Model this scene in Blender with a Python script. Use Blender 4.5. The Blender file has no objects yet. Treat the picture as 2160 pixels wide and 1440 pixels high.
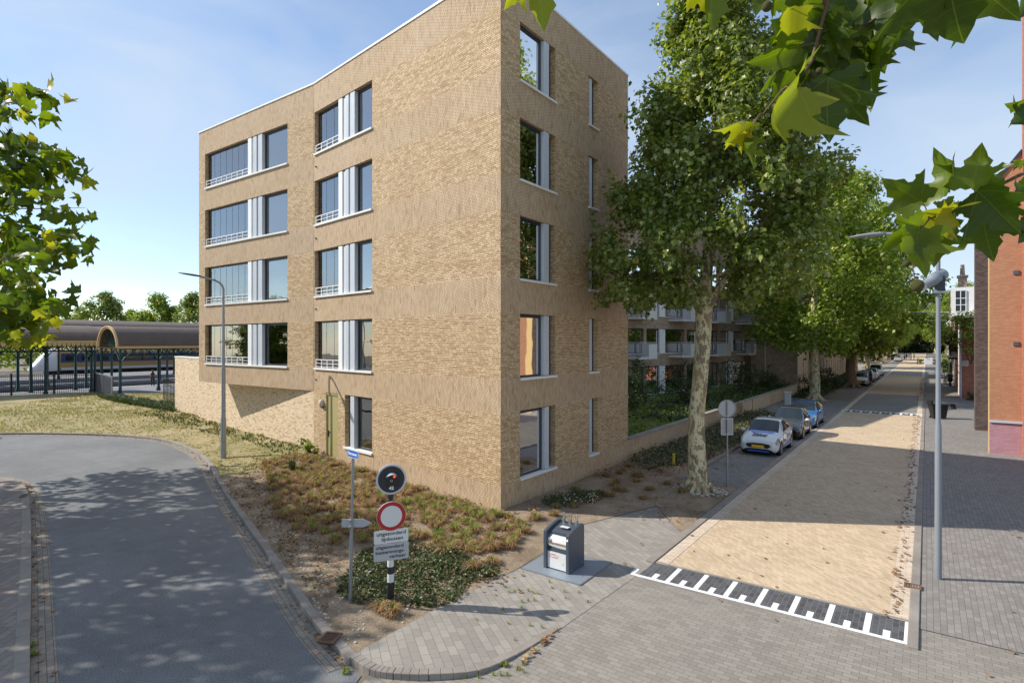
import bpy, bmesh, math, random
import numpy as np
from mathutils import Vector, Matrix
from mathutils.geometry import delaunay_2d_cdt
random.seed(7); R=random.Random(11)
scene=bpy.context.scene; COL=scene.collection
rad=math.radians
# ---------------------------------------------------------------- camera frame
F=1215.0; H=5.1; SN,CS=.5844,.8115
def ray(u,v=720): 
    xc=(u-1080)/F
    return (-SN+CS*xc, CS+SN*xc, -(v-720)/F)
def at(u,D,z=0.0):
    r=ray(u); return Vector((r[0]*D,r[1]*D,z))
def P3(u,v,D):
    r=ray(u,v); return Vector((r[0]*D,r[1]*D,H+r[2]*D))
def G(u,v,z=0.0):
    D=(H-z)*F/(v-720.0); return at(u,D,z)
# ---------------------------------------------------------------- object helpers
def tag(o,label=None,cat=None,group=None,kind=None):
    if label: o['label']=label
    if cat: o['category']=cat
    if group: o['group']=group
    if kind: o['kind']=kind
    return o
def empty(name,loc,label,cat,group=None,rz=0.0):
    o=bpy.data.objects.new(name,None); COL.objects.link(o); o.location=loc; o.rotation_euler=(0,0,rz)
    o.empty_display_size=.2
    return tag(o,label,cat,group)
def kids(o): return [c for c in COL.objects if c.parent==o]
def copy_tree(o,parent=None,table=None):
    if table is None:
        table={}
        for c in COL.objects:
            if c.parent: table.setdefault(c.parent.name,[]).append(c)
    c=o.copy(); COL.objects.link(c)
    if parent: c.parent=parent
    for ch in table.get(o.name,[]): copy_tree(ch,c,table)
    return c
class MB:
    def __init__(s): s.v=[];s.f=[];s.m=[];s.sm=[]
    def add(s,vs,fs,mi=0,smooth=False):
        b=len(s.v); s.v+= [tuple(p) for p in vs]
        for f in fs: s.f.append([b+i for i in f]); s.m.append(mi); s.sm.append(smooth)
    def box(s,x0,x1,y0,y1,z0,z1,mi=0,M=None):
        vs=[(x,y,z) for z in(z0,z1) for y in(y0,y1) for x in(x0,x1)]
        if M is not None: vs=[M@Vector(p) for p in vs]
        s.add(vs,[(0,2,3,1),(4,5,7,6),(0,1,5,4),(2,6,7,3),(0,4,6,2),(1,3,7,5)],mi)
    def bar(s,a,b,w,h=None,mi=0,up=Vector((0,0,1))):
        a=Vector(a);b=Vector(b);d=(b-a); L=d.length; d.normalize(); h=h or w
        if abs(d.dot(up))>.99: up=Vector((0,1,0))
        x=d.cross(up).normalized(); y=x.cross(d)
        M=Matrix((( x.x,d.x,y.x,a.x),(x.y,d.y,y.y,a.y),(x.z,d.z,y.z,a.z),(0,0,0,1)))
        s.box(-w/2,w/2,0,L,-h/2,h/2,mi,M)
    def tube(s,pts,rs,n=10,mi=0,cap=True,smooth=True,wob=0):
        pts=[Vector(p) for p in pts]; 
        if not hasattr(rs,'__len__'): rs=[rs]*len(pts)
        rings=[]; x=None
        for i,p in enumerate(pts):
            d=(pts[min(i+1,len(pts)-1)]-pts[max(i-1,0)]).normalized()
            if x is None:
                x=d.cross(Vector((0,0,1)) if abs(d.z)<.9 else Vector((0,1,0))).normalized()
            x=(x-d*x.dot(d)).normalized(); y=d.cross(x)
            rings.append([p+(x*math.cos(2*math.pi*k/n)+y*math.sin(2*math.pi*k/n))*rs[i]*(1+wob*(R.random()-.5)) for k in range(n)])
        vs=[q for r in rings for q in r]; fs=[]
        for i in range(len(pts)-1):
            for k in range(n):
                a=i*n+k;b=i*n+(k+1)%n; fs.append((a,b,b+n,a+n))
        s.add(vs,fs,mi,smooth)
        if cap: s.add(rings[0],[tuple(range(n))[::-1]],mi); s.add(rings[-1],[tuple(range(n))],mi)
    def cyl(s,a,b,r,n=16,mi=0): s.tube([a,b],[r,r],n,mi)
    def ball(s,c,r,n=10,m=7,mi=0,sc=(1,1,1)):
        vs=[(c[0],c[1],c[2]-r*sc[2])];
        for i in range(1,m):
            t=math.pi*i/m-math.pi/2
            for k in range(n):
                a=2*math.pi*k/n; vs.append((c[0]+r*sc[0]*math.cos(t)*math.cos(a),c[1]+r*sc[1]*math.cos(t)*math.sin(a),c[2]+r*sc[2]*math.sin(t)))
        vs.append((c[0],c[1],c[2]+r*sc[2])); fs=[]
        for k in range(n): fs.append((0,1+(k+1)%n,1+k))
        for i in range(m-2):
            for k in range(n):
                a=1+i*n+k;b=1+i*n+(k+1)%n; fs.append((a,b,b+n,a+n))
        t=len(vs)-1
        for k in range(n): fs.append((t,1+(m-2)*n+k,1+(m-2)*n+(k+1)%n))
        s.add(vs,fs,mi,True)
    def prism(s,poly,z0,z1,mi=0,M=None):
        n=len(poly); vs=[(p[0],p[1],z0) for p in poly]+[(p[0],p[1],z1) for p in poly]
        if M is not None: vs=[M@Vector(p) for p in vs]
        s.add(vs,[tuple(range(n))[::-1],tuple(range(n,2*n))]+[(i,(i+1)%n,(i+1)%n+n,i+n) for i in range(n)],mi)
    def build(s,name,mats,parent=None,uv=True,bevel=0,loc=None):
        if not isinstance(mats,(list,tuple)): mats=[mats]
        me=bpy.data.meshes.new(name); me.from_pydata(s.v,[],s.f)
        for m in mats: me.materials.append(m)
        me.polygons.foreach_set('material_index',s.m); me.polygons.foreach_set('use_smooth',s.sm)
        me.update()
        if uv: autouv(me)
        o=bpy.data.objects.new(name,me); COL.objects.link(o)
        if parent: o.parent=parent
        if loc is not None: o.location=loc
        if bevel:
            b=o.modifiers.new('bevel','BEVEL'); b.width=bevel; b.segments=2; b.limit_method='ANGLE'
        return o
def autouv(me):
    uvl=me.uv_layers.new(name='UVMap'); d=[]
    vs=me.vertices
    for p in me.polygons:
        n=p.normal
        if abs(n.z)<.75:
            t=Vector((-n.y,n.x)); 
            if t.length<1e-6: t=Vector((1,0))
            t.normalize()
            for vi in p.vertices: c=vs[vi].co; d+=[c.x*t.x+c.y*t.y,c.z]
        else:
            for vi in p.vertices: c=vs[vi].co; d+=[c.x,c.y]
    uvl.data.foreach_set('uv',d)
def local(o,pt): return Vector(pt)-Vector(o.location)
# ---------------------------------------------------------------- materials
def hexc(h): 
    h=h.lstrip('#'); c=[int(h[i:i+2],16)/255 for i in(0,2,4)]
    return tuple(((x/12.92) if x<.04045 else ((x+.055)/1.055)**2.4) for x in c)+(1,)
class NT:
    def __init__(s,name):
        s.mat=bpy.data.materials.new(name); s.mat.use_nodes=True; s.t=s.mat.node_tree; s.n=s.t.nodes; s.l=s.t.links
        s.b=s.n['Principled BSDF']; s.out=s.n['Material Output']
    def link(s,a,b): s.l.new(a,b)
    def node(s,t,**k):
        n=s.n.new(t)
        for a,b in k.items(): setattr(n,a,b)
        return n
    def val(s,sock,x):
        if hasattr(x,'is_output'): s.l.new(x,sock)
        else: sock.default_value=x
    def m(s,op,a,b=0.0,c=None,clamp=False):
        n=s.node('ShaderNodeMath',operation=op,use_clamp=clamp); s.val(n.inputs[0],a); s.val(n.inputs[1],b)
        if c is not None: s.val(n.inputs[2],c)
        return n.outputs[0]
    def mix(s,f,a,b,bt='MIX'):
        n=s.node('ShaderNodeMix',data_type='RGBA',blend_type=bt); s.val(n.inputs[0],f); s.val(n.inputs[6],a); s.val(n.inputs[7],b); return n.outputs[2]
    def ramp(s,f,stops,interp='LINEAR'):
        n=s.node('ShaderNodeValToRGB'); s.val(n.inputs[0],f); e=n.color_ramp; e.interpolation=interp
        while len(e.elements)<len(stops): e.elements.new(.5)
        for i,(p,c) in enumerate(stops): e.elements[i].position=p; e.elements[i].color=c
        return n.outputs[0]
    def noise(s,scale,detail=4,rough=.55,vec=None,coord='Object',out=0,dist=0):
        if vec is None: vec=s.coord(coord)
        n=s.node('ShaderNodeTexNoise'); n.inputs['Scale'].default_value=scale; n.inputs['Detail'].default_value=detail
        n.inputs['Roughness'].default_value=rough; n.inputs['Distortion'].default_value=dist
        s.l.new(vec,n.inputs['Vector']); return n.outputs[out]
    def coord(s,w='Object'):
        if not hasattr(s,'tc'): s.tc=s.node('ShaderNodeTexCoord')
        return s.tc.outputs[w]
    def bump(s,h,strength=.3,dist=.01):
        n=s.node('ShaderNodeBump'); n.inputs['Strength'].default_value=strength; n.inputs['Distance'].default_value=dist
        s.l.new(h,n.inputs['Height']); s.l.new(n.outputs[0],s.b.inputs['Normal']); return n
    def base(s,c): s.val(s.b.inputs['Base Color'],c)
    def rough(s,c): s.val(s.b.inputs['Roughness'],c)
def g(v): return (v,v,v,1)
def lin(r,gg,b): return (r,gg,b,1)
def simple(name,col,rough=.6,metal=0,var=.12,scale=3,bump=0,spec=.5,coat=0):
    t=NT(name); n=t.noise(scale,5,.6)
    f=t.m('MULTIPLY_ADD',n,var*2,1-var)
    t.base(t.mix(1.0,col,t.ramp(f,[(0,g(0)),(1,g(1))]) if False else f,'MULTIPLY'))
    t.rough(t.m('MULTIPLY_ADD',n,.2,rough-.1)); t.b.inputs['Metallic'].default_value=metal
    t.b.inputs['Specular IOR Level'].default_value=spec
    if coat: t.b.inputs['Coat Weight'].default_value=coat; t.b.inputs['Coat Roughness'].default_value=.04
    if bump: t.bump(t.noise(scale*8,4),bump,.01)
    return t.mat
def brick(name,w,h,mo,stops,mortar,swap=False,rot=0,off=.5,bump=.4,rough=.85,grime=.2,gscale=.6,grain=60,gstr=.12,blot=None,joint=1.0,depth=.004,deep=0):
    t=NT(name); sep=t.node('ShaderNodeSeparateXYZ'); uv=t.coord('UV')
    if rot:
        mp=t.node('ShaderNodeMapping'); mp.inputs['Rotation'].default_value=(0,0,rot); t.link(uv,mp.inputs[0]); uv=mp.outputs[0]
    t.link(uv,sep.inputs[0]); U,V=sep.outputs[0],sep.outputs[1]
    if swap: U,V=V,U
    vr=t.m('DIVIDE',V,h); row=t.m('FLOOR',vr)
    if off=='rand':
        wn=t.node('ShaderNodeTexWhiteNoise',noise_dimensions='1D'); t.link(row,wn.inputs['W']); o=wn.outputs[0]
    elif off=='alt3': o=t.m('FRACT',t.m('MULTIPLY',row,.3333))
    else: o=t.m('FRACT',t.m('MULTIPLY',row,off))
    ur=t.m('ADD',t.m('DIVIDE',U,w),o); col=t.m('FLOOR',ur)
    fu=t.m('FRACT',ur); fv=t.m('FRACT',vr)
    mu=t.m('MINIMUM',fu,t.m('SUBTRACT',1,fu)); mv=t.m('MINIMUM',fv,t.m('SUBTRACT',1,fv))
    e=t.m('MINIMUM',t.m('MULTIPLY',mu,w),t.m('MULTIPLY',mv,h))
    face=t.m('MULTIPLY',t.m('SUBTRACT',e,mo*.35),1/(mo*.35),clamp=True)
    idv=t.node('ShaderNodeCombineXYZ'); t.link(col,idv.inputs[0]); t.link(row,idv.inputs[1])
    wn=t.node('ShaderNodeTexWhiteNoise',noise_dimensions='2D'); t.link(idv.outputs[0],wn.inputs['Vector'])
    rnd=wn.outputs[0]
    c=t.ramp(rnd,stops)
    gr=t.noise(gscale,5,.6); c=t.mix(1.0,c,t.m('MULTIPLY_ADD',gr,grime*2,1-grime),'MULTIPLY')
    fine=t.noise(grain,3,.7); c=t.mix(1.0,c,t.m('MULTIPLY_ADD',fine,gstr*2,1-gstr),'MULTIPLY')
    if blot:
        bl=t.noise(blot[1],4,.6); c=t.mix(t.m('MULTIPLY',t.m('SUBTRACT',bl,.5,clamp=True),blot[2],clamp=True),c,blot[0])
    t.base(t.mix(face,mortar,c)); t.rough(rough)
    hgt=t.m('ADD',t.m('MULTIPLY',face,joint),t.m('MULTIPLY',fine,.35))
    if deep: hgt=t.m('ADD',hgt,t.m('MULTIPLY',t.m('GREATER_THAN',t.node_rnd2(wn) if False else wn.outputs[0],1-deep),1.5))
    t.bump(hgt,bump,depth); return t.mat
def leafmat(name,a,b,c=None,trans=.35,rough=.45,spec=.5,veins=False,yellow=None):
    t=NT(name); at_=t.node('ShaderNodeAttribute',attribute_name='tint'); f=at_.outputs['Fac']
    st=[(0,a),(.8,b)]+([(1,c)] if c else [])
    colr=t.ramp(f,st)
    n=t.noise(1.3,3); colr=t.mix(1.0,colr,t.m('MULTIPLY_ADD',n,.5,.75),'MULTIPLY')
    if veins:
        sp=t.node('ShaderNodeSeparateXYZ'); t.link(t.coord('UV'),sp.inputs[0]); ax=t.m('ABSOLUTE',sp.outputs[0]); y=sp.outputs[1]
        d1=ax; d2=t.m('ABSOLUTE',t.m('SUBTRACT',ax,t.m('MULTIPLY',t.m('SUBTRACT',y,.02),1.45)))
        d3=t.m('ABSOLUTE',t.m('SUBTRACT',t.m('MULTIPLY',ax,.9),t.m('SUBTRACT',t.m('FRACT',t.m('MULTIPLY',y,7)),.2)))
        d=t.m('MINIMUM',d1,t.m('MULTIPLY',d2,.7)); vm=t.m('LESS_THAN',d,.006)
        dd=t.m('LESS_THAN',t.m('MULTIPLY',d3,.12),.004)
        vn=t.m('MAXIMUM',vm,t.m('MULTIPLY',dd,.3))
        colr=t.mix(t.m('MULTIPLY',vn,.38),colr,lin(.28,.36,.06))
        t.bump(t.m('ADD',t.m('MULTIPLY',vn,-1),t.noise(40,3)),.25,.002)
        br=t.m('MULTIPLY',t.m('SUBTRACT',t.noise(9,4,.7),.63,clamp=True),5,clamp=True)
        colr=t.mix(br,colr,lin(.16,.10,.03))
    t.base(colr); t.rough(rough); t.b.inputs['Specular IOR Level'].default_value=spec
    tr=t.node('ShaderNodeBsdfTranslucent'); mx=t.node('ShaderNodeMixShader'); mx.inputs[0].default_value=trans
    cc=t.mix(1.0,colr,lin(1.25,1.3,.45),'MULTIPLY'); t.link(cc,tr.inputs[0])
    t.link(t.b.outputs[0],mx.inputs[1]); t.link(tr.outputs[0],mx.inputs[2]); t.link(mx.outputs[0],t.out.inputs[0]); return t.mat
def glass(name,tint,refl=.55,trans=.75,rough=.02):
    """window glass: a clear tinted sheet with mirror reflections"""
    t=NT(name); fr=t.node('ShaderNodeLayerWeight'); fr.inputs[0].default_value=.5
    gl=t.node('ShaderNodeBsdfGlossy'); gl.inputs['Roughness'].default_value=rough; gl.inputs[0].default_value=g(.95)
    nz=t.noise(.8,2); bp=t.node('ShaderNodeBump'); bp.inputs['Strength'].default_value=.02; bp.inputs['Distance'].default_value=.2
    t.link(nz,bp.inputs['Height']); t.link(bp.outputs[0],gl.inputs['Normal'])
    tp=t.node('ShaderNodeBsdfTransparent'); tp.inputs[0].default_value=tint
    mx=t.node('ShaderNodeMixShader'); f=t.m('MULTIPLY_ADD',fr.outputs['Fresnel'],1.0-refl*.5,refl*.5,clamp=True)
    t.link(f,mx.inputs[0]); t.link(tp.outputs[0],mx.inputs[1]); t.link(gl.outputs[0],mx.inputs[2]); t.link(mx.outputs[0],t.out.inputs[0]); return t.mat
M={}
def mats():
    B=brick
    M['brickh']=B('brick_running',.19,.055,.013,[(0,lin(.40,.26,.13)),(.06,lin(.46,.30,.155)),(.3,lin(.55,.38,.205)),(.6,lin(.61,.43,.245)),(.9,lin(.70,.53,.33)),(1,lin(.50,.34,.18))],lin(.19,.125,.075),off='rand',grime=.13,bump=.6,depth=.007)
    M['brickv']=B('brick_soldier',.20,.055,.013,[(0,lin(.38,.25,.14)),(.05,lin(.50,.345,.20)),(.4,lin(.57,.405,.245)),(.95,lin(.64,.475,.30)),(1,lin(.52,.37,.23))],lin(.22,.15,.10),swap=True,off=.4,grime=.15,bump=.7,depth=.009,blot=(lin(.56,.45,.36),.3,1.2))
    M['brickp']=B('brick_pale',.215,.062,.012,[(0,lin(.42,.29,.17)),(.12,lin(.60,.45,.29)),(.8,lin(.74,.60,.42)),(.93,lin(.64,.50,.32)),(1,lin(.34,.22,.11))],lin(.38,.28,.18),off='rand',grime=.12)
    M['brickg']=B('brick_dark_brown',.215,.066,.012,[(0,lin(.27,.18,.13)),(.5,lin(.40,.285,.21)),(1,lin(.48,.36,.27))],lin(.20,.155,.12),off='rand')
    M['brickk']=B('brick_purple_shaded',.215,.066,.012,[(0,lin(.06,.035,.035)),(.5,lin(.10,.065,.055)),(1,lin(.15,.10,.08))],lin(.13,.11,.10),off='rand')  # purple-brown brick, coloured darker to carry the shade on the house front
    M['bricko']=B('brick_orange_painted',.21,.065,.006,[(0,lin(.43,.20,.11)),(.5,lin(.47,.225,.125)),(1,lin(.51,.25,.14))],lin(.34,.15,.085),off='rand',grime=.16,bump=.5,depth=.006,gstr=.08)
    M['brickr']=B('brick_red',.21,.065,.008,[(0,lin(.34,.115,.075)),(.5,lin(.42,.15,.095)),(1,lin(.48,.20,.13))],lin(.34,.15,.10),off='rand')
    M['brickpink']=B('brick_pink_painted',.21,.065,.006,[(0,lin(.40,.21,.24)),(1,lin(.48,.26,.29))],lin(.30,.15,.17),off='rand')
    M['pave']=B('paver_grey',.21,.105,.006,[(0,lin(.225,.20,.17)),(.5,lin(.255,.23,.195)),(1,lin(.285,.258,.22))],lin(.11,.10,.085),grime=.22,gscale=.35,grain=45,gstr=.2,bump=.45,blot=(lin(.34,.30,.24),.8,1.0))
    M['pavel']=B('paver_light',.30,.15,.007,[(0,lin(.25,.225,.195)),(.5,lin(.285,.26,.225)),(1,lin(.325,.295,.255))],lin(.15,.13,.10),rot=rad(35),grime=.25,gscale=.5,grain=45,gstr=.2,bump=.45)
    M['paved']=B('paver_dark',.205,.10,.007,[(0,lin(.205,.185,.165)),(.5,lin(.235,.212,.19)),(1,lin(.27,.245,.22))],lin(.11,.10,.09),rot=rad(90),grime=.2,gscale=.5,grain=45,gstr=.18,bump=.4)
    M['beige']=B('paver_beige',.205,.07,.006,[(0,lin(.49,.36,.23)),(.5,lin(.565,.43,.285)),(1,lin(.63,.49,.33))],lin(.30,.215,.145),rot=rad(45),grime=.2,gscale=.6,grain=40,gstr=.1,bump=.35)
    M['gutterb']=B('gutter_beige',.205,.09,.006,[(0,lin(.55,.44,.33)),(1,lin(.66,.54,.42))],lin(.25,.19,.13),rot=rad(90),grime=.2)
    M['gutterg']=B('gutter_brick',.20,.10,.010,[(0,lin(.20,.175,.145)),(.7,lin(.27,.24,.20)),(1,lin(.31,.235,.18))],lin(.10,.085,.06),grime=.25,off=.5)
    M['pred']=B('paver_redbrown',.30,.15,.008,[(0,lin(.20,.165,.145)),(.5,lin(.235,.195,.172)),(.95,lin(.27,.23,.20)),(1,lin(.38,.34,.31))],lin(.10,.08,.07),rot=rad(45),grime=.22,gscale=.6,gstr=.16)
    M['bluestone']=B('ramp_dark_stone',.2,.1,.008,[(0,lin(.055,.055,.06)),(1,lin(.10,.10,.105))],lin(.17,.16,.145),rot=rad(90),grime=.15)
    t=NT('asphalt'); n1=t.noise(38,5,.85); n2=t.noise(.35,5,.6); n3=t.noise(200,2,.5)
    c=t.ramp(n1,[(.28,lin(.06,.062,.065)),(.5,lin(.155,.157,.158)),(.70,lin(.30,.30,.295))]); c=t.mix(1,c,t.m('MULTIPLY_ADD',n2,.9,.55),'MULTIPLY')
    n4=t.noise(2.2,6,.7); c=t.mix(1,c,t.m('MULTIPLY_ADD',n4,.6,.7),'MULTIPLY')
    vo=t.node('ShaderNodeTexVoronoi',feature='DISTANCE_TO_EDGE'); vo.inputs['Scale'].default_value=.22; t.link(t.noise(.7,4,.6,out=1),vo.inputs['Vector']) if False else None
    wp=t.node('ShaderNodeMix',data_type='RGBA'); wp.inputs[0].default_value=.12; t.link(t.coord('Object'),wp.inputs[6]); t.link(t.noise(1.3,5,.6,out=1),wp.inputs[7]); t.link(wp.outputs[2],vo.inputs['Vector'])
    pass
    st_=t.ramp(t.noise(3.1,3,.5),[(.68,g(0)),(.72,g(.35))]); c=t.mix(st_,c,lin(.07,.068,.066))
    t.base(c); t.rough(.85); t.bump(t.m('ADD',n1,n3),.5,.006); M['asphalt']=t.mat
    t=NT('sandy_soil'); n1=t.noise(1.1,6,.65); n2=t.noise(14,6,.7); n3=t.noise(90,3,.6)
    c=t.ramp(n1,[(.3,lin(.27,.19,.12)),(.5,lin(.40,.30,.20)),(.7,lin(.50,.39,.27))]); c=t.mix(1,c,t.m('MULTIPLY_ADD',n2,.9,.5),'MULTIPLY'); c=t.mix(1,c,t.m('MULTIPLY_ADD',n3,.5,.75),'MULTIPLY')
    t.base(c); t.rough(.95); t.bump(t.m('ADD',t.m('MULTIPLY',n2,2),n3),.9,.04); M['soil']=t.mat
    t=NT('dark_soil'); n1=t.noise(1.5,6,.65); n2=t.noise(25,5,.7)
    c=t.ramp(n1,[(.3,lin(.10,.075,.045)),(.55,lin(.17,.125,.075)),(.7,lin(.22,.15,.09))]); c=t.mix(1,c,t.m('MULTIPLY_ADD',n2,.9,.5),'MULTIPLY'); t.base(c); t.rough(.95); t.bump(n2,.9,.04); M['dsoil']=t.mat
    t=NT('dry_grass_ground'); n1=t.noise(.45,6,.7); n2=t.noise(9,6,.75); n3=t.noise(70,4,.7)
    c=t.ramp(n1,[(.28,lin(.16,.19,.05)),(.42,lin(.33,.29,.12)),(.58,lin(.47,.38,.20)),(.75,lin(.52,.36,.20))]); c=t.mix(1,c,t.m('MULTIPLY_ADD',n2,.9,.5),'MULTIPLY'); c=t.mix(1,c,t.m('MULTIPLY_ADD',n3,.8,.6),'MULTIPLY')
    t.base(c); t.rough(.95); t.bump(t.m('ADD',n2,n3),.9,.05); M['dryground']=t.mat
    t=NT('lawn_ground'); n1=t.noise(.6,6,.7); n3=t.noise(60,4,.7)
    c=t.ramp(n1,[(.3,lin(.08,.15,.025)),(.5,lin(.13,.20,.04)),(.68,lin(.24,.22,.09))]); c=t.mix(1,c,t.m('MULTIPLY_ADD',n3,.9,.5),'MULTIPLY'); t.base(c); t.rough(.95); t.bump(n3,.9,.05); M['lawn']=t.mat
    t=NT('kerb_concrete'); n1=t.noise(1.2,5,.6); n2=t.noise(70,3,.7); 
    c=t.ramp(n1,[(.3,lin(.21,.18,.155)),(.7,lin(.32,.285,.245))]); c=t.mix(1,c,t.m('MULTIPLY_ADD',n2,.5,.75),'MULTIPLY')
    t.base(c); t.rough(.9); t.bump(n2,.4,.004); M['kerb']=t.mat
    M['ground']=simple('far_ground',lin(.20,.165,.12),.95,var=.3,scale=.5)
    M['white']=simple('white_coated_metal',lin(.80,.80,.79),.35,var=.04)
    M['wsill']=simple('white_concrete_sill',lin(.72,.70,.66),.7,var=.1,scale=6,bump=.2)
    M['whitepanel']=simple('white_panel',lin(.72,.72,.70),.5,var=.06)
    M['offwhite']=simple('interior_plaster',lin(.76,.78,.76),.8,var=.05)
    M['anth']=simple('anthracite_frame',lin(.028,.035,.048),.4,var=.2)
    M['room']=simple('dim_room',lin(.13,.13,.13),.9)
    M['greypanel']=simple('grey_side_panel',lin(.50,.53,.57),.4,var=.05)
    M['glass_sky']=glass('window_glass',lin(.76,.83,.86),.52)
    M['glass_log']=glass('balcony_glass',lin(.82,.93,.92),.36)
    M['glass_low']=glass('clear_glass',lin(.82,.90,.88),.22)
    M['glass_far']=glass('far_glass',lin(.4,.45,.45),.6)
    M['door']=simple('olive_metal_door',lin(.36,.31,.13),.5,var=.1,scale=1.2)
    M['galv']=simple('galvanised_steel',lin(.30,.32,.34),.42,metal=.6,var=.15,scale=9)
    M['lampgrey']=simple('painted_grey_steel',lin(.20,.22,.245),.45,metal=.0,var=.08,scale=6)
    M['dark']=simple('dark_metal',lin(.018,.02,.024),.4,var=.2)
    M['black']=simple('black_rubber',lin(.014,.014,.015),.6,var=.2)
    M['bin']=simple('slate_metal',lin(.060,.075,.095),.38,var=.12,scale=5)
    t=NT('brushed_steel'); n=t.noise(8,4); t.base(lin(.62,.62,.60)); t.b.inputs['Metallic'].default_value=.95; t.rough(t.m('MULTIPLY_ADD',n,.15,.22)); M['steel']=t.mat
    t=NT('checker_plate'); 
    sp=t.node('ShaderNodeSeparateXYZ'); t.link(t.coord('UV'),sp.inputs[0])
    a=t.m('SINE',t.m('MULTIPLY',t.m('ADD',sp.outputs[0],sp.outputs[1]),95)); b=t.m('SINE',t.m('MULTIPLY',t.m('SUBTRACT',sp.outputs[0],sp.outputs[1]),95)); hh=t.m('GREATER_THAN',t.m('MULTIPLY',a,b),.35)
    t.base(t.mix(hh,lin(.27,.32,.37),lin(.44,.49,.54))); t.b.inputs['Metallic'].default_value=.35; t.rough(.45); t.bump(hh,.6,.006); M['plate']=t.mat
    M['signwhite']=simple('sign_white',lin(.66,.66,.65),.4,var=.05)
    M['signgrey']=simple('sign_grey',lin(.42,.43,.45),.45,var=.05)
    M['signred']=simple('sign_red',lin(.42,.012,.02),.4,var=.05)
    M['signblue']=simple('sign_blue',lin(.01,.12,.50),.35,var=.05)
    M['letterw']=simple('letter_white',lin(.8,.8,.8),.5,var=0)
    M['letterk']=simple('letter_black',lin(.02,.02,.022),.5,var=0)
    M['orange']=simple('orange_strip',lin(.85,.35,.02),.5,var=0)
    M['pinktext']=simple('pink_letter',lin(.62,.30,.30),.5,var=0)
    M['greytext']=simple('grey_letter',lin(.38,.38,.38),.5,var=0)
    M['paintw']=simple('road_paint_white',lin(.78,.78,.77),.7,var=.1,scale=14,bump=.2)
    M['rust']=simple('rusty_iron',lin(.16,.085,.05),.8,var=.3,scale=20,bump=.4)
    t=NT('plane_bark'); cc=t.node('ShaderNodeMapping'); cc.inputs['Scale'].default_value=(1,1,.55); t.link(t.coord('Object'),cc.inputs[0])
    n1=t.noise(3.9,3,.55,vec=cc.outputs[0],dist=.25); n2=t.noise(10,4,.6,vec=cc.outputs[0]); n3=t.noise(60,3)
    n4=t.noise(1.6,2,.5,vec=cc.outputs[0])
    c=t.ramp(n1,[(.0,lin(.16,.12,.08)),(.43,lin(.21,.16,.105)),(.45,lin(.50,.45,.26)),(.58,lin(.58,.53,.34)),(.60,lin(.31,.225,.14)),(1,lin(.34,.25,.15))],'LINEAR')
    c=t.mix(t.ramp(n2,[(.57,g(0)),(.59,g(.8))]),c,lin(.17,.135,.10)); c=t.mix(t.ramp(n4,[(.5,g(0)),(.6,g(.45))]),c,lin(.36,.25,.13)); c=t.mix(1,c,t.m('MULTIPLY_ADD',n3,.4,.8),'MULTIPLY')
    t.base(c); t.rough(.85); t.bump(t.m('ADD',n1,t.m('MULTIPLY',n3,.4)),.6,.03); M['bark']=t.mat
    M['barkfar']=simple('grey_brown_bark',lin(.22,.17,.11),.9,var=.35,scale=6,bump=.5)
    M['twig']=simple('twig_bark',lin(.14,.085,.045),.8,var=.2,scale=30)
    M['leafA']=leafmat('plane_leaf',lin(.10,.145,.024),lin(.24,.30,.06),lin(.54,.52,.24),.45,rough=.38,spec=.7)
    M['leafB']=leafmat('bright_plane_leaf',lin(.12,.175,.02),lin(.27,.35,.045),lin(.50,.50,.13),.46,rough=.42)
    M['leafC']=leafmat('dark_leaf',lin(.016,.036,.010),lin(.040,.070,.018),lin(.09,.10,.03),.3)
    M['leafbig']=leafmat('near_plane_leaf',lin(.045,.085,.008),lin(.15,.21,.012),lin(.40,.36,.025),.58,rough=.36,veins=True)
    M['ivy']=leafmat('ground_cover_leaf',lin(.018,.042,.008),lin(.065,.105,.018),lin(.16,.15,.05),.22)
    M['straw']=leafmat('dry_blade',lin(.22,.11,.055),lin(.52,.32,.18),lin(.40,.29,.12),.25,rough=.7)
    M['gblade']=leafmat('green_blade',lin(.12,.19,.03),lin(.28,.34,.06),lin(.46,.42,.14),.3,rough=.6)
    M['grassb']=leafmat('short_grass_blade',lin(.24,.24,.08),lin(.44,.37,.17),lin(.55,.45,.26),.25,rough=.7)
    M['fallen']=leafmat('fallen_leaf',lin(.15,.08,.035),lin(.33,.175,.075),lin(.44,.31,.15),.1,rough=.7)
    M['flower']=simple('white_petals',lin(.75,.75,.70),.6,var=.05)
    M['teal']=simple('teal_painted_iron',lin(.005,.045,.045),.4,var=.2)
    M['yellowtrim']=simple('cream_yellow_paint',lin(.58,.40,.18),.6,var=.08)
    M['bitumen']=simple('brown_bitumen_roof',lin(.125,.095,.08),.85,var=.3,scale=1.2,bump=.3)
    M['platform']=simple('platform_paving',lin(.22,.22,.23),.9,var=.2,scale=.8)
    M['pedge']=simple('platform_edge',lin(.60,.60,.58),.8,var=.1)
    M['ballast']=simple('track_ballast',lin(.075,.06,.055),.95,var=.4,scale=6)
    M['tyellow']=simple('train_yellow',lin(.42,.26,.08),.3,coat=.5,var=.05)
    M['tblue']=simple('train_blue',lin(.012,.05,.17),.3,coat=.5,var=.05)
    M['twhite']=simple('train_white',lin(.72,.73,.74),.3,coat=.5,var=.05)
    M['cwhite']=simple('car_white',lin(.70,.70,.70),.25,coat=1,var=.02)
    M['cblack']=simple('car_black',lin(.012,.012,.014),.25,coat=1,var=.02)
    M['cblue']=simple('car_blue',lin(.008,.13,.36),.25,coat=1,var=.03)
    M['clblue']=simple('car_light_blue',lin(.12,.24,.38),.25,coat=1,var=.03)
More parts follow.
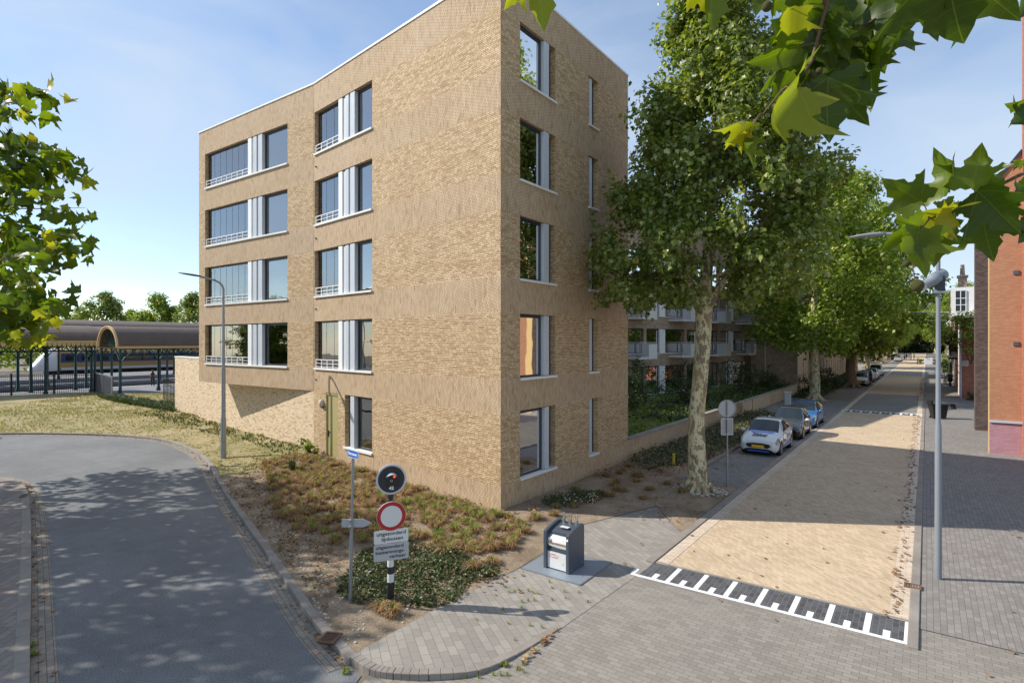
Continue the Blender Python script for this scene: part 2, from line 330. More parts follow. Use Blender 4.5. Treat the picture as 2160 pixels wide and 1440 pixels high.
    M['csilver']=simple('car_silver',lin(.36,.34,.33),.25,coat=1,var=.03)
    M['cgreen']=simple('car_dark_green',lin(.02,.035,.03),.25,coat=1,var=.03)
    M['zblue']=simple('blue_decal',lin(.02,.13,.62),.3,coat=1,var=.02)
    M['zink']=simple('navy_decal',lin(.012,.03,.10),.4,var=0)
    M['nplate']=simple('yellow_plate',lin(.80,.45,.01),.4,var=.02)
    t=NT('car_window'); t.base(lin(.015,.022,.028)); t.rough(.03); t.b.inputs['Specular IOR Level'].default_value=.6; t.b.inputs['Coat Weight'].default_value=.2; M['cglass']=t.mat
    t=NT('headlight_glass'); t.base(t.ramp(t.noise(7,2),[(.40,g(.04)),(.60,g(.45))])); t.rough(.08); t.b.inputs['Coat Weight'].default_value=1; M['lamp']=t.mat
    M['tail']=simple('red_lens',lin(.4,.01,.01),.15,coat=1)
    M['alloy']=simple('alloy_rim',lin(.5,.5,.5),.3,metal=.8)
    M['skin']=simple('skin',lin(.50,.30,.22),.6,var=.04)
    M['hair']=simple('hair',lin(.05,.03,.02),.7)
    M['cloth1']=simple('dark_dress',lin(.05,.045,.05),.85)
    M['cloth2']=simple('navy_cloth',lin(.03,.05,.10),.85)
    M['cloth3']=simple('light_cloth',lin(.55,.55,.56),.85)
    M['curt']=None
    for nm,c in(('curtg',lin(.30,.52,.32)),('curtw',lin(.75,.76,.80)),('curtv',lin(.20,.19,.34)),('curtd',lin(.10,.11,.14)),('blindg',lin(.25,.36,.18))):
        M[nm]=simple(nm+'_cloth',c,.85,var=.06)
    t=NT('red_signal'); t.base(lin(.6,.01,.01)); t.b.inputs['Emission Color'].default_value=(1,.03,.02,1); t.b.inputs['Emission Strength'].default_value=2.5; M['redlamp']=t.mat
    M['gravelstone']=simple('pale_stone',lin(.48,.44,.38),.9)
    M['bal']=simple('pale_balcony_concrete',lin(.62,.61,.58),.7,var=.1)
    M['roofdark']=simple('roof_tiles',lin(.07,.06,.055),.8,var=.2)
    M['creamr']=simple('cream_render',lin(.55,.48,.40),.85,var=.1)
    M['seed']=simple('seed_ball_fuzz',lin(.13,.12,.03),.9,var=.35,scale=120,bump=1)
    M['ypot']=simple('yellow_paint',lin(.65,.50,.02),.5)
mats()
def text(s,size,mat,parent,Mx,name='lettering',align='CENTER',extr=.001,sx=1.0,bold=.0):
    c=bpy.data.curves.new(name,'FONT'); c.body=s; c.size=size; c.align_x=align; c.align_y='CENTER'; c.extrude=extr; c.offset=bold; c.resolution_u=3
    o=bpy.data.objects.new(name+'_tmp',c); COL.objects.link(o)
    dg=bpy.context.evaluated_depsgraph_get(); me=bpy.data.meshes.new_from_object(o.evaluated_get(dg))
    bpy.data.objects.remove(o); me.materials.clear(); me.materials.append(mat)
    me.transform(Mx@Matrix.Diagonal((sx,1,1,1)))
    ob=bpy.data.objects.new(name,me); COL.objects.link(ob); ob.parent=parent; return ob
def frameM(o,xd,nrm):
    """matrix: local x -> xd, y -> up, z -> nrm at o"""
    xd=Vector(xd).normalized(); n=Vector(nrm).normalized(); u=n.cross(xd)
    return Matrix(((xd.x,u.x,n.x,o[0]),(xd.y,u.y,n.y,o[1]),(xd.z,u.z,n.z,o[2]),(0,0,0,1)))
# ================================================================ light, sky, camera
AZ=rad(29.5); EL=rad(39)
L=bpy.data.lights.new('sun','SUN'); L.energy=4.3; L.angle=rad(.53); L.color=(1,.945,.86)
so=bpy.data.objects.new('sun',L); COL.objects.link(so)
d=Vector((math.cos(AZ)*math.cos(EL),math.sin(AZ)*math.cos(EL),-math.sin(EL)))
so.rotation_euler=d.to_track_quat('-Z','Y').to_euler()
w=bpy.data.worlds.new('World'); scene.world=w; w.use_nodes=True; nt=w.node_tree; ns=nt.nodes; ls=nt.links
bg=ns['Background']; sky=ns.new('ShaderNodeTexSky'); sky.sky_type='NISHITA'; sky.sun_disc=False
sky.sun_elevation=EL
sv=-d  # towards the sun ; rotation 0 puts the sun at +Y, positive turns to +X
sky.sun_rotation=math.atan2(sv.x,sv.y); sky.air_density=1.0; sky.altitude=600; sky.dust_density=.05; sky.ozone_density=2.2
tc=ns.new('ShaderNodeTexCoord'); mp=ns.new('ShaderNodeMapping'); mp.inputs['Scale'].default_value=(1.0,1.8,3.6); mp.inputs['Rotation'].default_value=(0.25,0.3,.55)
nz=ns.new('ShaderNodeTexNoise'); nz.inputs['Scale'].default_value=1.1; nz.inputs['Detail'].default_value=6; nz.inputs['Roughness'].default_value=.5; nz.inputs['Distortion'].default_value=.7
cr=ns.new('ShaderNodeValToRGB'); cr.color_ramp.elements[0].position=.40; cr.color_ramp.elements[0].color=(.2,.2,.2,1); cr.color_ramp.elements[1].position=.66; cr.color_ramp.elements[1].color=(.75,.75,.75,1)
mx=ns.new('ShaderNodeMix'); mx.data_type='RGBA'; mx.inputs[7].default_value=(3.4,3.95,4.6,1)
ls.new(tc.outputs['Generated'],mp.inputs[0]); ls.new(mp.outputs[0],nz.inputs['Vector']); ls.new(nz.outputs[0],cr.inputs[0])
ls.new(cr.outputs[0],mx.inputs[0]); ls.new(sky.outputs[0],mx.inputs[6]); ls.new(mx.outputs[2],bg.inputs[0]); bg.inputs[1].default_value=.148
cam=bpy.data.cameras.new('camera'); co=bpy.data.objects.new('camera',cam); COL.objects.link(co); scene.camera=co
cam.sensor_width=36; cam.lens=F/2160*36; cam.clip_end=2000; cam.clip_start=.05
co.location=(0,0,H); co.rotation_euler=(rad(90),0,math.atan2(SN,CS))
scene.view_settings.view_transform='Standard'; scene.view_settings.look='None'; scene.view_settings.exposure=.43; scene.view_settings.gamma=1
scene.cycles.max_bounces=8; scene.cycles.transparent_max_bounces=12; scene.cycles.diffuse_bounces=3; scene.cycles.glossy_bounces=4
# ================================================================ building facades
C=Vector((-10.25,13.655,0)); K=Vector((-21.68,15.32,0)); Lc=Vector((-31.8,15.32,0)); A=Vector((-40.9,18.13,0)); B=Vector((-10.25,22.62,0))
class Fac:
    def __init__(s,o,e,flip=True):
        s.o=Vector(o); s.d=(Vector(e)-s.o); s.L=s.d.length; s.d.normalize()
        s.n=Vector((s.d.y,-s.d.x,0)) if not flip else Vector((-s.d.y,s.d.x,0))
    def p(s,a,z,d=0): return s.o+s.d*a+s.n*d+Vector((0,0,z))
    def a(s,u):
        r=ray(u); # o+d*a = r*s
        det=s.d.x*(-r[1])-s.d.y*(-r[0]); bx,by=-s.o.x,-s.o.y
        return (bx*(-r[1])-by*(-r[0]))/det
    def box(s,mb,a0,a1,z0,z1,d0,d1,mi=0):
        vs=[s.p(a,z,dd) for z in(z0,z1) for dd in(d0,d1) for a in(a0,a1)]
        mb.add(vs,[(0,2,3,1),(4,5,7,6),(0,1,5,4),(2,6,7,3),(0,4,6,2),(1,3,7,5)],mi)
    def quad(s,mb,a0,a1,z0,z1,d,mi=0):
        mb.add([s.p(a0,z0,d),s.p(a1,z0,d),s.p(a1,z1,d),s.p(a0,z1,d)],[(0,1,2,3)],mi)
    def wall(s,mb,a0,a1,zb,holes,dep=.24,matf=lambda z,a:0):
        """wall sheet with openings (a0,a1,z0,z1) and their reveals; zb = z break list"""
        As=sorted(set([a0,a1]+[h[i] for h in holes for i in(0,1)])); Zs=sorted(set(list(zb)+[h[i] for h in holes for i in(2,3)]))
        for i in range(len(As)-1):
            for j in range(len(Zs)-1):
                am=(As[i]+As[i+1])/2; zm=(Zs[j]+Zs[j+1])/2
                if any(h[0]<am<h[1] and h[2]<zm<h[3] for h in holes): continue
                s.quad(mb,As[i],As[i+1],Zs[j],Zs[j+1],0,matf(zm,am))
        for h in holes:
            x0,x1,z0,z1=h[:4]
            mb.add([s.p(x0,z0),s.p(x0,z1),s.p(x0,z1,-dep),s.p(x0,z0,-dep)],[(0,1,2,3)],0)
            mb.add([s.p(x1,z0),s.p(x1,z1),s.p(x1,z1,-dep),s.p(x1,z0,-dep)],[(0,1,2,3)],0)
            mb.add([s.p(x0,z1),s.p(x1,z1),s.p(x1,z1,-dep),s.p(x0,z1,-dep)],[(0,1,2,3)],1)
            mb.add([s.p(x0,z0),s.p(x1,z0),s.p(x1,z0,-dep),s.p(x0,z0,-dep)],[(0,1,2,3)],0)
F1=Fac(C,K); F2=Fac(K,Lc)
F3=Fac(C,B,flip=False)
ROWS=[(3.96,5.97),(7.05,9.02),(10.14,12.06),(13.22,15.04)]
zb=[0,.8,2.95,3.96,5.97,7.05,9.02,10.14,12.06,13.22,15.04,16.28]
def mf(z,a):
    return 1 if (z<.8 or 2.95<z<3.96 or 5.97<z<7.05 or 9.02<z<10.14 or 12.06<z<13.22 or z>15.04) else 0
bld=empty('apartment_building',C,'five storey yellow brick apartment building with a sharp corner and white sills','building')
def bp(name,mb,mat,parent=bld,**k):
    o=mb.build(name,mat,None,**k)
    p=parent; off=Vector((0,0,0)); q=p
    while q is not None: off+=Vector(q.location); q=q.parent
    o.data.transform(Matrix.Translation(-off)); o.parent=parent; return o
g2a,g2b=F1.a(785),F1.a(663.5); g1a,g1b=F2.a(606.5),F2.a(432.5)
w0a,w0b=F1.a(785),F1.a(727.5); dra,drb=F1.a(713),F1.a(687.5)
e1a,e1b=F3.a(1097),F3.a(1171.5); e2a,e2b=F3.a(1242),F3.a(1261)
mb=MB()
F1.wall(mb,0,F1.L,zb,[(g2a,g2b,r[0],r[1]) for r in ROWS]+[(w0a,w0b,.86,2.95),(dra,drb,0,2.95)],.26,mf)
F2.wall(mb,0,F2.L,[2.95]+zb[3:],[(g1a,g1b,r[0],r[1]) for r in ROWS],.26,mf)
ew=[(e1a,e1b,r[0],r[1]) for r in [(.86,2.95)]+ROWS]+[(e2a,e2b,r[0],r[1]) for r in [(.86,2.95)]+ROWS]
F3.wall(mb,0,F3.L,zb,ew,.26,mf)
Lb=Vector((-31.8,24.0,0)); Bb=Vector((-10.25,22.62,0))
FL=Fac(Lc,Lb); FN=Fac(Lb,Bb)
FL.wall(mb,0,FL.L,[2.95]+zb[3:],[],.2,mf); FN.wall(mb,0,FN.L,[0]+zb[2:],[],.2,mf)
# roof + soffit
mb.add([(C.x,C.y,16.0),(K.x,K.y,16.0),(Lc.x,Lc.y,16.0),(Lb.x,Lb.y,16.0),(Bb.x,Bb.y,16.0)],[(0,1,2,3,4)],2)
mb.add([(K.x,K.y,2.95),(Lc.x,Lc.y,2.95),(Lb.x,Lb.y,2.95),(K.x,Lb.y,2.95)],[(0,1,2,3)],2)
bp('wall',mb,[M['brickh'],M['brickv'],M['whitepanel']])
# lower wall continuing the skewed front beyond the kink (recessed under the overhang), garden wall end
FW=Fac(K,A); mb=MB()
aj=FW.a(419)
FW.wall(mb,0.0,FW.L,[-.3,2.95],[],.2,lambda z,a:0); 
mb2=MB(); FW.wall(mb,aj-.6,FW.L,[2.95,4.05],[],.2,lambda z,a:0)
FWe=Fac(A,A+Vector((.146,.989,0))*8); FWe.wall(mb,0,8,[-.3,4.05],[],.2,lambda z,a:0)
mb.add([A+Vector((0,0,4.05)),FW.p(aj-.6,4.05),FW.p(aj-.6,4.05,-8),A+Vector((1.2,7.9,4.05))],[(0,1,2,3)],0)
bp('lower_wall',mb,[M['brickp']])
mb=MB(); FW.box(mb,aj-.6,FW.L+.03,4.05,4.12,-.35,.03); bp('wall_cap',mb,M['white'])
mb=MB()
for f,a0,a1 in((F1,-.03,F1.L),(F2,0,F2.L+.03),(F3,0,F3.L)): f.box(mb,a0,a1,16.281,16.35,-.30,.035)
bp('roof_trim',mb,M['white'])
# vertical joint + thin seams
mb=MB(); F1.box(mb,F1.L-.02,F1.L+.0,2.95,16.2,-.01,.004); bp('expansion_joint',mb,M['anth'])
# ---- window builders
def frame(f,a0,a1,z0,z1,d,t=.06,dd=.07,parent=bld,name='window',mat='anth',label=None):
    mb=MB(); f.box(mb,a0,a0+t,z0,z1,d-dd,d); f.box(mb,a1-t,a1,z0,z1,d-dd,d); f.box(mb,a0+t,a1-t,z0,z0+t,d-dd,d); f.box(mb,a0+t,a1-t,z1-t*1.6,z1,d-dd,d)
    o=bp(name,mb,M[mat],parent); 
    if label:o['label']=label
    return o
def sheet(f,name,a0,a1,z0,z1,d,mat,parent,thick=.012):
    mb=MB(); f.box(mb,a0,a1,z0,z1,d-thick,d); return bp(name,mb,M[mat],parent)
def curtain(f,a0,a1,z0,z1,d,mat,parent,amp=.035,per=.16,ph=0,name='curtain'):
    n=max(8,int((a1-a0)/.03)); vs=[];fs=[]
    for i in range(n+1):
        a=a0+(a1-a0)*i/n; dd=d+amp*math.sin(a/per*2*math.pi+ph+math.sin(a*3)*1.2)
        vs+=[f.p(a,z0,dd),f.p(a,z1,dd)]
    for i in range(n): fs.append((2*i,2*i+2,2*i+3,2*i+1))
    mb=MB(); mb.add(vs,fs,0,True); return bp(name,mb,M[mat],parent)
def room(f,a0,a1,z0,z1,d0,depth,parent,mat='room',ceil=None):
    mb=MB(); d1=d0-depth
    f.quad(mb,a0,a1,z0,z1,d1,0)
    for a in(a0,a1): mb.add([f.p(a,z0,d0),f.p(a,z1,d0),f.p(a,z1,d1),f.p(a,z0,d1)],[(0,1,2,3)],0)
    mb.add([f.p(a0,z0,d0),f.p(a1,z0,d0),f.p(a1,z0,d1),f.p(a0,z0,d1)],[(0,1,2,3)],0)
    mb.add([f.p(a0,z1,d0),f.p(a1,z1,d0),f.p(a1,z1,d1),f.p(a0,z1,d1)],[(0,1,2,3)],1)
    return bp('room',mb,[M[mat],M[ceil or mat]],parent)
def sillp(f,a0,a1,z,parent):
    mb=MB(); f.box(mb,a0-.03,a1+.03,z-.07,z+.002,-.235,.07); return bp('sill',mb,M['wsill'],parent)
def blinds(f,a0,a1,z0,z1,d,mat,parent):
    mb=MB(); z=z0
    while z<z1: 
        mb.add([f.p(a0,z,d-.02),f.p(a1,z,d-.02),f.p(a1,z+.022,d+.02),f.p(a0,z+.022,d+.02)],[(0,1,2,3)]); z+=.062
    return bp('blind',mb,M[mat],parent)
def railing(f,a0,a1,z,parent):
    mb=MB(); 
    for zz,t in((z+.06,.02),(z+.20,.02),(z+.36,.03)): mb.bar(f.p(a0,zz,-.03),f.p(a1,zz,-.03),t,t)
    n=max(2,round((a1-a0)/.55))
    for i in range(n+1): a=a0+.02+(a1-a0-.04)*i/n; mb.bar(f.p(a,z+.003,-.03),f.p(a,z+.36,-.03),.035,.02)
    return bp('railing',mb,M['white'],parent)
def wallclock(f,a,z,d,parent):
    mb=MB(); c=f.p(a,z,d); mb.tube([c,c+f.n*.03],[.17,.17],24,0); mb.tube([c+f.n*.031,c+f.n*.034],[.14,.14],24,1)
    mb.bar(c+f.n*.04,c+f.n*.04+Vector((0,0,.11)),.012,.006,0); mb.bar(c+f.n*.04,c+f.n*.04+f.d*.07,.014,.006,0)
    bp('wall_clock',mb,[M['dark'],M['white']],parent)
def group_front(f,sc,row,z0,z1,pane_d=-.16):
    """sc: pixel columns (glassL, post, panelL, panelR, sideR, gap, postR, frameR, right)"""
    a=[f.a(u) for u in sc]      # decreasing a
    L_,pg,pp,ps,gp,pr,fr,rt=a
    # loggia screen
    lo=frame(f,pg,L_,z0,z1,pane_d,.045,.06,name='loggia_window')
    n=max(3,round((L_-pg)/.62)); 
    mb=MB()
    for i in range(1,n): x=pg+(L_-pg)*i/n; f.box(mb,x-.003,x+.003,z0+.05,z1-.1,pane_d-.045,pane_d-.014)
    bp('pane_edges',mb,M['anth'],lo)
    sheet(f,'pane',pg+.045,L_-.045,z0+.045,z1-.07,pane_d-.02,'glass_log',lo,.008)
    room(f,pg-.02,L_+.02,z0-.02,z1+.02,pane_d-.07,1.5,lo,'offwhite','offwhite')
    x=L_-(L_-pg)*.28
    mb=MB(); f.box(mb,L_-.5,L_-.04,z0,z1-.02,pane_d-1.5,pane_d-1.42); bp('loggia_door',mb,M['anth'],lo); mb=MB(); f.box(mb,pg+.5,pg+.56,z0,z1-.1,pane_d-1.5,pane_d-1.40); bp('door_post',mb,M['anth'],lo)
    railing(f,pg,L_+.01,z0,lo)
    # white folded panel & posts
    mb=MB(); f.box(mb,pp,pg,z0,z1-.04,-.2,.0,0); f.box(mb,ps,pp-.004,z0,z1-.06,-.24,-.06,0); f.box(mb,gp,ps-.004,z0,z1-.05,-.24,.0,1); f.box(mb,pr+.0,gp-.05,z0,z1-.05,-.25,-.2,2); f.box(mb,fr+.005,pr-.003,z0,z1-.04,-.24,-.01,1)
    bp('sliding_shutter',mb,[M['white'],M['greypanel'],M['anth']],lo)
    # room window
    wn=frame(f,rt,fr,z0,z1,pane_d,.07,.09)
    sheet(f,'pane',rt+.07,fr-.07,z0+.07,z1-.11,pane_d-.03,'glass_low' if row==0 else 'glass_sky',wn)
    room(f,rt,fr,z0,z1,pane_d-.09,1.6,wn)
    sillp(f,rt,L_,z0,wn)
    return lo,wn,(pg,L_,rt,fr)
sc1=[439,523,534,541,547,552,553.5,606.5][:8]
def SC(gl,pg,pp,ps,gp,pr,fr,rt): return [gl,pg,pp,ps,gp,pr,fr,rt]
for i,(z0,z1) in enumerate(ROWS):
    lo,wn,(pg,L_,rt,fr)=group_front(F2,SC(434,523,530,534,541,544,552.5,606.5),i,z0,z1)
    if i in(0,3): wallclock(F2,F2.a(484) if i==0 else F2.a(483),z1-.75,-1.6,lo)
    if i==0: curtain(F2,rt+.07,rt+(fr-rt)*.45,z0+.02,z1-.1,-.42,'curtg',wn); curtain(F2,rt+(fr-rt)*.5,fr-.06,z0+.02,z1-.1,-.5,'curtg',wn,amp=.02)
    if i==1: curtain(F2,rt+.4,rt+(fr-rt)*.6,z0+.02,z1-.1,-.42,'curtw',wn); curtain(F2,rt+(fr-rt)*.1,fr-.5,z0+.02,z1-.1,-.8,'curtv',wn)
    if i==2: curtain(F2,rt+.07,rt+.5,z0+.02,z1-.1,-.42,'curtd',wn)
    if i==3: curtain(F2,fr-.5,fr-.08,z0+.02,z1-.1,-.42,'curtd',wn)
    lo,wn,(pg,L_,rt,fr)=group_front(F1,SC(665,714,721.5,728,735,738,747.5,785),i,z0,z1)
    if i==0: blinds(F1,rt+.07,fr-.09,z0+.1,z1-.12,-.33,'blindg',wn)
    if i==2: curtain(F1,fr-.55,fr-.2,z0+.02,z1-.1,-.42,'curtg',wn); curtain(F1,rt+.07,fr-.6,z0+.3,z1-.1,-.5,'curtw',wn,amp=.01)
    if i==3: curtain(F1,fr-.5,fr-.09,z0+.02,z1-.1,-.42,'curtd',wn); curtain(F1,rt+.2,rt+.6,z0+.02,z1-.1,-.7,'curtw',wn)
    if i==1: # house plant behind the glass
        mb=MB(); c=F1.p(fr-.35,z0,-.5)
        for k in range(70):
            p=c+Vector((R.uniform(-.22,.22),R.uniform(-.15,.15),R.uniform(.1,1.1))); q=p+Vector((R.uniform(-.1,.1),R.uniform(-.1,.1),R.uniform(-.02,.1))); x=Vector((R.uniform(-1,1),R.uniform(-1,1),0)).normalized()*.03
            mb.add([p,(p+q)/2+x,q,(p+q)/2-x],[(0,1,2,3)])
        bp('house_plant',mb,M['ivy'],wn)
# ground floor window, door, lamp
a0,a1=w0a,F1.a(747); wn=frame(F1,a0,F1.a(748),.86,2.95,-.16,.07,.09)
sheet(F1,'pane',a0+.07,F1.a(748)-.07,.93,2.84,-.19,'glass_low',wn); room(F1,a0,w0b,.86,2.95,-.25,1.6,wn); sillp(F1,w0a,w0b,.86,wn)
curtain(F1,a0+.1,a0+.75,.9,2.85,-.5,'curtv',wn)
mb=MB(); F1.box(mb,F1.a(746.5),F1.a(738.5),.86,2.92,-.22,-.01,0); F1.box(mb,F1.a(738.3),w0b-.01,.86,2.95,-.26,-.2,1); bp('shutter_panel',mb,[M['greypanel'],M['anth']],wn)
dr=MB(); F1.box(dr,dra+.05,drb-.05,.02,2.86,-.12,-.06); dor=bp('door',dr,M['door'])
mb=MB(); F1.box(mb,dra,dra+.05,0,2.95,-.15,-.02); F1.box(mb,drb-.05,drb,0,2.95,-.15,-.02); F1.box(mb,dra+.05,drb-.05,2.86,2.95,-.15,-.02); bp('door_frame',mb,M['door'],dor)
mb=MB(); F1.box(mb,drb-.14,drb-.11,1.1,1.36,-.058,-.02); F1.box(mb,drb-.27,drb-.11,1.3,1.33,-.03,-.01); bp('handle',mb,M['dark'],dor)
c=F1.p(F1.a(681),2.47,.02); mb=MB(); mb.ball(c+F1.n*.04,.17,16,10,0,(.75,.75,1.05)); wl=bp('wall_lamp',mb,M['creamr'])
mb=MB(); mb.ball(c+F1.n*.02+Vector((0,0,-.1)),.12,12,8,0,(.8,.8,.8)); bp('lamp_base',mb,M['dark'],wl)
for zz in(4.9,8.0,11.1,14.2,2.95+.4): 
    pass
# east windows
for k,r in enumerate([(.86,2.95)]+ROWS):
    z0,z1=r; span=e1b-e1a
    aL=F3.a(1147 if k else 1149)   # right end of the glass
    wn=frame(F3,e1a,aL,z0,z1,-.12,.07,.1)
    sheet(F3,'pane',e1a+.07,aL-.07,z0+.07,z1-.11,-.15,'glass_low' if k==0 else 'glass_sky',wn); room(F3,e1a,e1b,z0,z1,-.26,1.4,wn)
    mb=MB(); F3.box(mb,aL+.01,F3.a(1158),z0+.02,z1-.02,-.2,.0,0); F3.box(mb,F3.a(1158)+.005,e1b-.005,z0,z1,-.25,-.2,1); bp('shutter_panel',mb,[M['greypanel'],M['anth']],wn)
    sillp(F3,e1a,e1b,z0,wn)
    if k==4: curtain(F3,e1a+.05,aL-.3,z0+.02,z1-.3,-.42,'curtw',wn)
    if k==3: curtain(F3,aL-.45,aL-.08,z0+.02,z1-.1,-.42,'curtw',wn)
    if k==2: curtain(F3,aL-.4,aL-.08,z0+.02,z1-.1,-.42,'curtw',wn); blinds(F3,e1a+.07,aL-.5,z0+.1,z1-.1,-.4,'curtd',wn)
    if k==0:
        curtain(F3,aL-.35,aL-.08,z0+.02,z1-.1,-.42,'curtv',wn)
        mb=MB(); mb.tube([F3.p(e1a+.5,z0,-.36),F3.p(e1a+.5,z0+.12,-.36),F3.p(e1a+.5,z0+.2,-.36),F3.p(e1a+.5,z0+.32,-.36)],[.06,.11,.07,.05],12); bp('vase',mb,M['clblue'],wn)
        mb=MB(); mb.tube([F3.p(e1a+1.0,z0,-.36),F3.p(e1a+1.0,z0+.2,-.36),F3.p(e1a+1.0,z0+.3,-.36),F3.p(e1a+1.0,z0+.42,-.36)],[.05,.10,.05,.06],12); bp('vase',mb,M['offwhite'],wn)
    wn=frame(F3,e2a,e2b,z0,z1,-.2,.04,.05)
    mb=MB(); F3.box(mb,F3.a(1246),F3.a(1251.5),z0+.02,z1-.02,-.18,-.06); bp('shutter_panel',mb,M['greypanel'],wn)
    sheet(F3,'pane',e2a+.04,e2b-.04,z0+.04,z1-.06,-.22,'glass_sky',wn); sillp(F3,e2a,e2b,z0,wn)

for z in(3.45,6.5,9.55,12.65):
    mb=MB(); mb.cyl(F1.p(F1.L-.25,z,-.01),F1.p(F1.L-.25,z,.07),.03,8); bp('overflow_spout',mb,M['anth'])
# ================================================================ ground
def sms(x,a,b): 
    t=min(1,max(0,(x-a)/(b-a))); return t*t*(3-2*t)
def sheetpoly(name,poly,z,mat,kind='structure',label=None,cell=None,hf=None,jit=.3,parent=None,extra=None):
    """flat or gently shaped ground sheet bounded by poly"""
    pts=[Vector((p[0],p[1])) for p in poly]; n=len(pts); edges=[(i,(i+1)%n) for i in range(n)]
    if cell:
        x0=min(p.x for p in pts);x1=max(p.x for p in pts);y0=min(p.y for p in pts);y1=max(p.y for p in pts)
        y=y0
        while y<y1:
            x=x0
            while x<x1:
                q=Vector((x+R.uniform(-jit,jit)*cell,y+R.uniform(-jit,jit)*cell))
                if inside(q,pts): pts.append(q)
                x+=cell
            y+=cell
    r=delaunay_2d_cdt(pts,edges,[],1,1e-4)
    vs=[(p.x,p.y,(hf(p.x,p.y) if hf else z)) for p in r[0]]; fs=[f for f in r[2]]
    mb=MB(); mb.add(vs,[tuple(f) for f in fs],0,bool(cell)); o=mb.build(name,mat); 
    if kind=='structure': o['kind']='structure'
    return o
def inside(q,poly):
    c=False; n=len(poly); j=n-1
    for i in range(n):
        a=poly[i];b=poly[j]
        if (a[1]>q[1])!=(b[1]>q[1]) and q[0]<(b[0]-a[0])*(q[1]-a[1])/(b[1]-a[1])+a[0]: c=not c
        j=i
    return c
def st(o): o['kind']='structure'; return o
XY=lambda v:(v.x,v.y)
GP=lambda pts:[XY(G(u,v)) for u,v in pts]
mb=MB(); mb.add([(-900,-60,-.012),(700,-60,-.012),(700,1500,-.012),(-900,1500,-.012)],[(0,1,2,3)]); st(mb.build('ground',M['ground']))
# asphalt road
kerb_px=[(762,1424),(735,1402),(664,1325),(600,1232),(540,1143),(500,1085),(465,1030),(442,988),(425,966),(395,948),(340,930),(250,921),(120,917),(0,917),(-300,921)]
kl=GP(kerb_px)
asph=[(-6.0,1.5)]+[(kl[0][0]+.3,kl[0][1]-.6)]+kl+[(-75,6),(-75,-20),(-6,-20)]
kl[-1]=(-42,16.5)if False else kl[-1]
sheetpoly('asphalt_road',asph,0.0,M['asphalt'])
# plaza and street carriageway pavers
XL,XR=-5.07,-.27; YT=12.62
plaza=[(-6.3,4.6),(-6.9,6.0)]+GP([(905,1436),(1010,1424),(1090,1385),(1150,1347),(1185,1325)])+[(-5.07,12.55),(-.05,12.55),(-.05,-6),(-6.5,-6)]
isl=GP([(737,1398),(780,1425),(830,1434),(905,1436),(1010,1424),(1090,1385),(1150,1347),(1185,1325)])
sheetpoly('plaza_paving',[(-5.9,-20),(-5.95,2.2),isl[1],isl[2],isl[3],isl[4],isl[5],isl[6],isl[7],XY(G(1378,1190)),(-5.07,12.55),(.1,12.55),(.1,33.5),(30,33.5),(30,-20)],.008,M['pave'])
side=isl+[XY(G(1378,1190)),(-5.25,15.0)]+GP([(1385,1068),(1180,1120)])+[XY(G(1165,1155)),XY(G(1093,1200)),XY(G(940,1275)),XY(G(860,1325))]
def isl_h(x,y):
    p=isl[1]; dd=math.hypot(x-p[0],y-p[1]); return .014+.09*(1-sms(dd,.8,2.9))
sheetpoly('corner_pavement',side,0,M['pavel'],cell=.5,hf=isl_h)
def kerbline(name,pts,w,h,mat='kerb',z0=-.05,side=1,zf=None,seg=None):
    """kerb stones along pts (list of xy); w to the given side"""
    mb=MB(); n=len(pts)
    P=[Vector((p[0],p[1],0)) for p in pts]; N=[]
    for i in range(n):
        d=(P[min(i+1,n-1)]-P[max(i-1,0)]).normalized(); N.append(Vector((d.y,-d.x,0))*side)
    for i in range(n-1):
        a,b=P[i],P[i+1]; L_=(b-a).length; k=max(1,int(L_/1.0))
        for j in range(k):
            t0=j/k;t1=(j+1)/k-(.010/max(L_,.1) if (L_>.7 or i%4==3) else 0); hh=(zf(i+t0) if zf else h); h2=(zf(i+t1) if zf else h)
            p0=a.lerp(b,t0);p1=a.lerp(b,t1);n0=N[i].lerp(N[i+1],t0)*w;n1=N[i].lerp(N[i+1],t1)*w
            vs=[p0+Vector((0,0,z0)),p1+Vector((0,0,z0)),p1+n1+Vector((0,0,z0)),p0+n0+Vector((0,0,z0)),p0+Vector((0,0,hh)),p1+Vector((0,0,h2)),p1+n1+Vector((0,0,h2)),p0+n0+Vector((0,0,hh))]
            mb.add(vs,[(0,1,5,4),(1,2,6,5),(2,3,7,6),(3,0,4,7),(4,5,6,7)],0)
    return st(mb.build(name,M[mat],bevel=.012))
def smooth(pts,k=4):
    out=[]; n=len(pts)
    for i in range(n-1):
        p0=Vector(pts[max(i-1,0)][:2]);p1=Vector(pts[i][:2]);p2=Vector(pts[i+1][:2]);p3=Vector(pts[min(i+2,n-1)][:2])
        for j in range(k):
            t=j/k; q=.5*((2*p1)+(p2-p0)*t+(2*p0-5*p1+4*p2-p3)*t*t+(3*p1-p0-3*p2+p3)*t**3); out.append((q.x,q.y))
    out.append(tuple(pts[-1][:2])); return out
kls=smooth(kl[1:],3)
kerbline('kerb',kls,.17,.11,side=1)
def offs(pts,w,side=1):
    P=[Vector(p) for p in pts]; n=len(P); o=[]
    for i in range(n):
        d=(P[min(i+1,n-1)]-P[max(i-1,0)]).normalized(); o.append((P[i].x+d.y*side*w,P[i].y-d.x*side*w))
    return o
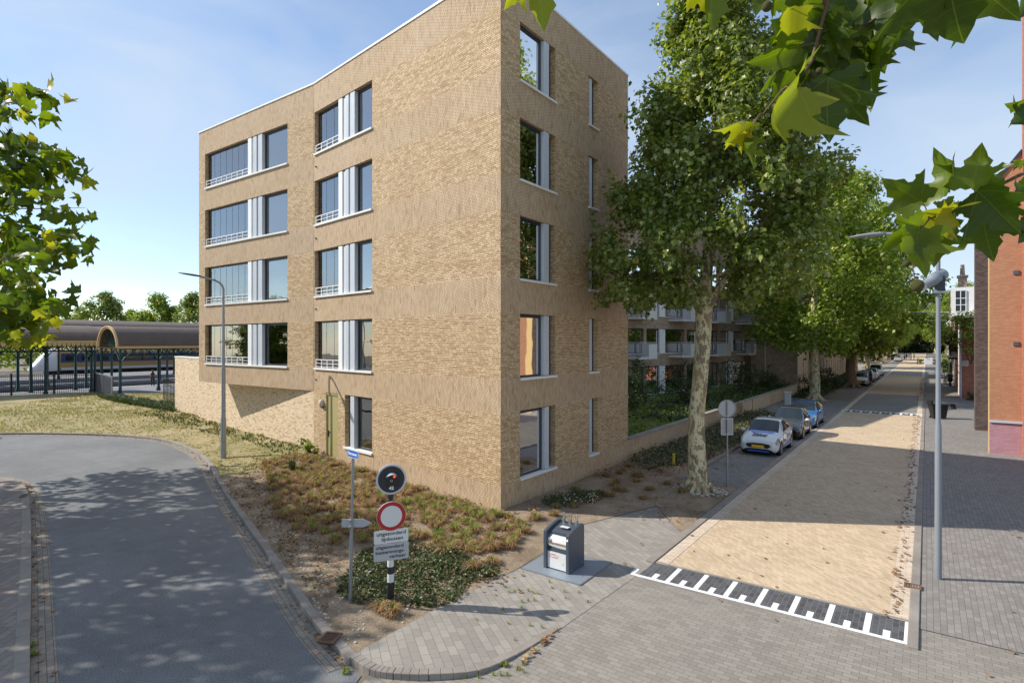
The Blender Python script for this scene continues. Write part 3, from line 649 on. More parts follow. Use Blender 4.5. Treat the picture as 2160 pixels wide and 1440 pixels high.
# brick gutter along the kerb on the asphalt side
def strip(name,pts,w,z,mat,side=1):
    q=offs(pts,w,side); mb=MB(); n=len(pts); vs=[(p[0],p[1],z) for p in pts]+[(p[0],p[1],z) for p in q]
    mb.add(vs,[(i,i+1,n+i+1,n+i) for i in range(n-1)]); 
    me=mb.build(name,M[mat]); uv=me.data.uv_layers[0].data; s=0; S=[0]
    for i in range(1,n): s+=math.hypot(pts[i][0]-pts[i-1][0],pts[i][1]-pts[i-1][1]); S.append(s)
    for p in me.data.polygons:
        for li in p.loop_indices:
            vi=me.data.loops[li].vertex_index; uv[li].uv=(S[vi%n],0 if vi<n else w)
    return st(me)
strip('gutter',kls,.34,.006,'gutterg',side=-1)
islk=smooth(isl,4)
kerbline('corner_kerb',islk,.16,.1,side=-1,zf=lambda i:.03+.085*(1-sms(i,11,24)))
# left kerb and brick pavement
lk_px=[(-160,1006),(-40,1008),(20,1014),(48,1026),(60,1045),(64,1080),(66,1150),(66,1250),(64,1350),(63,1440),(62,1560)]
lk=smooth(GP(lk_px),3)
kerbline('left_kerb',lk,.2,.11,side=1); strip('left_gutter',lk,.33,.006,'gutterg',side=-1)
sheetpoly('left_pavement',offs(lk,.1,1)+[(-9.5,1.0),(-40,1.0),(-40,9)],.10,M['pred'])
# street: table ramp, carriageway, kerbs
mb=MB(); mb.add([(XL+.02,YT,.03),(XR,YT,.03),(XR,298,.03),(XL+.02,298,.03)],[(0,1,2,3)]); st(mb.build('street_paving',M['beige']))
def ramp(y,name):
    mb=MB(); mb.add([(XL-.02,y,.012),(XR+.0,y,.012),(XR+.0,y+.86,.032),(XL-.02,y+.86,.032)],[(0,1,2,3)],0); st(mb.build(name,M['bluestone']))
    mb=MB(); w=(XR-XL)/8
    hz=lambda yy:.016+.02*(yy-y)/.86
    def q(x0,x1,y0,y1): mb.add([(x0,y0,hz(y0)),(x1,y0,hz(y0)),(x1,y1,hz(y1)),(x0,y1,hz(y1))],[(0,1,2,3)])
    q(XL-.2,XR+.05,y-.1,y+.0)
    for k in range(9):
        x=XL+w*k-(.0 if k else .18); q(x-.05,x+.05,y+.004,y+(.80 if k else .28))
        if k<8: x=XL+w*(k+.5); q(x-.055,x+.055,y+.004,y+.26)
    return tag(mb.build('ramp_marking',M['paintw']),kind='structure')
ramp(11.83,'table_ramp'); 
def ramp2(y):
    mb=MB(); mb.add([(XL-.02,y,.034),(XR,y,.034),(XR,y+1.3,.034),(XL-.02,y+1.3,.034)],[(0,1,2,3)],0); st(mb.build('table_ramp',M['bluestone']))
    mb=MB(); w=(XR-XL)/8
    def q(x0,x1,y0,y1): mb.add([(x0,y0,.038),(x1,y0,.038),(x1,y1,.038),(x0,y1,.038)],[(0,1,2,3)])
    q(XL-.05,XR+.05,y+1.1,y+1.3)
    for k in range(9):
        x=XL+w*k; q(x-.07,x+.07,y,y+1.09)
        if k<8: x+=w*.5; q(x-.08,x+.08,y+.75,y+1.09)
    st(mb.build('ramp_marking',M['paintw']))
ramp2(48.0); ramp2(103.0)
mb=MB(); mb.add([(XL+.02,49.3,.034),(XR,49.3,.034),(XR,66,.034),(XL+.02,66,.034)],[(0,1,2,3)]); st(mb.build('crossing_paving',M['pave']))
mb=MB(); mb.add([(XL+.02,104.3,.034),(XR,104.3,.034),(XR,120,.034),(XL+.02,120,.034)],[(0,1,2,3)]); st(mb.build('crossing_paving',M['pave']))
strip('street_gutter',[(XL+.02,YT+.02),(XL+.02,300)],.28,.036,'gutterb',side=1); strip('street_gutter',[(XR-.0,YT+.02),(XR,300)],.30,.036,'gutterb',side=-1)
mb=MB(); mb.box(XL-.02,XR,YT+.04,YT+.12,-.02,.037); st(mb.build('ramp_edge',M['kerb']))
kerbline('street_kerb',[(XL,YT),(XL,60),(XL,300)],.2,.06,side=-1); kerbline('street_kerb',[(XR,YT-1),(XR,60),(XR,300)],.16,.05,side=1)
mb=MB(); mb.add([(XR+.1,12.5,.02),(3.6,12.5,.02),(3.6,300,.02),(XR+.1,300,.02)],[(0,1,2,3)]); st(mb.build('right_pavement',M['paved']))
mb=MB(); mb.add([(3.6,12.5,.016),(30,12.5,.016),(30,34.6,.016),(3.6,34.6,.016)],[(0,1,2,3)]); st(mb.build('side_paving',M['paved']))
mb=MB(); mb.add([(-7.15,20.85,.012),(-5.2,20.85,.012),(-5.2,43,.012),(-7.35,43,.012)],[(0,1,2,3)]); st(mb.build('parking_lane',M['paved']))
mb=MB(); mb.add([(-11.5,43.6,.014),(-5.2,43.0,.014),(-5.2,57,.014),(-11.5,57,.014)],[(0,1,2,3)]); st(mb.build('driveway',M['paved']))
mb=MB(); mb.add([(-7.6,66,.012),(-5.2,66,.012),(-5.2,300,.012),(-7.6,300,.012)],[(0,1,2,3)]); st(mb.build('parking_lane',M['paved']))
mb=MB(); mb.add([(-15,112,.02),(-5.2,112,.02),(-5.2,150,.02),(-15,150,.02)],[(0,1,2,3)]); st(mb.build('side_street',M['pavel']))
kerbline('lane_kerb',[(-7.35,20.85),(-7.35,43)],.1,.07,side=-1); kerbline('lane_kerb',[(-7.2,20.8),(-5.3,20.8)],.1,.03,side=1)
# planting bed and dry verge
def wall_dist(x,y):
    # distance in front of the skewed front line C->A
    d=F1.d; n=F1.n; return (x-C.x)*n.x+(y-C.y)*n.y
def bed_h(x,y):
    kd=min(math.hypot(x-p[0],y-p[1]) for p in kls)
    lf=sms(-x,11,26)
    h=.09+ (.30*lf)*sms(kd,.2,3.5)+.04*math.sin(x*1.7+y)*math.sin(y*2.1)*sms(kd,.2,1.5)
    h+= .18*sms(-x,30,42)*sms(kd,.2,4)
    # fall to paving level at the street side
    e=min(sms(math.hypot(x-p[0],y-p[1]),.0,1.2) for p in edge_s)
    return h*(.25+.75*e)
edge_s=smooth(GP([(862,1325),(940,1275),(1093,1200),(1165,1155),(1180,1120),(1385,1068)]),4)+[(-5.25,15.3),(-5.25,17),(-5.25,19),(-5.3,20.7),(-7.3,21),(-7.4,25),(-7.4,30),(-7.4,36),(-7.4,42)]
kin=offs(kls,.13,1)
split_px=[(432,985),(520,985),(600,975),(700,965)]
sp=[XY(G(u,v,.2)) for u,v in [(450,1000),(540,990),(640,975),(705,958)]]
ki=min(range(len(kin)),key=lambda i:math.hypot(kin[i][0]-sp[0][0],kin[i][1]-sp[0][1]))
near=kin[:ki+1]
bedp=near+sp[1:]+[(C.x-12,C.y+1.95),(-21.3,15.6),(C.x-.2,C.y+.15),(C.x+.02,C.y+.2)]+[(-10.2,22.5),(-10.2,42.5),(-7.42,42.9),(-7.42,20.85),(-5.27,20.75),(-5.27,15.0)]+GP([(1385,1068),(1180,1120)])+[XY(G(1165,1155)),XY(G(1093,1200)),XY(G(940,1275)),XY(G(862,1325))]
sheetpoly('planting_bed',bedp,0,M['soil'],cell=.42,hf=bed_h)
far=kin[ki:]
verge=[sp[-1],sp[-2],sp[-3]]+[far[0]]+far[1:]+[(-75,6.3),(-62.9,12),(-60.5,20.6),(-57,20.3),(-52,26),(-41,22)]+[(-40.9,18.2),(-33,17.2),(-22.4,15.6)]
sheetpoly('grass_verge',verge,0,M['dryground'],cell=.9,hf=bed_h)
# far left of the back street beds
mb=MB(); mb.add([(-10.2,57,.05),(-7.6,57,.05),(-7.6,112,.05),(-10.2,112,.05)],[(0,1,2,3)]); st(mb.build('street_bed',M['dsoil']))
mb=MB(); mb.add([(-30,150,.03),(-7.6,150,.03),(-7.6,330,.03),(-30,330,.03)],[(0,1,2,3)]); st(mb.build('street_bed',M['dsoil']))
def gard_h(x,y): return .78+.12*math.sin(x*.9)*math.cos(y*.7)
sheetpoly('garden_ground',[(-10.45,22.6),(-10.45,62),(-14.5,68),(-22,68),(-22,22.6)],0,M['lawn'],cell=1.2,hf=gard_h)
# ================================================================ garden wall and back block
gw=empty('garden_wall',(-10.25,22.7,0),'long low retaining wall of upright brown bricks with a pale coping beside the shrubs','wall')
mb=MB(); mb.box(-10.45,-10.25,22.64,44,-.1,.95); mb.box(-10.45,-10.20,44,61.9,-.1,.95,0); mb.box(-9.9,-10.25,37.6,37.9,-.1,1.05,0); mb.box(-10.25,-9.95,40.1,40.4,-.1,1.1,0)
bp('wall',mb,[M['brickv']],gw)
mb=MB(); mb.box(-10.48,-10.17,22.64,62.0,.951,1.0); bp('coping',mb,M['kerb'],gw)
bb=empty('long_apartment_block',(-19.8,34,0),'long brown brick apartment block with white balconies behind the garden','building')
q1=Vector((-20.6,30,0)); q2=Vector((-14.3,69,0)); FB=Fac(q1,q2,flip=False)
zs=[.8,3.1,4.15,6.15,7.2,9.2,10.3]
holes=[]; floors=[(.85,3.1),(4.15,6.15),(7.2,9.2),(10.3,12.3)]
bays=[]; a=1.0
while a<FB.L-6: bays.append(a); a+=6.6
for z0,z1 in floors:
    for a in bays: holes.append((a,a+6.2,z0,z1))
mb=MB(); FB.wall(mb,0,FB.L,[.5,3.1,4.15,6.15,7.2,9.2,10.3,12.3,16.3],holes,.25,lambda z,a:1)
mb.add([FB.p(0,16.29),FB.p(FB.L,16.29),FB.p(FB.L,16.29,-11),FB.p(0,16.29,-11)],[(0,1,2,3)],0)
FS=Fac(FB.p(0,0,-11),FB.p(0,0),flip=False); FS.wall(mb,0,11,[.5,16.3],[],.2,lambda z,a:1)
bp('wall',mb,[M['brickg'],M['brickg']],bb)
for fi,(z0,z1) in enumerate(floors):
    if fi==3: continue
    for bi,a in enumerate(bays):
        wn=frame(FB,a,a+2.0,z0,z1,-.12,.08,.08,bb); sheet(FB,'pane',a+.08,a+1.92,z0+.08,z1-.1,-.15,'glass_sky',wn); room(FB,a,a+6.2,z0,z1,-.26,1.5,wn)
        mb=MB(); FB.box(mb,a+2.02,a+2.2,z0,z1-.02,-.2,.03,0); FB.box(mb,a+2.22,a+3.0,z0,z1-.04,-.2,-.05,0); bp('white_panel',mb,[M['white']],wn)
        w2=frame(FB,a+3.03,a+5.2,z0,z1,-.12,.08,.08,bb); sheet(FB,'pane',a+3.11,a+5.12,z0+.08,z1-.1,-.15,'glass_sky',w2); w3=frame(FB,a+5.22,a+6.2,z0,z1,-.12,.08,.08,bb); sheet(FB,'pane',a+5.3,a+6.12,z0+.08,z1-.1,-.15,'glass_sky',w3)
        if fi<3: 
            mb=MB(); FB.box(mb,a-.02,a+6.22,z0-.06,z0,-.2,.06); bp('sill',mb,M['wsill'],wn)
    # balconies
    for bi,a in enumerate(bays):
        if fi==0: continue
        z=z0-.25; pr=1.35
        a+=3.1; mb=MB(); FB.box(mb,a+.3,a+2.9,z-.15,z+.0,0,pr,0); FB.box(mb,a+1.7,a+2.9,z+.001,z+1.0,pr-.09,pr,0); FB.box(mb,a+2.82,a+2.9,z+.001,z+1.0,.0,pr-.092,0)
        bl=bp('balcony',mb,M['bal'],bb)
        mb=MB()
        for k in range(14): mb.bar(FB.p(a+.34+k*.11,z+.002,pr-.05),FB.p(a+.34+k*.11,z+1.05,pr-.05),.02)
        for k in range(11): mb.bar(FB.p(a+.34,z+.002,.05+k*.12),FB.p(a+.34,z+1.05,.05+k*.12),.02)
        mb.bar(FB.p(a+.32,z+1.12,pr-.05),FB.p(a+2.9,z+1.12,pr-.05),.05); mb.bar(FB.p(a+.34,z+1.12,0),FB.p(a+.34,z+1.12,pr),.05)
        bp('railing',mb,M['greypanel'],bl)
# brick volume projecting to the street and the street wing
wg=empty('street_wing',(-10.25,62,0),'low brick wing of the back block with narrow slit windows along the street','building')
Fv=Fac((-14.6,62,0),(-10.25,62,0),flip=False); Fw=Fac((-10.25,62,0),(-10.25,112,0),flip=False)
mb=MB(); Fv.wall(mb,0,Fv.L,[.4,3.3,5.3],[],.2,lambda z,a:1 if z>3.3 else 0)
sl=[]; y=3.0
while y<46: sl+= [(y,y+.32,.9,3.2)]; y+=3.1 if int(y)%2 else 2.2
up=[]; y=2.0
while y<46: up.append((y,y+2.2,4.3,5.0 if False else 6.0)); y+=4.4
Fw.wall(mb,0,Fw.L,[-.1,3.4,4.3,6.0,7.0,9.8],[h for h in sl]+up,.2,lambda z,a:2)
mb.add([(-10.25,62,9.8),(-10.25,112,9.8),(-20,112,9.8),(-20,62,9.8)],[(0,1,2,3)],0)
mb.add([(-20,62.0,5.3),(-10.25,62.0,5.3),(-10.25,62.0,9.8),(-20,62.0,9.8)],[(0,1,2,3)],1)
bp('wall',mb,[M['brickg'],M['brickg'],M['brickp']],wg)
mb=MB(); Fv.box(mb,-.1,Fv.L+.05,5.3,5.42,-.1,.06); bp('trim',mb,M['bal'],wg)
mb=MB(); mb.bar(Fv.p(1.4,.5,.05),Fv.p(1.4,5.2,.05),.08); bp('rain_pipe',mb,M['greypanel'],wg)
for h in sl: sheet(Fw,'window',h[0],h[1],h[2],h[3],-.15,'anth',wg)
for h in up: 
    wn=frame(Fw,h[0],h[1],h[2],h[3],-.1,.07,.07,wg); sheet(Fw,'pane',h[0]+.07,h[1]-.07,h[2]+.07,h[3]-.1,-.13,'glass_far',wn); sheet(Fw,'back_wall',h[0],h[1],h[2],h[3],-.6,'room',wn)
    mb=MB(); Fw.box(mb,h[1]+.01,h[1]+.5,h[2],h[3],-.01,.04); bp('white_panel',mb,M['white'],wn)
# ================================================================ right hand buildings
ob=empty('gabled_house',(2.3,33.8,0),'tall gabled house with an orange painted brick side wall and pink plinth','building')
Fo=Fac((2.3,33.8,0),(14,33.8,0),flip=False) # n = (0,-1)
mb=MB(); pw=[( 2.3,1.5),(3.42,1.5),(3.42,13.5),(3.35,13.4),(2.3,11.9)]
vs=[(x,33.8,z) for x,z in pw]; mb.add(vs,[tuple(range(5))],0)
mb.add([(2.3,33.8,0),(3.42,33.8,0),(3.42,33.8,1.5),(2.3,33.8,1.5)],[(0,1,2,3)],1)
mb.add([(2.3,33.8,0),(2.3,34.5,0),(2.3,34.5,11.9),(2.3,33.8,11.9)],[(0,1,2,3)],2)
mb.add([(2.3,33.8,11.9),(2.3,34.5,11.9),(3.42,34.5,13.5),(3.42,33.8,13.5)],[(0,1,2,3)],2)
mb.add([(2.3,34.5,0),(4,34.5,0),(4,34.5,11.9),(2.3,34.5,11.9)],[(0,1,2,3)],2)
bp('wall',mb,[M['bricko'],M['brickpink'],M['yellowtrim']],ob)
mb=MB(); mb.box(2.3,3.42,33.73,33.798,1.46,1.56); bp('plinth_band',mb,M['greypanel'],ob)
for z in(8.15,4.99):
    c=at(2141,26.0,z); mb=MB(); mb.box(c.x-.1,c.x+.1,33.76,33.799,z-.09,z+.09); v=bp('wall_vent',mb,M['anth'],ob)
    mb=MB(); 
    for k in range(4): mb.box(c.x-.08,c.x+.08,33.745,33.758,z-.07+k*.04,z-.055+k*.04)
    bp('grille',mb,M['galv'],v)
mb=MB(); mb.bar((2.27,33.77,11.93),(3.42,33.77,13.55),.07,.1); bp('gable_trim',mb,M['anth'],ob)
rb=empty('red_brick_house',(3.42,33.3,0),'tall red brick house with white windows rising at the end of the orange wall','building')
rw=[(6.5,8.3,2.0,4.6),(6.5,8.3,6.2,8.8),(10,11.8,2.0,4.6),(10,11.8,6.2,8.8),(4.2,5.4,6.2,8.8),(4.2,5.4,10,12),(6.5,8.3,10,12.4)]
Fr=Fac((3.42,33.3,0),(16,33.3,0),flip=False); mb=MB(); Fr.wall(mb,0,Fr.L,[0,22],[(a-3.42,b-3.42,c_,d_) for a,b,c_,d_ in rw],.15,lambda z,a:0)
mb.add([(3.42,33.3,0),(3.42,33.9,0),(3.42,33.9,22),(3.42,33.3,22)],[(0,1,2,3)],0); mb.add([(3.42,33.9,0),(16,33.9,0),(16,33.9,22),(3.42,33.9,22)],[(0,1,2,3)],0); mb.add([(3.42,33.3,22),(16,33.3,22),(16,33.9,22),(3.42,33.9,22)],[(0,1,2,3)],0)
bp('wall',mb,[M['brickr'],M['brickr']],rb)
for a,b,c_,d_ in rw:
    wn=frame(Fr,a-3.42,b-3.42,c_,d_,-.05,.14,.08,rb,mat='white'); sheet(Fr,'pane',a-3.3,b-3.54,c_+.1,d_-.15,-.1,'anth',wn)
db=empty('dark_brick_house',(2.45,42.3,0),'dark brown brick house with a corniced flat top behind the orange gable','building')
mb=MB(); mb.box(2.25,12,42.3,43.2,0,14.3); bp('wall',mb,M['brickk'],db); mb=MB(); mb.box(2.15,12.1,42.2,43.3,14.301,14.5); mb.box(2.2,12.05,42.25,43.25,14.0,14.29); bp('cornice',mb,M['roofdark'],db)
# low red house with white roof terrace
rh=empty('low_red_house',(2.55,65,0),'low red brick house end wall with white roof bay and drainpipe','building')
mb=MB(); mb.box(2.55,9,65,74,-.1,7.2,0); mb.box(2.55,3.0,64.9,64.999,2.9,3.4,1); bp('wall',mb,[M['brickr'],M['creamr']],rh)
mb=MB(); mb.box(2.2,9.2,64.6,74.2,7.202,7.4); bp('roof_edge',mb,M['white'],rh)
mb=MB(); mb.tube([(2.45,64.85,0),(2.45,64.85,7.2)],[.07,.07],10); bp('drainpipe',mb,M['greypanel'],rh)
mb=MB(); mb.box(1.9,5.5,66,72,7.402,10.0); by=bp('roof_bay',mb,M['white'],rh)
mb=MB(); mb.box(2.1,2.9,65.93,65.995,7.8,9.7,0); 
bp('bay_window',mb,[M['anth']],by)
mb=MB(); 
for x in(2.1,2.48,2.86): mb.box(x-.03,x+.03,65.9,65.93,7.8,9.7)
for z in(7.8,8.4,9.0,9.7): mb.box(2.1,2.9,65.89,65.899,z-.03,z+.03)
bp('window_bars',mb,M['white'],by)
mb=MB(); mb.box(2.6,3.3,74,75,7,11.6); mb.box(2.5,3.4,73.9,75.1,11.6,11.8); mb.tube([(2.95,74.5,11.8),(2.95,74.5,12.9)],[.22,.16],10); bp('chimney',mb,M['brickg'],rh)
# terrace houses further up the street
def terrace(y0,y1,h,mat,lab,wmat='white',bay=True,x=2.7):
    t=empty('terrace_house',(x,y0,0),lab,'house',None)
    f=Fac((x,y0,0),(x,y1,0)); f.n=Vector((-1,0,0))
    n=max(2,int((y1-y0)/2.6)); hs=[]; st_=(y1-y0)/n; nf=int(h/3.2)
    for fl in range(nf):
        for k in range(n): hs.append((k*st_+.6,(k+1)*st_-.6,fl*3.2+.9,fl*3.2+2.7))
    mb=MB(); f.wall(mb,0,f.L,[-.1,h],hs,.15,lambda z,a:0); mb.add([(x,y0,-.1),(x+9,y0,-.1),(x+9,y0,h),(x,y0,h)],[(0,1,2,3)],0); mb.add([(x,y0,h),(x+9,y0,h),(x+9,y1,h),(x,y1,h)],[(0,1,2,3)],0)
    mb.add([(x,y1,-.1),(x+9,y1,-.1),(x+9,y1,h),(x,y1,h)],[(0,1,2,3)],0)
    bp('wall',mb,[M[mat],M[mat]],t)
    for q in hs:
        wn=frame(f,q[0],q[1],q[2],q[3],-.04,.09,.06,t,mat=wmat); sheet(f,'pane',q[0]+.05,q[1]-.05,q[2]+.05,q[3]-.05,-.08,'cglass',wn)
    mb=MB(); mb.box(x-.15,x+.1,y0,y1,h-.02,h+.25); bp('gutter_board',mb,M['white'],t)
    if bay:
        yb=y0+2.2; mb=MB(); mb.box(x-.8,x-.001,yb,yb+2.2,3.2,3.4,1); mb.box(x-.75,x-.001,yb+.05,yb+2.15,3.401,6.3,0)
        b_=bp('bay_window',mb,[M['white'],M['anth']],t); mb=MB(); mb.box(x-.78,x-.752,yb+.15,yb+2.05,4.0,6.0); mb.box(x-.7,x-.1,yb+.02,yb+.048,4.0,6.0); bp('pane',mb,M['cglass'],b_)
    return t
terrace(75.2,88,9.4,'brickr','red brick terrace house with a dark hanging bay window just past the low red house')
terrace(88.2,112,8.8,'creamr','cream rendered terrace house beyond the red brick one with white gutter board',x=2.9)
t=terrace(150,186,9.6,'brickp','pale brick terrace far up the street beyond the side street',bay=False,x=4.2)
mb=MB(); mb.box(3.2,6.0,92,98,8.8,11.0); bp('glass_dormer',mb,M['white'],[o for o in COL.objects if o.name.startswith('terrace_house')][1])
# ================================================================ foliage helpers
rng=np.random.default_rng(5)
T_STAR=(np.array([(0,0),(.34,-.02),(.30,.22),(.52,.42),(.24,.55),(0,1.0),(-.24,.55),(-.52,.42),(-.30,.22),(-.34,-.02)],float),[(0,1,2,3,4,5),(0,5,6,7,8,9)])
T_DIA=(np.array([(0,0),(.36,.42),(0,1.0),(-.36,.42)],float),[(0,1,2),(0,2,3)])
def leafmesh(name,pos,size,mat,tpl=T_STAR,up=.35,fold=.25,dirs=None,extra_mat=None,tint=None,hang=0.0):
    N=len(pos); pos=np.asarray(pos,float); size=np.broadcast_to(np.asarray(size,float),(N,))
    nrm=rng.normal(size=(N,3)); nrm/=np.linalg.norm(nrm,axis=1,keepdims=True)
    if dirs is not None: nrm=nrm*.7+dirs*.75
    nrm[:,2]=nrm[:,2]+up*1.6; nrm/=np.linalg.norm(nrm,axis=1,keepdims=True)
    a=rng.normal(size=(N,3)); a[:,2]-=hang; y=a-nrm*(a*nrm).sum(1,keepdims=True); y/=np.linalg.norm(y,axis=1,keepdims=True); x=np.cross(y,nrm)
    P,Fc=tpl; k=len(P)
    z=np.abs(P[:,0])*fold - (P[:,1]**2)*.18
    V=pos[:,None,:]+size[:,None,None]*(x[:,None,:]*P[None,:,0,None]+y[:,None,:]*P[None,:,1,None]+nrm[:,None,:]*z[None,:,None])
    V=V.reshape(-1,3); lt=[]; ls_=[]; 
    base=np.arange(N)[:,None]*k
    idx=np.concatenate([base+np.array(f)[None,:] for f in Fc],axis=1)  # N x sum
    lens=[len(f) for f in Fc]; loops=idx.reshape(-1)
    tot=np.tile(np.array(lens),N); start=np.concatenate([[0],np.cumsum(tot)[:-1]])
    me=bpy.data.meshes.new(name); me.vertices.add(len(V)); me.vertices.foreach_set('co',V.reshape(-1).astype(np.float32))
    me.loops.add(len(loops)); me.loops.foreach_set('vertex_index',loops.astype(np.int32)); me.polygons.add(len(tot)); me.polygons.foreach_set('loop_start',start.astype(np.int32)); me.polygons.foreach_set('loop_total',tot.astype(np.int32))
    me.update(calc_edges=True); me.materials.append(mat)
    at_=me.attributes.new('tint','FLOAT','POINT'); tv=rng.random(N) if tint is None else tint
    at_.data.foreach_set('value',np.repeat(tv,k).astype(np.float32))
    o=bpy.data.objects.new(name,me); COL.objects.link(o); return o
def blob_positions(clumps,n):
    """leaf positions spread in clumps [(x,y,z,r)], denser near each clump's shell; returns pos, outward dirs"""
    c=np.array(clumps); w=c[:,3]**2; idx=rng.choice(len(c),size=n,p=w/w.sum())
    d=rng.normal(size=(n,3)); d/=np.linalg.norm(d,axis=1,keepdims=True)
    rr=rng.random(n)**.45*(1+.18*rng.normal(size=n)); p=c[idx,:3]+d*(rr*c[idx,3])[:,None]*np.array([1,1,.8]); return p,d
def interp(tbl,z):
    zs=[t[0] for t in tbl]; out=[]
    for j in range(1,len(tbl[0])): out.append(float(np.interp(z,zs,[t[j] for t in tbl])))
    return out
def crown_clumps(tbl,n,rmin,rmax,fill=.35,rnd=R):
    """tbl rows: z, centre x, centre y, radius x, radius y"""
    out=[]; z0,z1=tbl[0][0],tbl[-1][0]; tries=0
    while len(out)<n and tries<n*40:
        tries+=1; z=rnd.uniform(z0,z1); cx,cy,rx,ry=interp(tbl,z)
        if rnd.random()>max(rx,ry)/max(t[3] for t in tbl)*1.0+.1: continue
        a=rnd.uniform(0,2*math.pi); q=math.sqrt(rnd.uniform(fill**2,1)); r=rnd.uniform(rmin,rmax)
        out.append((cx+math.cos(a)*q*max(rx-r*.7,.1),cy+math.sin(a)*q*max(ry-r*.7,.1),z,r))
    return out
def limbs(mb,forks,targets,r0,rnd=R,n=8,sag=.1):
    for t in targets:
        f=min(forks,key=lambda q:(Vector(q[:3])-Vector(t)).length+rnd.uniform(0,2.0)); a=Vector(f[:3]); b=Vector(t); 
        rr=min(r0,f[3]*.8); L_=(b-a).length; m1=a.lerp(b,.35)+Vector((rnd.uniform(-1,1),rnd.uniform(-1,1),.6))*L_*sag; m2=a.lerp(b,.7)+Vector((rnd.uniform(-1,1),rnd.uniform(-1,1),.4))*L_*sag
        mb.tube([a,m1,m2,b],[rr,rr*.7,rr*.42,rr*.12],n)
def tree(name,loc,tr_pts,tr_r,tbl,ncl,nleaf,lsize,lmat,label,group='plane trees along the street',bark='bark',rcl=(.7,1.3),seed=1,tpl=T_STAR,nlimb=26,roots=True,fill=.35,twigs=0,cat='tree'):
    rnd=random.Random(seed); t=empty(name,loc,label,cat,group)
    mb=MB(); pts=[Vector(p) for p in tr_pts]; mb.tube(pts,tr_r,16,0,wob=.10)
    cl=crown_clumps(tbl,ncl,rcl[0],rcl[1],fill,rnd)
    if name=='plane_tree' and twigs: cl=[c for c in cl if not (c[2]<7.7 and abs(c[0]*CS+c[1]*SN-.25)<.75 and (-c[0]*SN+c[1]*CS)<1.2)]
    forks=[(p.x,p.y,p.z,r) for p,r in list(zip(pts,tr_r))[-4:]]
    tg=[c[:3] for c in rnd.sample(cl,min(nlimb,len(cl)))]; limbs(mb,forks,tg,tr_r[-2]*.6,rnd)
    tk=mb.build('trunk',M[bark],t)
    if roots:
        mb=MB()
        for k in range(7):
            a=k*.9+rnd.random()*.4; dd=Vector((math.cos(a),math.sin(a),0)); r=tr_r[0]
            mb.tube([dd*r*.6+Vector((0,0,.42)),dd*r*1.15+Vector((0,0,.08)),dd*r*1.9+Vector((0,0,-.05))],[r*.25,r*.2,r*.07],8)
        mb.build('root_flare',M[bark],t)
    p,dr=blob_positions(cl,nleaf)
    if twigs:   # upright leafy shoots that break the crown's outline
        sh=[]
        for q in range(twigs):
            c=rnd.choice(cl); a=rnd.uniform(0,6.28); e=c[3]*.8; x,y,z=c[0]+math.cos(a)*e,c[1]+math.sin(a)*e,c[2]+c[3]*.3; L_=rnd.uniform(.35,.95); lx,ly=rnd.uniform(-.3,.3),rnd.uniform(-.3,.3)
            for k in range(11): t_=k/10; sh.append((x+lx*t_*L_+rnd.gauss(0,.04),y+ly*t_*L_+rnd.gauss(0,.04),z+t_*L_))
        sh=np.array(sh); p=np.concatenate([p,sh]); dr=np.concatenate([dr,np.zeros_like(sh)]); nleaf=len(p)
    o=leafmesh('crown',p,lsize*(0.65+.7*rng.random(nleaf)),M[lmat],tpl,dirs=dr,hang=.5); o.parent=t
    return t
# ---- the big plane tree by the parking bay
TB=at(1472,19.4); 
z_tr=[(0,0,-.1),(0,.0,.35),(-.03,0,1.2),(-.05,0,2.6),(.1,0,4.0),(.18,.02,5.2),(.2,.02,6.1),(.3,.05,7.2),(.45,.1,9),(.6,.1,11.5),(.6,.1,14)]
def camoff(dx,dd): return Vector((CS*dx-SN*dd,SN*dx+CS*dd,0))   # offset: dx to the right, dd away
tp=[camoff(p[0],p[1])+Vector((0,0,p[2])) for p in z_tr]
prof=[(6.5,.0,3.5),(7.3,.1,4.05),(8.6,.4,4.15),(9.9,.75,4.05),(11.3,1.0,3.8),(12.6,.7,3.1),(14.2,.62,2.2),(15.8,.55,1.85),(17.4,.5,1.2)]
tbl=[]
for z,cx,rx in prof: 
    c=camoff(cx,.15); tbl.append((z,c.x,c.y,rx,rx*.9 if z<12 else rx))
tree('plane_tree',TB,tp,[.44,.34,.285,.262,.25,.25,.285,.20,.16,.12,.05],tbl,360,52000,.15,'leafA','tall plane tree with mottled cream and grey bark beside the sharp brick building corner',rcl=(.38,.85),twigs=420,seed=3,nlimb=34,fill=.45)
mb=MB(); b0=camoff(.18,0)+Vector((0,0,6.0)); mb.tube([b0,b0+camoff(-.45,-.1)+Vector((0,0,.7)),b0+camoff(-.62,-.2)+Vector((0,0,1.8)),b0+camoff(-1.6,-.2)+Vector((0,0,4.5))],[.16,.13,.10,.04],10)
mb.tube([b0,b0+camoff(.5,-.1)+Vector((0,0,.9)),b0+camoff(1.3,-.2)+Vector((0,0,2.2)),b0+camoff(2.6,-.2)+Vector((0,0,4.0))],[.17,.12,.09,.04],10)
big=[o for o in COL.objects if o.name=='plane_tree'][0]; mb.build('branch',M['bark'],big)
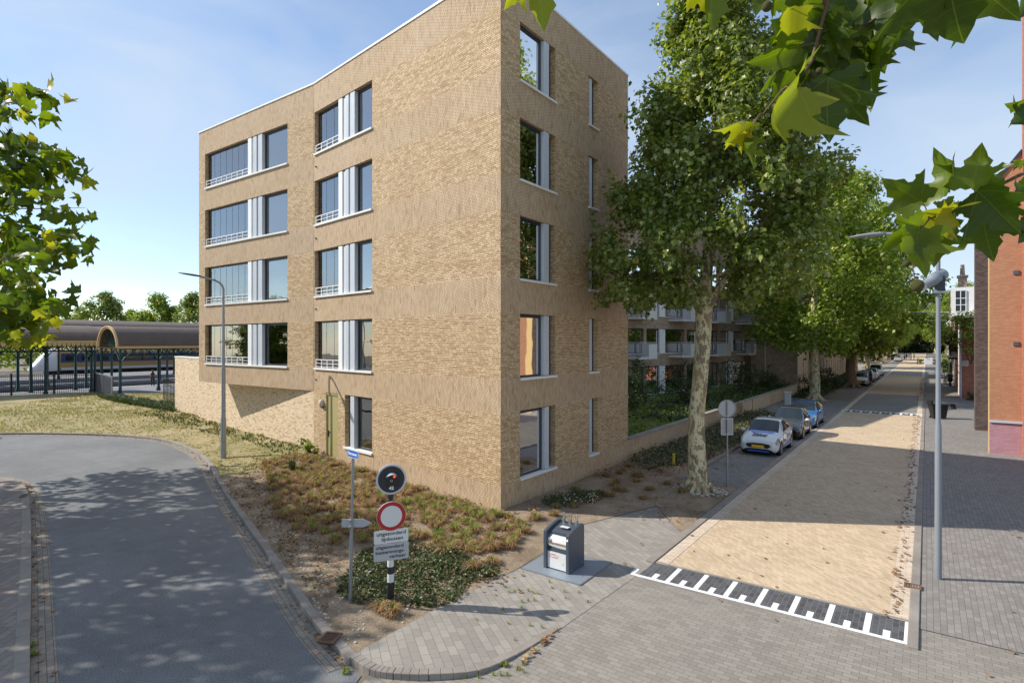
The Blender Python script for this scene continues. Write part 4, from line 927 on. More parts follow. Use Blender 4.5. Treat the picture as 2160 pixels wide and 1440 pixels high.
# ---- street trees (two crown shapes copied along the street)
def std(h0,h1,r,asym=0):
    H_=h1-h0; return [(h0,0,0,r*.55,r*.55),(h0+H_*.12,0,asym,r*.85,r*.85),(h0+H_*.35,.2,asym,r,r),(h0+H_*.6,-.2,asym,r*.88,r*.88),(h0+H_*.82,0,0,r*.6,r*.6),(h1,0,0,r*.22,r*.22)]
T2=tree('plane_tree',(-7.85,55.5,0),[(0,0,-.1),(0,0,.4),(.05,0,2),(-.1,0,4.2),(-.15,0,6),(0,0,9),(.1,0,13)],[.58,.44,.38,.36,.33,.22,.1],std(4.6,20.3,7.2),230,26000,.28,'leafB','sunlit plane tree standing in the brown bed beyond the blue parked car',rcl=(.9,1.7),seed=8,bark='bark',nlimb=22)
T3=tree('plane_tree',(-6.75,74.3,0),[(0,0,-.1),(0,0,.4),(-.2,0,2),(-.1,0,4.2),(.3,0,6),(0,0,9),(.1,0,13)],[.72,.55,.46,.42,.36,.25,.1],std(4.4,23.5,8.6),230,24000,.34,'leafB','broad plane tree with a leaning trunk in front of the first parked white car',rcl=(1.0,2.0),seed=9,bark='barkfar',nlimb=20)
tbl_k={}
for c in COL.objects:
    if c.parent: tbl_k.setdefault(c.parent.name,[]).append(c)
def cp(src,x,y,rz,s,label):
    o=copy_tree(src,None,tbl_k); o.location=(x,y,0); o.rotation_euler.z=rz; o.scale=(s,s,s); o['label']=label; return o
cp(T2,-8.6,98,2.0,1.0,'plane tree beside the slit-window brick wing, behind the parked white cars')
cp(T3,-9.2,128,1.1,.95,'plane tree where the side street opens beyond the parked white cars')
cp(T2,-8.9,160,4.0,1.05,'plane tree with slanting pale trunk near the far silver car')
cp(T3,-8.9,190,2.6,.9,'far plane tree with a pale trunk behind the dark green car')
cp(T2,-8.5,228,.6,1.15,'far plane tree with twin pale trunks beyond the dark green car')
cp(T3,-9.5,270,5.1,1.0,'distant plane tree on the left edge of the shaded road end')
cp(T2,9.5,150,1.0,.85,'tree top showing behind the white roof bay of the low red house')
cp(T3,14,118,3.0,.72,'tree top behind the chimney of the low red house')
cp(T2,6.5,240,2.2,1.05,'distant tree on the right edge of the street beyond the terrace houses')
cp(T3,6.5,290,1.2,1.0,'dark distant tree on the right side of the shaded road end')
for i,(x,y) in enumerate([(-17,300),(-7,306),(3,302),(13,304)]):
    cp(T3 if i%2 else T2,x,y,i*1.3,1.25,'dark tree closing the far end of the street, number %s from the road mouth'%['one','two','three','four'][i] if False else ['dark tree closing the street end, outermost on the garden side','dark tree closing the street end, just left of the road axis','dark tree closing the street end, on the road axis','dark tree closing the street end, outermost on the house side'][i])
# understory mass behind the road end
cl=[(R.uniform(-45,35),R.uniform(303,312),R.uniform(0,10),R.uniform(1.5,3)) for _ in range(260)]; p,dr=blob_positions(cl,22000)
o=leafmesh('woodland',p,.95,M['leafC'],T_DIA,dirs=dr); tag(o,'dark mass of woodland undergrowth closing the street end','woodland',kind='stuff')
# ---- trees beyond the station
def farpos(u,D): return at(u,D)
S1=None
for i,(u,D,top,rpx) in enumerate([(218,130,620,62),(332,128,621,58),(412,126,622,60),(118,120,640,55),(60,128,648,45),(275,150,655,55),(165,140,650,50),(-20,125,640,60)]):
    h=5.1+(720-top)*D/1215; r=rpx*D/1215; p=farpos(u,D)
    lab=['round crowned tree behind the station roof, the widest in the gap left of the building','yellow green tree behind the station roof next to the brick building','tree half hidden by the brick building edge behind the station','darker tree behind the station roof below the hanging branch','low dark tree behind the station roof under the branch leaves','small tree between two round ones behind the station roof','small tree filling the gap behind the station roof','tree behind the station at the picture edge'][i]
    if i<2:
        S=tree('broadleaf_tree',p,[(0,0,0),(0,0,3),(0,0,h*.5)],[.4,.3,.15],std(1.8,h,r*1.08),130,9500,.55,'leafB' if i==1 else 'leafA',lab,'trees beyond the station',bark='barkfar',rcl=(.9,1.8),seed=20+i,tpl=T_DIA,nlimb=10,roots=False); S1=S1 or [None,None]; S1[i]=(S,h)
    else:
        if i==2: 
            tbl_k={}
            for c in COL.objects:
                if c.parent: tbl_k.setdefault(c.parent.name,[]).append(c)
        src,hh=S1[i%2]; o=copy_tree(src,None,tbl_k); o.location=p; s=h/hh; o.scale=(s,s,s); o.rotation_euler.z=i; o['label']=lab
# ---- out of frame trees that shade the asphalt road
def off_tree(x,y,h,r,lab,seed,nl=4500):
    return tree('plane_tree',(x,y,0),[(0,0,0),(0,0,3),(0,0,6),(.1,0,9)],[.4,.32,.26,.1],std(6.2,h,r),90,nl,.34,'leafA',lab,'plane trees shading the asphalt road',seed=seed,tpl=T_DIA,rcl=(.7,1.3),nlimb=12)
off_tree(-30.2,2.3,12.6,5.2,'plane tree left of the bend that shades the asphalt',31,5200)
off_tree(-22.0,-2.2,12.6,5.0,'second plane tree left of the road shading the asphalt',32,5200)
# ---- garden shrubs
def shrub(name,x,y,z,r,h,n,mat,label,flowers=0,ls=.11,seed=0,cat='shrub',group='shrubs in the raised garden'):
    rnd=random.Random(seed+77); t=empty(name,(x,y,z),label,cat,group)
    cl=[(rnd.gauss(0,r*.42),rnd.gauss(0,r*.42),rnd.uniform(.15*h,h*.88),rnd.uniform(.22,.42)*r) for _ in range(26)]
    mb=MB()
    for c in cl[:12]: mb.tube([(0,0,-.1),(c[0]*.4,c[1]*.4,c[2]*.5),c[:3]],[.025,.018,.006],5)
    mb.build('stem',M['twig'],t)
    p,dr=blob_positions(cl,n); o=leafmesh('foliage',p,ls*(.7+.6*rng.random(n)),M[mat],T_DIA,dirs=dr); o.parent=t
    if flowers:
        p,dr=blob_positions(cl,flowers); mb=MB()
        for q in p: 
            for k in range(3):
                a=R.random()*6; mb.add([q,q+np.array([math.cos(a)*.06,math.sin(a)*.06,.01]),q+np.array([math.cos(a+1)*.06,math.sin(a+1)*.06,.02])],[(0,1,2)])
        mb.build('blossom',M['flower'],t)
    return t
SH=[(-12.6,25.5,1.2,3.9,1500,'ivy',25,'tall shrub with pale blossoms against the end of the brick building',1.0),
 (-14.2,29,1.7,3.0,1800,'ivy',70,'dark shrub covered with white blossoms in the raised garden',.9),
 (-15.0,33.5,1.6,2.8,1600,'ivy',0,'rounded dark shrub just left of the big plane trunk',.9),
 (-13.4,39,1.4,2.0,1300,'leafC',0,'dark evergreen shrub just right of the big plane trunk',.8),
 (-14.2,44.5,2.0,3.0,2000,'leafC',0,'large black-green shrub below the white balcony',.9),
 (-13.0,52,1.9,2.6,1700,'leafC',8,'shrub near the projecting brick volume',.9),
 (-12.4,57.5,1.6,2.0,1500,'ivy',0,'low shrub at the foot of the projecting brick volume',.9),
 (-16.2,39,1.9,2.8,1700,'ivy',18,'blossoming shrub close to the ground floor windows',.9),
 (-16.6,27.5,2.2,3.4,1800,'ivy',20,'leafy shrub half hidden by the brick building end',.9)]
for i,(x,y,r,h,n,mt,fl,lab,z) in enumerate(SH): shrub('garden_shrub',x,y,z-.1,r,h,n,mt,lab,fl,ls=.13,seed=i)
shrub('roadside_shrub',-9.0,70,0,1.6,2.4,1600,'leafC','dark roadside shrub beside the second plane tree trunk',ls=.16,seed=40,group='shrubs along the street')
shrub('roadside_shrub',-8.8,62.5,0,1.5,2.0,1500,'ivy','low shrub behind the second plane tree trunk',ls=.16,seed=41,group='shrubs along the street')
shrub('roadside_shrub',-12.5,160,0,4.0,5.0,1800,'ivy','big bush at the corner of the far side street',ls=.4,seed=42,group='shrubs along the street')
shrub('wall_shrub',3.0,112,0,1.4,4.2,1500,'leafB','yellow green bush growing by the far terrace house fronts',ls=.22,seed=43,group='shrubs by the right hand houses')
shrub('wall_shrub',2.6,104,0,1.1,2.6,1100,'leafB','pale low bush in front of the far terrace houses',ls=.2,seed=44,group='shrubs by the right hand houses')
shrub('climbing_shrub',3.15,64.4,3.2,1.6,5.0,1700,'leafB','leafy climber hanging over the low red brick house wall',ls=.20,seed=45,group='shrubs by the right hand houses')
shrub('climbing_shrub',1.9,72.4,3.6,1.3,3.6,900,'ivy','dark climber at the far corner of the low red house',ls=.20,seed=46,group='shrubs by the right hand houses')
shrub('weed_plant',3.35,63.6,0,.7,.8,500,'ivy','weedy plant at the foot of the low red brick wall',ls=.12,seed=47,group='shrubs by the right hand houses')
p=F1.p(F1.a(678),.2,.5); shrub('young_shrub',p.x,p.y,.2,.42,.85,420,'leafB','small bright green shrub at the foot of the olive door',ls=.10,seed=48,group='wild plants by the brick front')
# ---- blades: tufts, grasses
def blades(mb,cx,cy,z,n,h,spread,w,rnd,droop=.7):
    for i in range(n):
        a=rnd.uniform(0,6.283); l=h*rnd.uniform(.55,1.15); o=spread*rnd.random()*.35; dx,dy=math.cos(a),math.sin(a); px,py=-dy*w,dx*w
        k=droop*rnd.uniform(.4,1.3); x0,y0=cx+dx*o,cy+dy*o
        p1=(x0+dx*l*.35*k,y0+dy*l*.35*k,z+l*.62); p2=(x0+dx*l*.85*k,y0+dy*l*.85*k,z+l*(.95-.45*k))
        mb.add([(x0-px,y0-py,z-.02),(x0+px,y0+py,z-.02),(p1[0]+px*.8,p1[1]+py*.8,p1[2]),(p1[0]-px*.8,p1[1]-py*.8,p1[2]),p2],[(0,1,2,3),(3,2,4)])
def tintattr(o,per=5):
    me=o.data; at_=me.attributes.new('tint','FLOAT','POINT'); n=len(me.vertices); v=np.repeat(rng.random(n//per+1),per)[:n]; at_.data.foreach_set('value',v.astype(np.float32)); return o
protos=[]
for k in range(6):
    rnd=random.Random(k+50); t=empty('grass_tuft',(0,0,-50),'','grass tuft'); gf=[.15,.35,.6,.8,.3,.5][k]
    mb=MB(); blades(mb,0,0,0,int(150*(1-gf)+40),.20,.3,.006,rnd,1.1); blades(mb,.1,.06,0,int(60*(1-gf)+15),.15,.3,.006,rnd,1.2); tintattr(mb.build('dry_blades',M['straw'],t))
    mb=MB(); blades(mb,0,0,0,int(150*gf+15),.23,.22,.006,rnd,.85); tintattr(mb.build('green_blades',M['gblade'],t))
    protos.append(t)
tbl_k={}
for c in COL.objects:
    if c.parent: tbl_k.setdefault(c.parent.name,[]).append(c)
def tuft(k,x,y,s,z=None):
    used=protos[k].location.z<-40; src=protos[k]; o=src if used else copy_tree(src,None,tbl_k)
    o.location=(x,y,bed_h(x,y) if z is None else z); s*=1.0; o.scale=(s,s,s*R.uniform(.8,1.1)); o.rotation_euler.z=R.uniform(0,6.28); gr=[.15,.35,.6,.8,.3,.5][k]
    o['label']='dry brown grass tuft in the sandy bed along the brick building' if gr<.33 else ('half green, half straw-coloured grass tuft in the sandy bed along the brick building' if gr<.55 else 'mostly green grass tuft in the sandy bed along the brick building')
    o['group']={0:'dry brown grass tufts',1:'half green grass tufts',2:'mostly green grass tufts'}[0 if gr<.33 else 1 if gr<.55 else 2]
reg=GP([(560,985),(640,975),(700,962),(760,985),(880,1030),(1050,1078),(1110,1072),(1140,1085),(1095,1140),(1070,1165),(980,1185),(900,1165),(760,1150),(700,1150),(600,1120),(570,1060)])
pts=[]; tries=0
while len(pts)<215 and tries<20000:
    tries+=1; x=R.uniform(min(p[0] for p in reg),max(p[0] for p in reg)); y=R.uniform(min(p[1] for p in reg),max(p[1] for p in reg))
    if inside((x,y),reg) and all(math.hypot(x-a,y-b)>.33 for a,b in pts) and wall_dist(x,y)>.35: pts.append((x,y))
for i,(x,y) in enumerate(pts):
    gz=.5+.5*math.sin(x*1.3)*math.cos(y*1.1); k=R.choice([0,0,0,4,0,1]) if x<-13 else R.choice([0,0,4,1,1,2,5,3]); tuft(k,x,y,R.uniform(.95,1.5))
for u,v,s in [(800,1285,1.1),(828,1290,1.15),(1085,1135,1.0),(1130,1095,1.2),(1098,1105,1.2),(1170,1088,1.0),(1000,1200,1.1),(1040,1185,1.0),(1175,1072,.9),(1215,1068,.9),(1250,1062,.8)]:
    p=G(u,v,.08); tuft(0 if s!=1.2 else 1,p.x,p.y,s)
for i in range(26):
    u=R.uniform(1110,1440); p=at(u,R.uniform(17.4,23)); 
    if p.x<-9.95 or p.y<14.5: p.x=R.uniform(-9.9,-7.8); p.y=R.uniform(15.3,22)
    tuft(R.choice([0,4,1]),p.x,p.y,R.uniform(.7,1.1))
# short grass on the verge
def scatter_blades(name,poly,n,h,w,mat,label,cat,zf,mask=None,kind='stuff'):
    mb=MB(); x0,x1=min(p[0] for p in poly),max(p[0] for p in poly); y0,y1=min(p[1] for p in poly),max(p[1] for p in poly); c=0; tr=0
    while c<n and tr<n*8:
        tr+=1; x=R.uniform(x0,x1); y=R.uniform(y0,y1)
        if not inside((x,y),poly): continue
        if mask and R.random()>mask(x,y): continue
        blades(mb,x,y,zf(x,y),5,h*R.uniform(.5,1.3),.12,w,R,.8); c+=1
    o=tintattr(mb.build(name,M[mat],None,uv=False)); return tag(o,label,cat,kind=kind)
vg=[p for p in verge if p[0]>-62]
scatter_blades('dry_grass',vg,7500,.10,.012,'grassb','short dry yellow green grass covering the verge beside the bend','grass',bed_h,lambda x,y:.35+.65*(.5+.5*math.sin(x*.8)*math.sin(y*1.1+x*.3)))
# green strip along the foot of the wall
gs=[FW.p(t,0,.1) for t in(0,6,12,19)]; strip_poly=[(p.x,p.y) for p in gs]+[(p.x+FW.n.x*w_,p.y+FW.n.y*w_) for p,w_ in zip(gs[::-1],(2.5,1.6,.9,1.3))]
scatter_blades('green_weeds',strip_poly,650,.15,.013,'ivy','green weeds growing along the foot of the pale brick wall','weeds',bed_h)
scatter_blades('green_weeds',[(p.x,p.y) for p in (at(205,47),at(370,41),at(365,37),at(240,43))],900,.45,.022,'ivy','taller green weeds by the station gate and the wall end','weeds',bed_h)
scatter_blades('garden_grass',[(-10.6,23),(-10.6,60),(-13.5,60),(-16.8,30),(-16.8,23)],3600,.20,.018,'gblade','shaded green and brown grass filling the raised garden','grass',gard_h)
# ivy patch and street bed ground cover
def cover(name,poly,n,size,mat,label,zf,h=.12,cat='ground cover',clump=.5):
    x0,x1=min(p[0] for p in poly),max(p[0] for p in poly); y0,y1=min(p[1] for p in poly),max(p[1] for p in poly); P_=[]
    tr=0
    while len(P_)<n and tr<n*12:
        tr+=1; x=R.uniform(x0,x1); y=R.uniform(y0,y1)
        if inside((x,y),poly):
            m=.5+.5*math.sin(x*3.1+math.sin(y*2.3)*1.7)*math.cos(y*2.7+x)
            if R.random()<clump+ (1-clump)*m*1.4: P_.append((x,y,zf(x,y)+R.random()**1.5*h*(.4+m)))
    o=leafmesh(name,P_,size*(.6+.8*rng.random(len(P_))),M[mat],T_DIA,up=.9); return tag(o,label,cat,kind='stuff')
ivp=smooth(GP([(706,1250),(745,1195),(770,1168),(850,1158),(930,1165),(1000,1188),(1050,1200),(1040,1222),(985,1235),(965,1270),(890,1285),(800,1282),(740,1282),(706,1250)]),3)
cover('ground_cover',ivp,9500,.06,'ivy','dark green creeping ground cover around the two sign posts',bed_h,.13)
cover('ground_cover',smooth(GP([(1140,1062),(1200,1045),(1265,1040),(1272,1058),(1230,1072),(1160,1075),(1140,1062)]),3),1500,.07,'ivy','low green patch with tiny white flowers at the foot of the street side wall',bed_h,.2)
mb=MB()
for i in range(34):
    p=G(R.uniform(1180,1262),R.uniform(1046,1066),.2); mb.ball((p.x,p.y,.16+bed_h(p.x,p.y)+R.random()*.06),.016,5,4)
tag(mb.build('tiny_flowers',M['flower']),'tiny white flowers over the low green patch by the wall','flowers',kind='stuff')
cover('ground_cover',[(-10.15,22.5),(-10.15,43),(-7.5,43),(-7.5,26),(-7.7,23.5),(-8.8,21.2)],9000,.11,'ivy','low green and brown plants in the bed between the garden wall and parked cars',bed_h,.28)
cover('dry_cover',[(-10.15,18.5),(-10.15,43),(-7.5,43),(-7.4,21.4),(-8.4,19.8)],3800,.09,'fallen','brown withered low plants mixed into the bed by the garden wall',bed_h,.22)
cover('ground_cover',[(-10.1,57),(-10.1,111),(-7.7,111),(-7.7,57)],5200,.22,'ivy','dark ground cover in the bed along the brick wing',lambda x,y:.05,.35)
cover('garden_cover',[(-10.6,30),(-10.6,61),(-13,61),(-14.5,40),(-13.5,30)],5000,.17,'leafC','mounded low planting in the raised garden behind the wall',gard_h,.5)
# fallen leaves and pebbles
P_=[]
for i in range(420): P_.append((XR-.22+R.gauss(0,.09),R.uniform(12.4,48),.05+R.random()*.02))
for i in range(650): P_.append((XR-.15+R.gauss(0,.16),R.uniform(60,98),.05+R.random()*.05))
for i in range(260): P_.append((R.uniform(-9.6,-5.3),R.uniform(15.4,21),.10))
for i in range(420): P_.append((-7.2+abs(R.gauss(0,.5)),R.uniform(22,60),.05))
for i in range(60): P_.append((R.uniform(-5,-.4),R.uniform(13,60),.045))
for i in range(40): P_.append((R.uniform(-6.5,3.5),R.uniform(4,24),.04))
for i in range(140): 
    p=G(R.gauss(1000,50),R.gauss(1205,16),.1); P_.append((p.x,p.y,(bed_h(p.x,p.y)+.02) if inside((p.x,p.y),bedp) else .03))
for i in range(22):
    u=R.uniform(1070,1180); p=G(u,1440-(u-1060)*.95,.0); P_.append((p.x,p.y,.05))
for line,off_,n_ in((lk,-.06,170),(kls,-.06,150)):
    for i in range(n_):
        k=R.randrange(len(line)-1); t_=R.random(); a_,b_=line[k],line[k+1]; L2=math.hypot(b_[0]-a_[0],b_[1]-a_[1]) or 1; nx,ny=(b_[1]-a_[1])/L2,-(b_[0]-a_[0])/L2; q=-abs(R.gauss(0,.12))-.02
        P_.append((a_[0]+(b_[0]-a_[0])*t_+nx*q,a_[1]+(b_[1]-a_[1])*t_+ny*q,.02))
o=leafmesh('fallen_leaves',P_,.075*(.7+.8*rng.random(len(P_))),M['fallen'],T_STAR,up=2.5); tag(o,'brown fallen plane leaves scattered along the gutters and bed edges','leaves',kind='stuff')
mb=MB()
for i in range(240):
    u=R.choice([R.uniform(640,860),R.uniform(560,700)]); p=G(u,R.uniform(1180,1380) if u>660 else R.uniform(1100,1200),.12)
    if wall_dist(p.x,p.y)<.3 or not inside((p.x,p.y),bedp): continue
    r=R.uniform(.012,.035); mb.ball((p.x,p.y,bed_h(p.x,p.y)+r*.2),r,6,4,0,(1,R.uniform(.6,1),.55))
for a,b in((1435,1030),(1500,1042),(1446,1022),(1488,1052)):
    pass
tag(mb.build('pebbles',M['gravelstone']),'pale pebbles lying on the sandy bed near the drain','pebbles',kind='stuff')
mb=MB()
for i in range(60):
    a=R.uniform(0,6.28); rr=R.uniform(.55,.95); r=R.uniform(.03,.07); mb.ball((TB.x+math.cos(a)*rr,TB.y+math.sin(a)*rr*.8,.11),r,7,5,0,(1,.8,.5))
tag(mb.build('stones',M['gravelstone']),'ring of pale stones and bark flakes at the foot of the big plane tree','stones',kind='stuff')
# weeds in joints
mb=MB()
for i in range(60):
    u,v=R.choice([(R.uniform(800,1150),R.uniform(1290,1420)),(R.uniform(740,1180),R.uniform(1400,1436)),(R.uniform(1060,1250),R.uniform(1225,1290))])
    p=G(u,v); 
    if p.x>-5: continue
    blades(mb,p.x,p.y,.03,14,.05,.1,.004,R,1.0)
for u,v in((69,1362),(70,1382),(730,1418),(1064,1405)):
    p=G(u if u>100 else u,v); blades(mb,p.x,p.y,.0,60,.10,.16,.006,R,.9)
tag(tintattr(mb.build('joint_weeds',M['gblade'],None,uv=False)),'small weeds sprouting from paving joints and the kerb','weeds',kind='stuff')
for i,(u,v,h) in enumerate([(617,985,.62),(713,955,.6),(640,990,.3),(583,1000,.25)]):
    p=G(u,v,.35); mb=MB(); blades(mb,0,0,0,170,h,.35,.005,R,.38); t=empty('wild_plant',(p.x,p.y,bed_h(p.x,p.y)),['feathery green wild plant on the dry verge','tall thin weed growing before the olive door','small green weed between verge and tufts','low green weed near the start of the tufts'][i],'plant','wild plants by the brick front'); tintattr(mb.build('foliage',M['ivy'],t))

cover('withered_cover',reg,5200,.075,'fallen','brown withered leaves and stalks littered between the grass tufts',bed_h,.10,clump=.25)
cover('withered_cover',ivp,900,.06,'fallen','brown dead leaves caught in the creeping ground cover',bed_h,.10,clump=.1)
off_tree(-24.0,2.6,12.0,3.3,'smaller plane tree between the two that shade the asphalt',33,3000)
tbl_k={}
for c in COL.objects:
    if c.parent: tbl_k.setdefault(c.parent.name,[]).append(c)
for i in range(12):
    src,hh=S1[i%2]; o=copy_tree(src,None,tbl_k); o.location=(-104+i*9.3,-30+3*math.sin(i*2.1),0); s=11.5/hh*(1+.12*math.sin(i*1.7)); o.scale=(s*1.2,s*1.2,s); o.rotation_euler.z=i; o['label']='tree behind the viewpoint mirrored in the window panes'; o['group']='trees behind the viewpoint'

rg2=GP([(470,1035),(520,990),(565,985),(600,1120),(700,1155),(745,1165),(705,1250),(690,1300),(640,1240),(560,1140),(500,1070)])
cover('withered_cover',rg2,1500,.07,'fallen','brown withered stalks lying on the bare soil along the kerb',bed_h,.05,clump=.1)
cover('creeping_weeds',rg2,900,.06,'ivy','thin dark weeds creeping over the bare soil along the kerb',bed_h,.05,clump=.05)
# ================================================================ street furniture
def rootb(name,loc,label,cat,group=None,rz=0): return empty(name,loc,label,cat,group,rz)
# underground waste container
cfl=G(1098,1200);cfr=G(1224,1236);cbr=G(1291,1188);cbl=G(1160,1164)
xd=Vector((1,0,0)); 
bc=(G(1160,1200)+G(1203,1213))/2
b0=G(1146,1199); b1=G(1200,1215); b2=G(1227,1194)
bw=(b1-b0).length; bd=(b2-b1).length
ang=math.atan2((b1-b0).y,(b1-b0).x)
bx=rootb('waste_container',(b0.x,b0.y,.03),'slate grey underground waste container with steel drum hatch on a checker plate','waste container',rz=ang)
W,Dp,Hf,Hb=bw,bd,.84,.97
print('bin',W,Dp,ang)
def sideprof(): 
    pts=[(0,0),(Dp,0),(Dp,Hb-.04)]
    for k in range(9):
        t=k/8; pts.append((Dp*(1-t)*.92+.0,Hf+(Hb-Hf)*math.sin((1-t)*math.pi/2)*1.0))
    return pts
pf=sideprof()
for x0,x1 in((0,.085),(W-.085,W)):
    mb=MB(); Mx=Matrix(((0,0,1,0),(1,0,0,0),(0,1,0,0),(0,0,0,1))); mb.prism(pf,x0,x1,0,Mx); mb.build('side_panel',M['bin'],bx,bevel=.012)
mb=MB(); mb.box(.086,W-.086,.16,Dp-.01,.02,Hf-.1); mb.build('body',M['bin'],bx)
mb=MB(); pts=[]; 
for k in range(10):
    t=k/9; y=.13+(Dp-.15)*t; z=Hf-.03+(Hb-Hf-.02)*math.sin(t*math.pi/2); pts.append((y,z))
for i in range(9): mb.add([(.086,pts[i][0],pts[i][1]),(W-.086,pts[i][0],pts[i][1]),(W-.086,pts[i+1][0],pts[i+1][1]),(.086,pts[i+1][0],pts[i+1][1])],[(0,1,2,3)])
mb.box(.086,W-.086,.12,.16,Hf-.09,Hf-.032); lid=mb.build('top_cover',M['bin'],bx)
mb=MB(); mb.box(W*.40,W*.72,.25,.36,Hf+.062,Hf+.072); mb.build('sticker',M['signwhite'],lid)
mb=MB(); cy,cz,rr=.22,.60,.19
ar=[(cy-rr*math.cos(a),cz+rr*math.sin(a)) for a in [(-.9+1.9*k/14) for k in range(15)]]
for i in range(14): mb.add([(.09,ar[i][0],ar[i][1]),(W-.09,ar[i][0],ar[i][1]),(W-.09,ar[i+1][0],ar[i+1][1]),(.09,ar[i+1][0],ar[i+1][1])],[(0,1,2,3)],0,True)
mb.add([(.095,ar[0][0],ar[0][1]),(W-.095,ar[0][0],ar[0][1]),(W-.095,ar[0][0]-.05,ar[0][1]-.0),(.095,ar[0][0]-.05,ar[0][1]-.0)],[(0,1,2,3)])
dm=mb.build('drum_hatch',M['steel'],bx)
def onarc(a,off=.002): return (cy-(rr+off)*math.cos(a),cz+(rr+off)*math.sin(a))
mb=MB()
aa=[.05+.8*k/8 for k in range(9)]
for i in range(8):
    p,q=onarc(aa[i]),onarc(aa[i+1]); mb.add([(W*.33,p[0],p[1]),(W-.10,p[0],p[1]),(W-.10,q[0],q[1]),(W*.33,q[0],q[1])],[(0,1,2,3)],0,True)
mb.build('instruction_sticker',M['letterw'],dm)
mb=MB(); p,q=onarc(.10,.004),onarc(.15,.004); mb.add([(W*.48,p[0],p[1]),(W*.82,p[0],p[1]),(W*.82,q[0],q[1]),(W*.48,q[0],q[1])],[(0,1,2,3)]); mb.build('orange_line',M['orange'],dm)
mb=MB(); 
for k in range(20):
    a=2*math.pi*k/20; a2=2*math.pi*(k+1)/20
    f=lambda a,r:(W*.74+math.cos(a)*r,)+onarc(.47+math.sin(a)*r/rr,.004)
    mb.add([f(a,.035),f(a2,.035),f(a2,.042),f(a,.042)],[(0,1,2,3)])
for (x,y) in ((-.008,-.02),(.006,-.02)): 
    pp=[(W*.74+x-.006,)+onarc(.47+y/rr,.004),(W*.74+x+.012,)+onarc(.47+y/rr,.004),(W*.74+x+.008,)+onarc(.47+(y+.04)/rr,.004)]; mb.add(pp,[(0,1,2)])
mb.build('round_symbol',M['greytext'],dm)
mb=MB(); mb.box(.087,W-.087,.06,.10,.395,.46); mb.build('hatch_bar',M['bin'],bx)
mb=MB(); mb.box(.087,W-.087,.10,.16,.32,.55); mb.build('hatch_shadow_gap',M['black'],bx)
mb=MB(); mb.box(.088,W-.088,.045,.08,.03,.39); fp=mb.build('front_plate',M['signwhite'],bx)
FM=lambda x,z,y=.042:frameM(Vector((x,y,z)),(1,0,0),(0,-1,0))
text('diep\nbuurtvuil' if False else 'diep\nbouwdepot' if False else 'zorg\nsamen groen',.05,M['pinktext'],fp,FM(W*.5,.29),sx=.9) if False else None
mb=MB(); 
for (x0,x1,z0,z1) in((.125,.165,.27,.34),): 
    for q in((x0,x1,z0,z0+.004),(x0,x1,z1-.004,z1),(x0,x0+.004,z0,z1),(x1-.004,x1,z0,z1)): mb.box(q[0],q[1],.040,.044,q[2],q[3])
mb.box(W*.40,W*.58,.040,.044,.312,.322);mb.build('plate_icon',M['pinktext'],fp)
text('diep\nbuurtveen' if False else 'diftar',.042,M['greytext'],fp,FM(W*.37,.335)) if False else None
mb=MB(); 
for (x0,x1,z) in((.185,.28,.325),(.185,.36,.265)):
    x=x0
    while x<x1: w_=R.uniform(.008,.014); mb.box(x,x+w_,.040,.044,z,z+R.choice([.018,.026])); x+=w_+.006
mb.build('plate_lettering',M['pinktext'],fp)
mb=MB(); mb.cyl((W-.045,-.004,.735),(W-.045,.004,.735),.028,16); mb.build('round_badge',M['letterw'],bx)
for k in range(3):
    x=.16+k*(W-.34)/2+ .02; t_=MB(); t_.box(x-.03,x+.03,Dp-.11,Dp-.04,Hb-.055,Hb+.03); t_.tube([(x,Dp-.075,Hb+.03),(x,Dp-.075,Hb+.05)],[.02,.02],8)
    ring=[(x+math.cos(a)*.032,Dp-.075,Hb+.105+math.sin(a)*.06) for a in [2*math.pi*q/14 for q in range(15)]]; t_.tube(ring,.009,7,cap=False); t_.build('lifting_eye',M['galv'],bx)
mb=MB()
for (y,z) in((.10,.07),(Dp-.1,.11)): mb.cyl((W,y,z),(W+.006,y,z),.012,8)
mb.cyl((W-.18,.04,.17),(W-.18,.036,.17),.012,8); mb.build('bolt',M['steel'],bx)
pl=rootb('checker_plate',(0,0,0),'blue grey steel checker plate under the waste container','metal plate')
mb=MB(); mb.add([XYZ:=(cfl.x,cfl.y,.036),(cfr.x,cfr.y,.036),(cbr.x,cbr.y,.036),(cbl.x,cbl.y,.036)],[(0,1,2,3)])
vs=[(p.x,p.y) for p in(cfl,cfr,cbr,cbl)]; mb=MB(); mb.prism(vs,.0,.034); mb.build('plate',M['plate'],pl)
mb=MB(); 
for i in range(4):
    a,b=vs[i],vs[(i+1)%4]; mb.bar((a[0],a[1],.02),(b[0],b[1],.02),.03,.03)
mb.build('edge_frame',M['galv'],pl)
# ---- disc sign helper
def disc(mb,c,n,r,th=.02,mi=0,seg=40):
    c=Vector(c); n=Vector(n).normalized(); mb.tube([c,c+n*th],[r,r],seg,mi,smooth=False)
def plate(mb,c,xd,n,w,h,th=.012,mi=0,rc=.03):
    xd=Vector(xd).normalized(); n=Vector(n).normalized(); u=Vector((0,0,1)); pts=[]
    for sx,sy,a0 in((1,1,0),(-1,1,90),(-1,-1,180),(1,-1,270)):
        for k in range(5): a=rad(a0+22.5*k); pts.append((sx*(w/2-rc)+rc*math.cos(a),sy*(h/2-rc)+rc*math.sin(a)))
    mb.prism(pts,0,th,mi,frameM(Vector(c),xd,n))
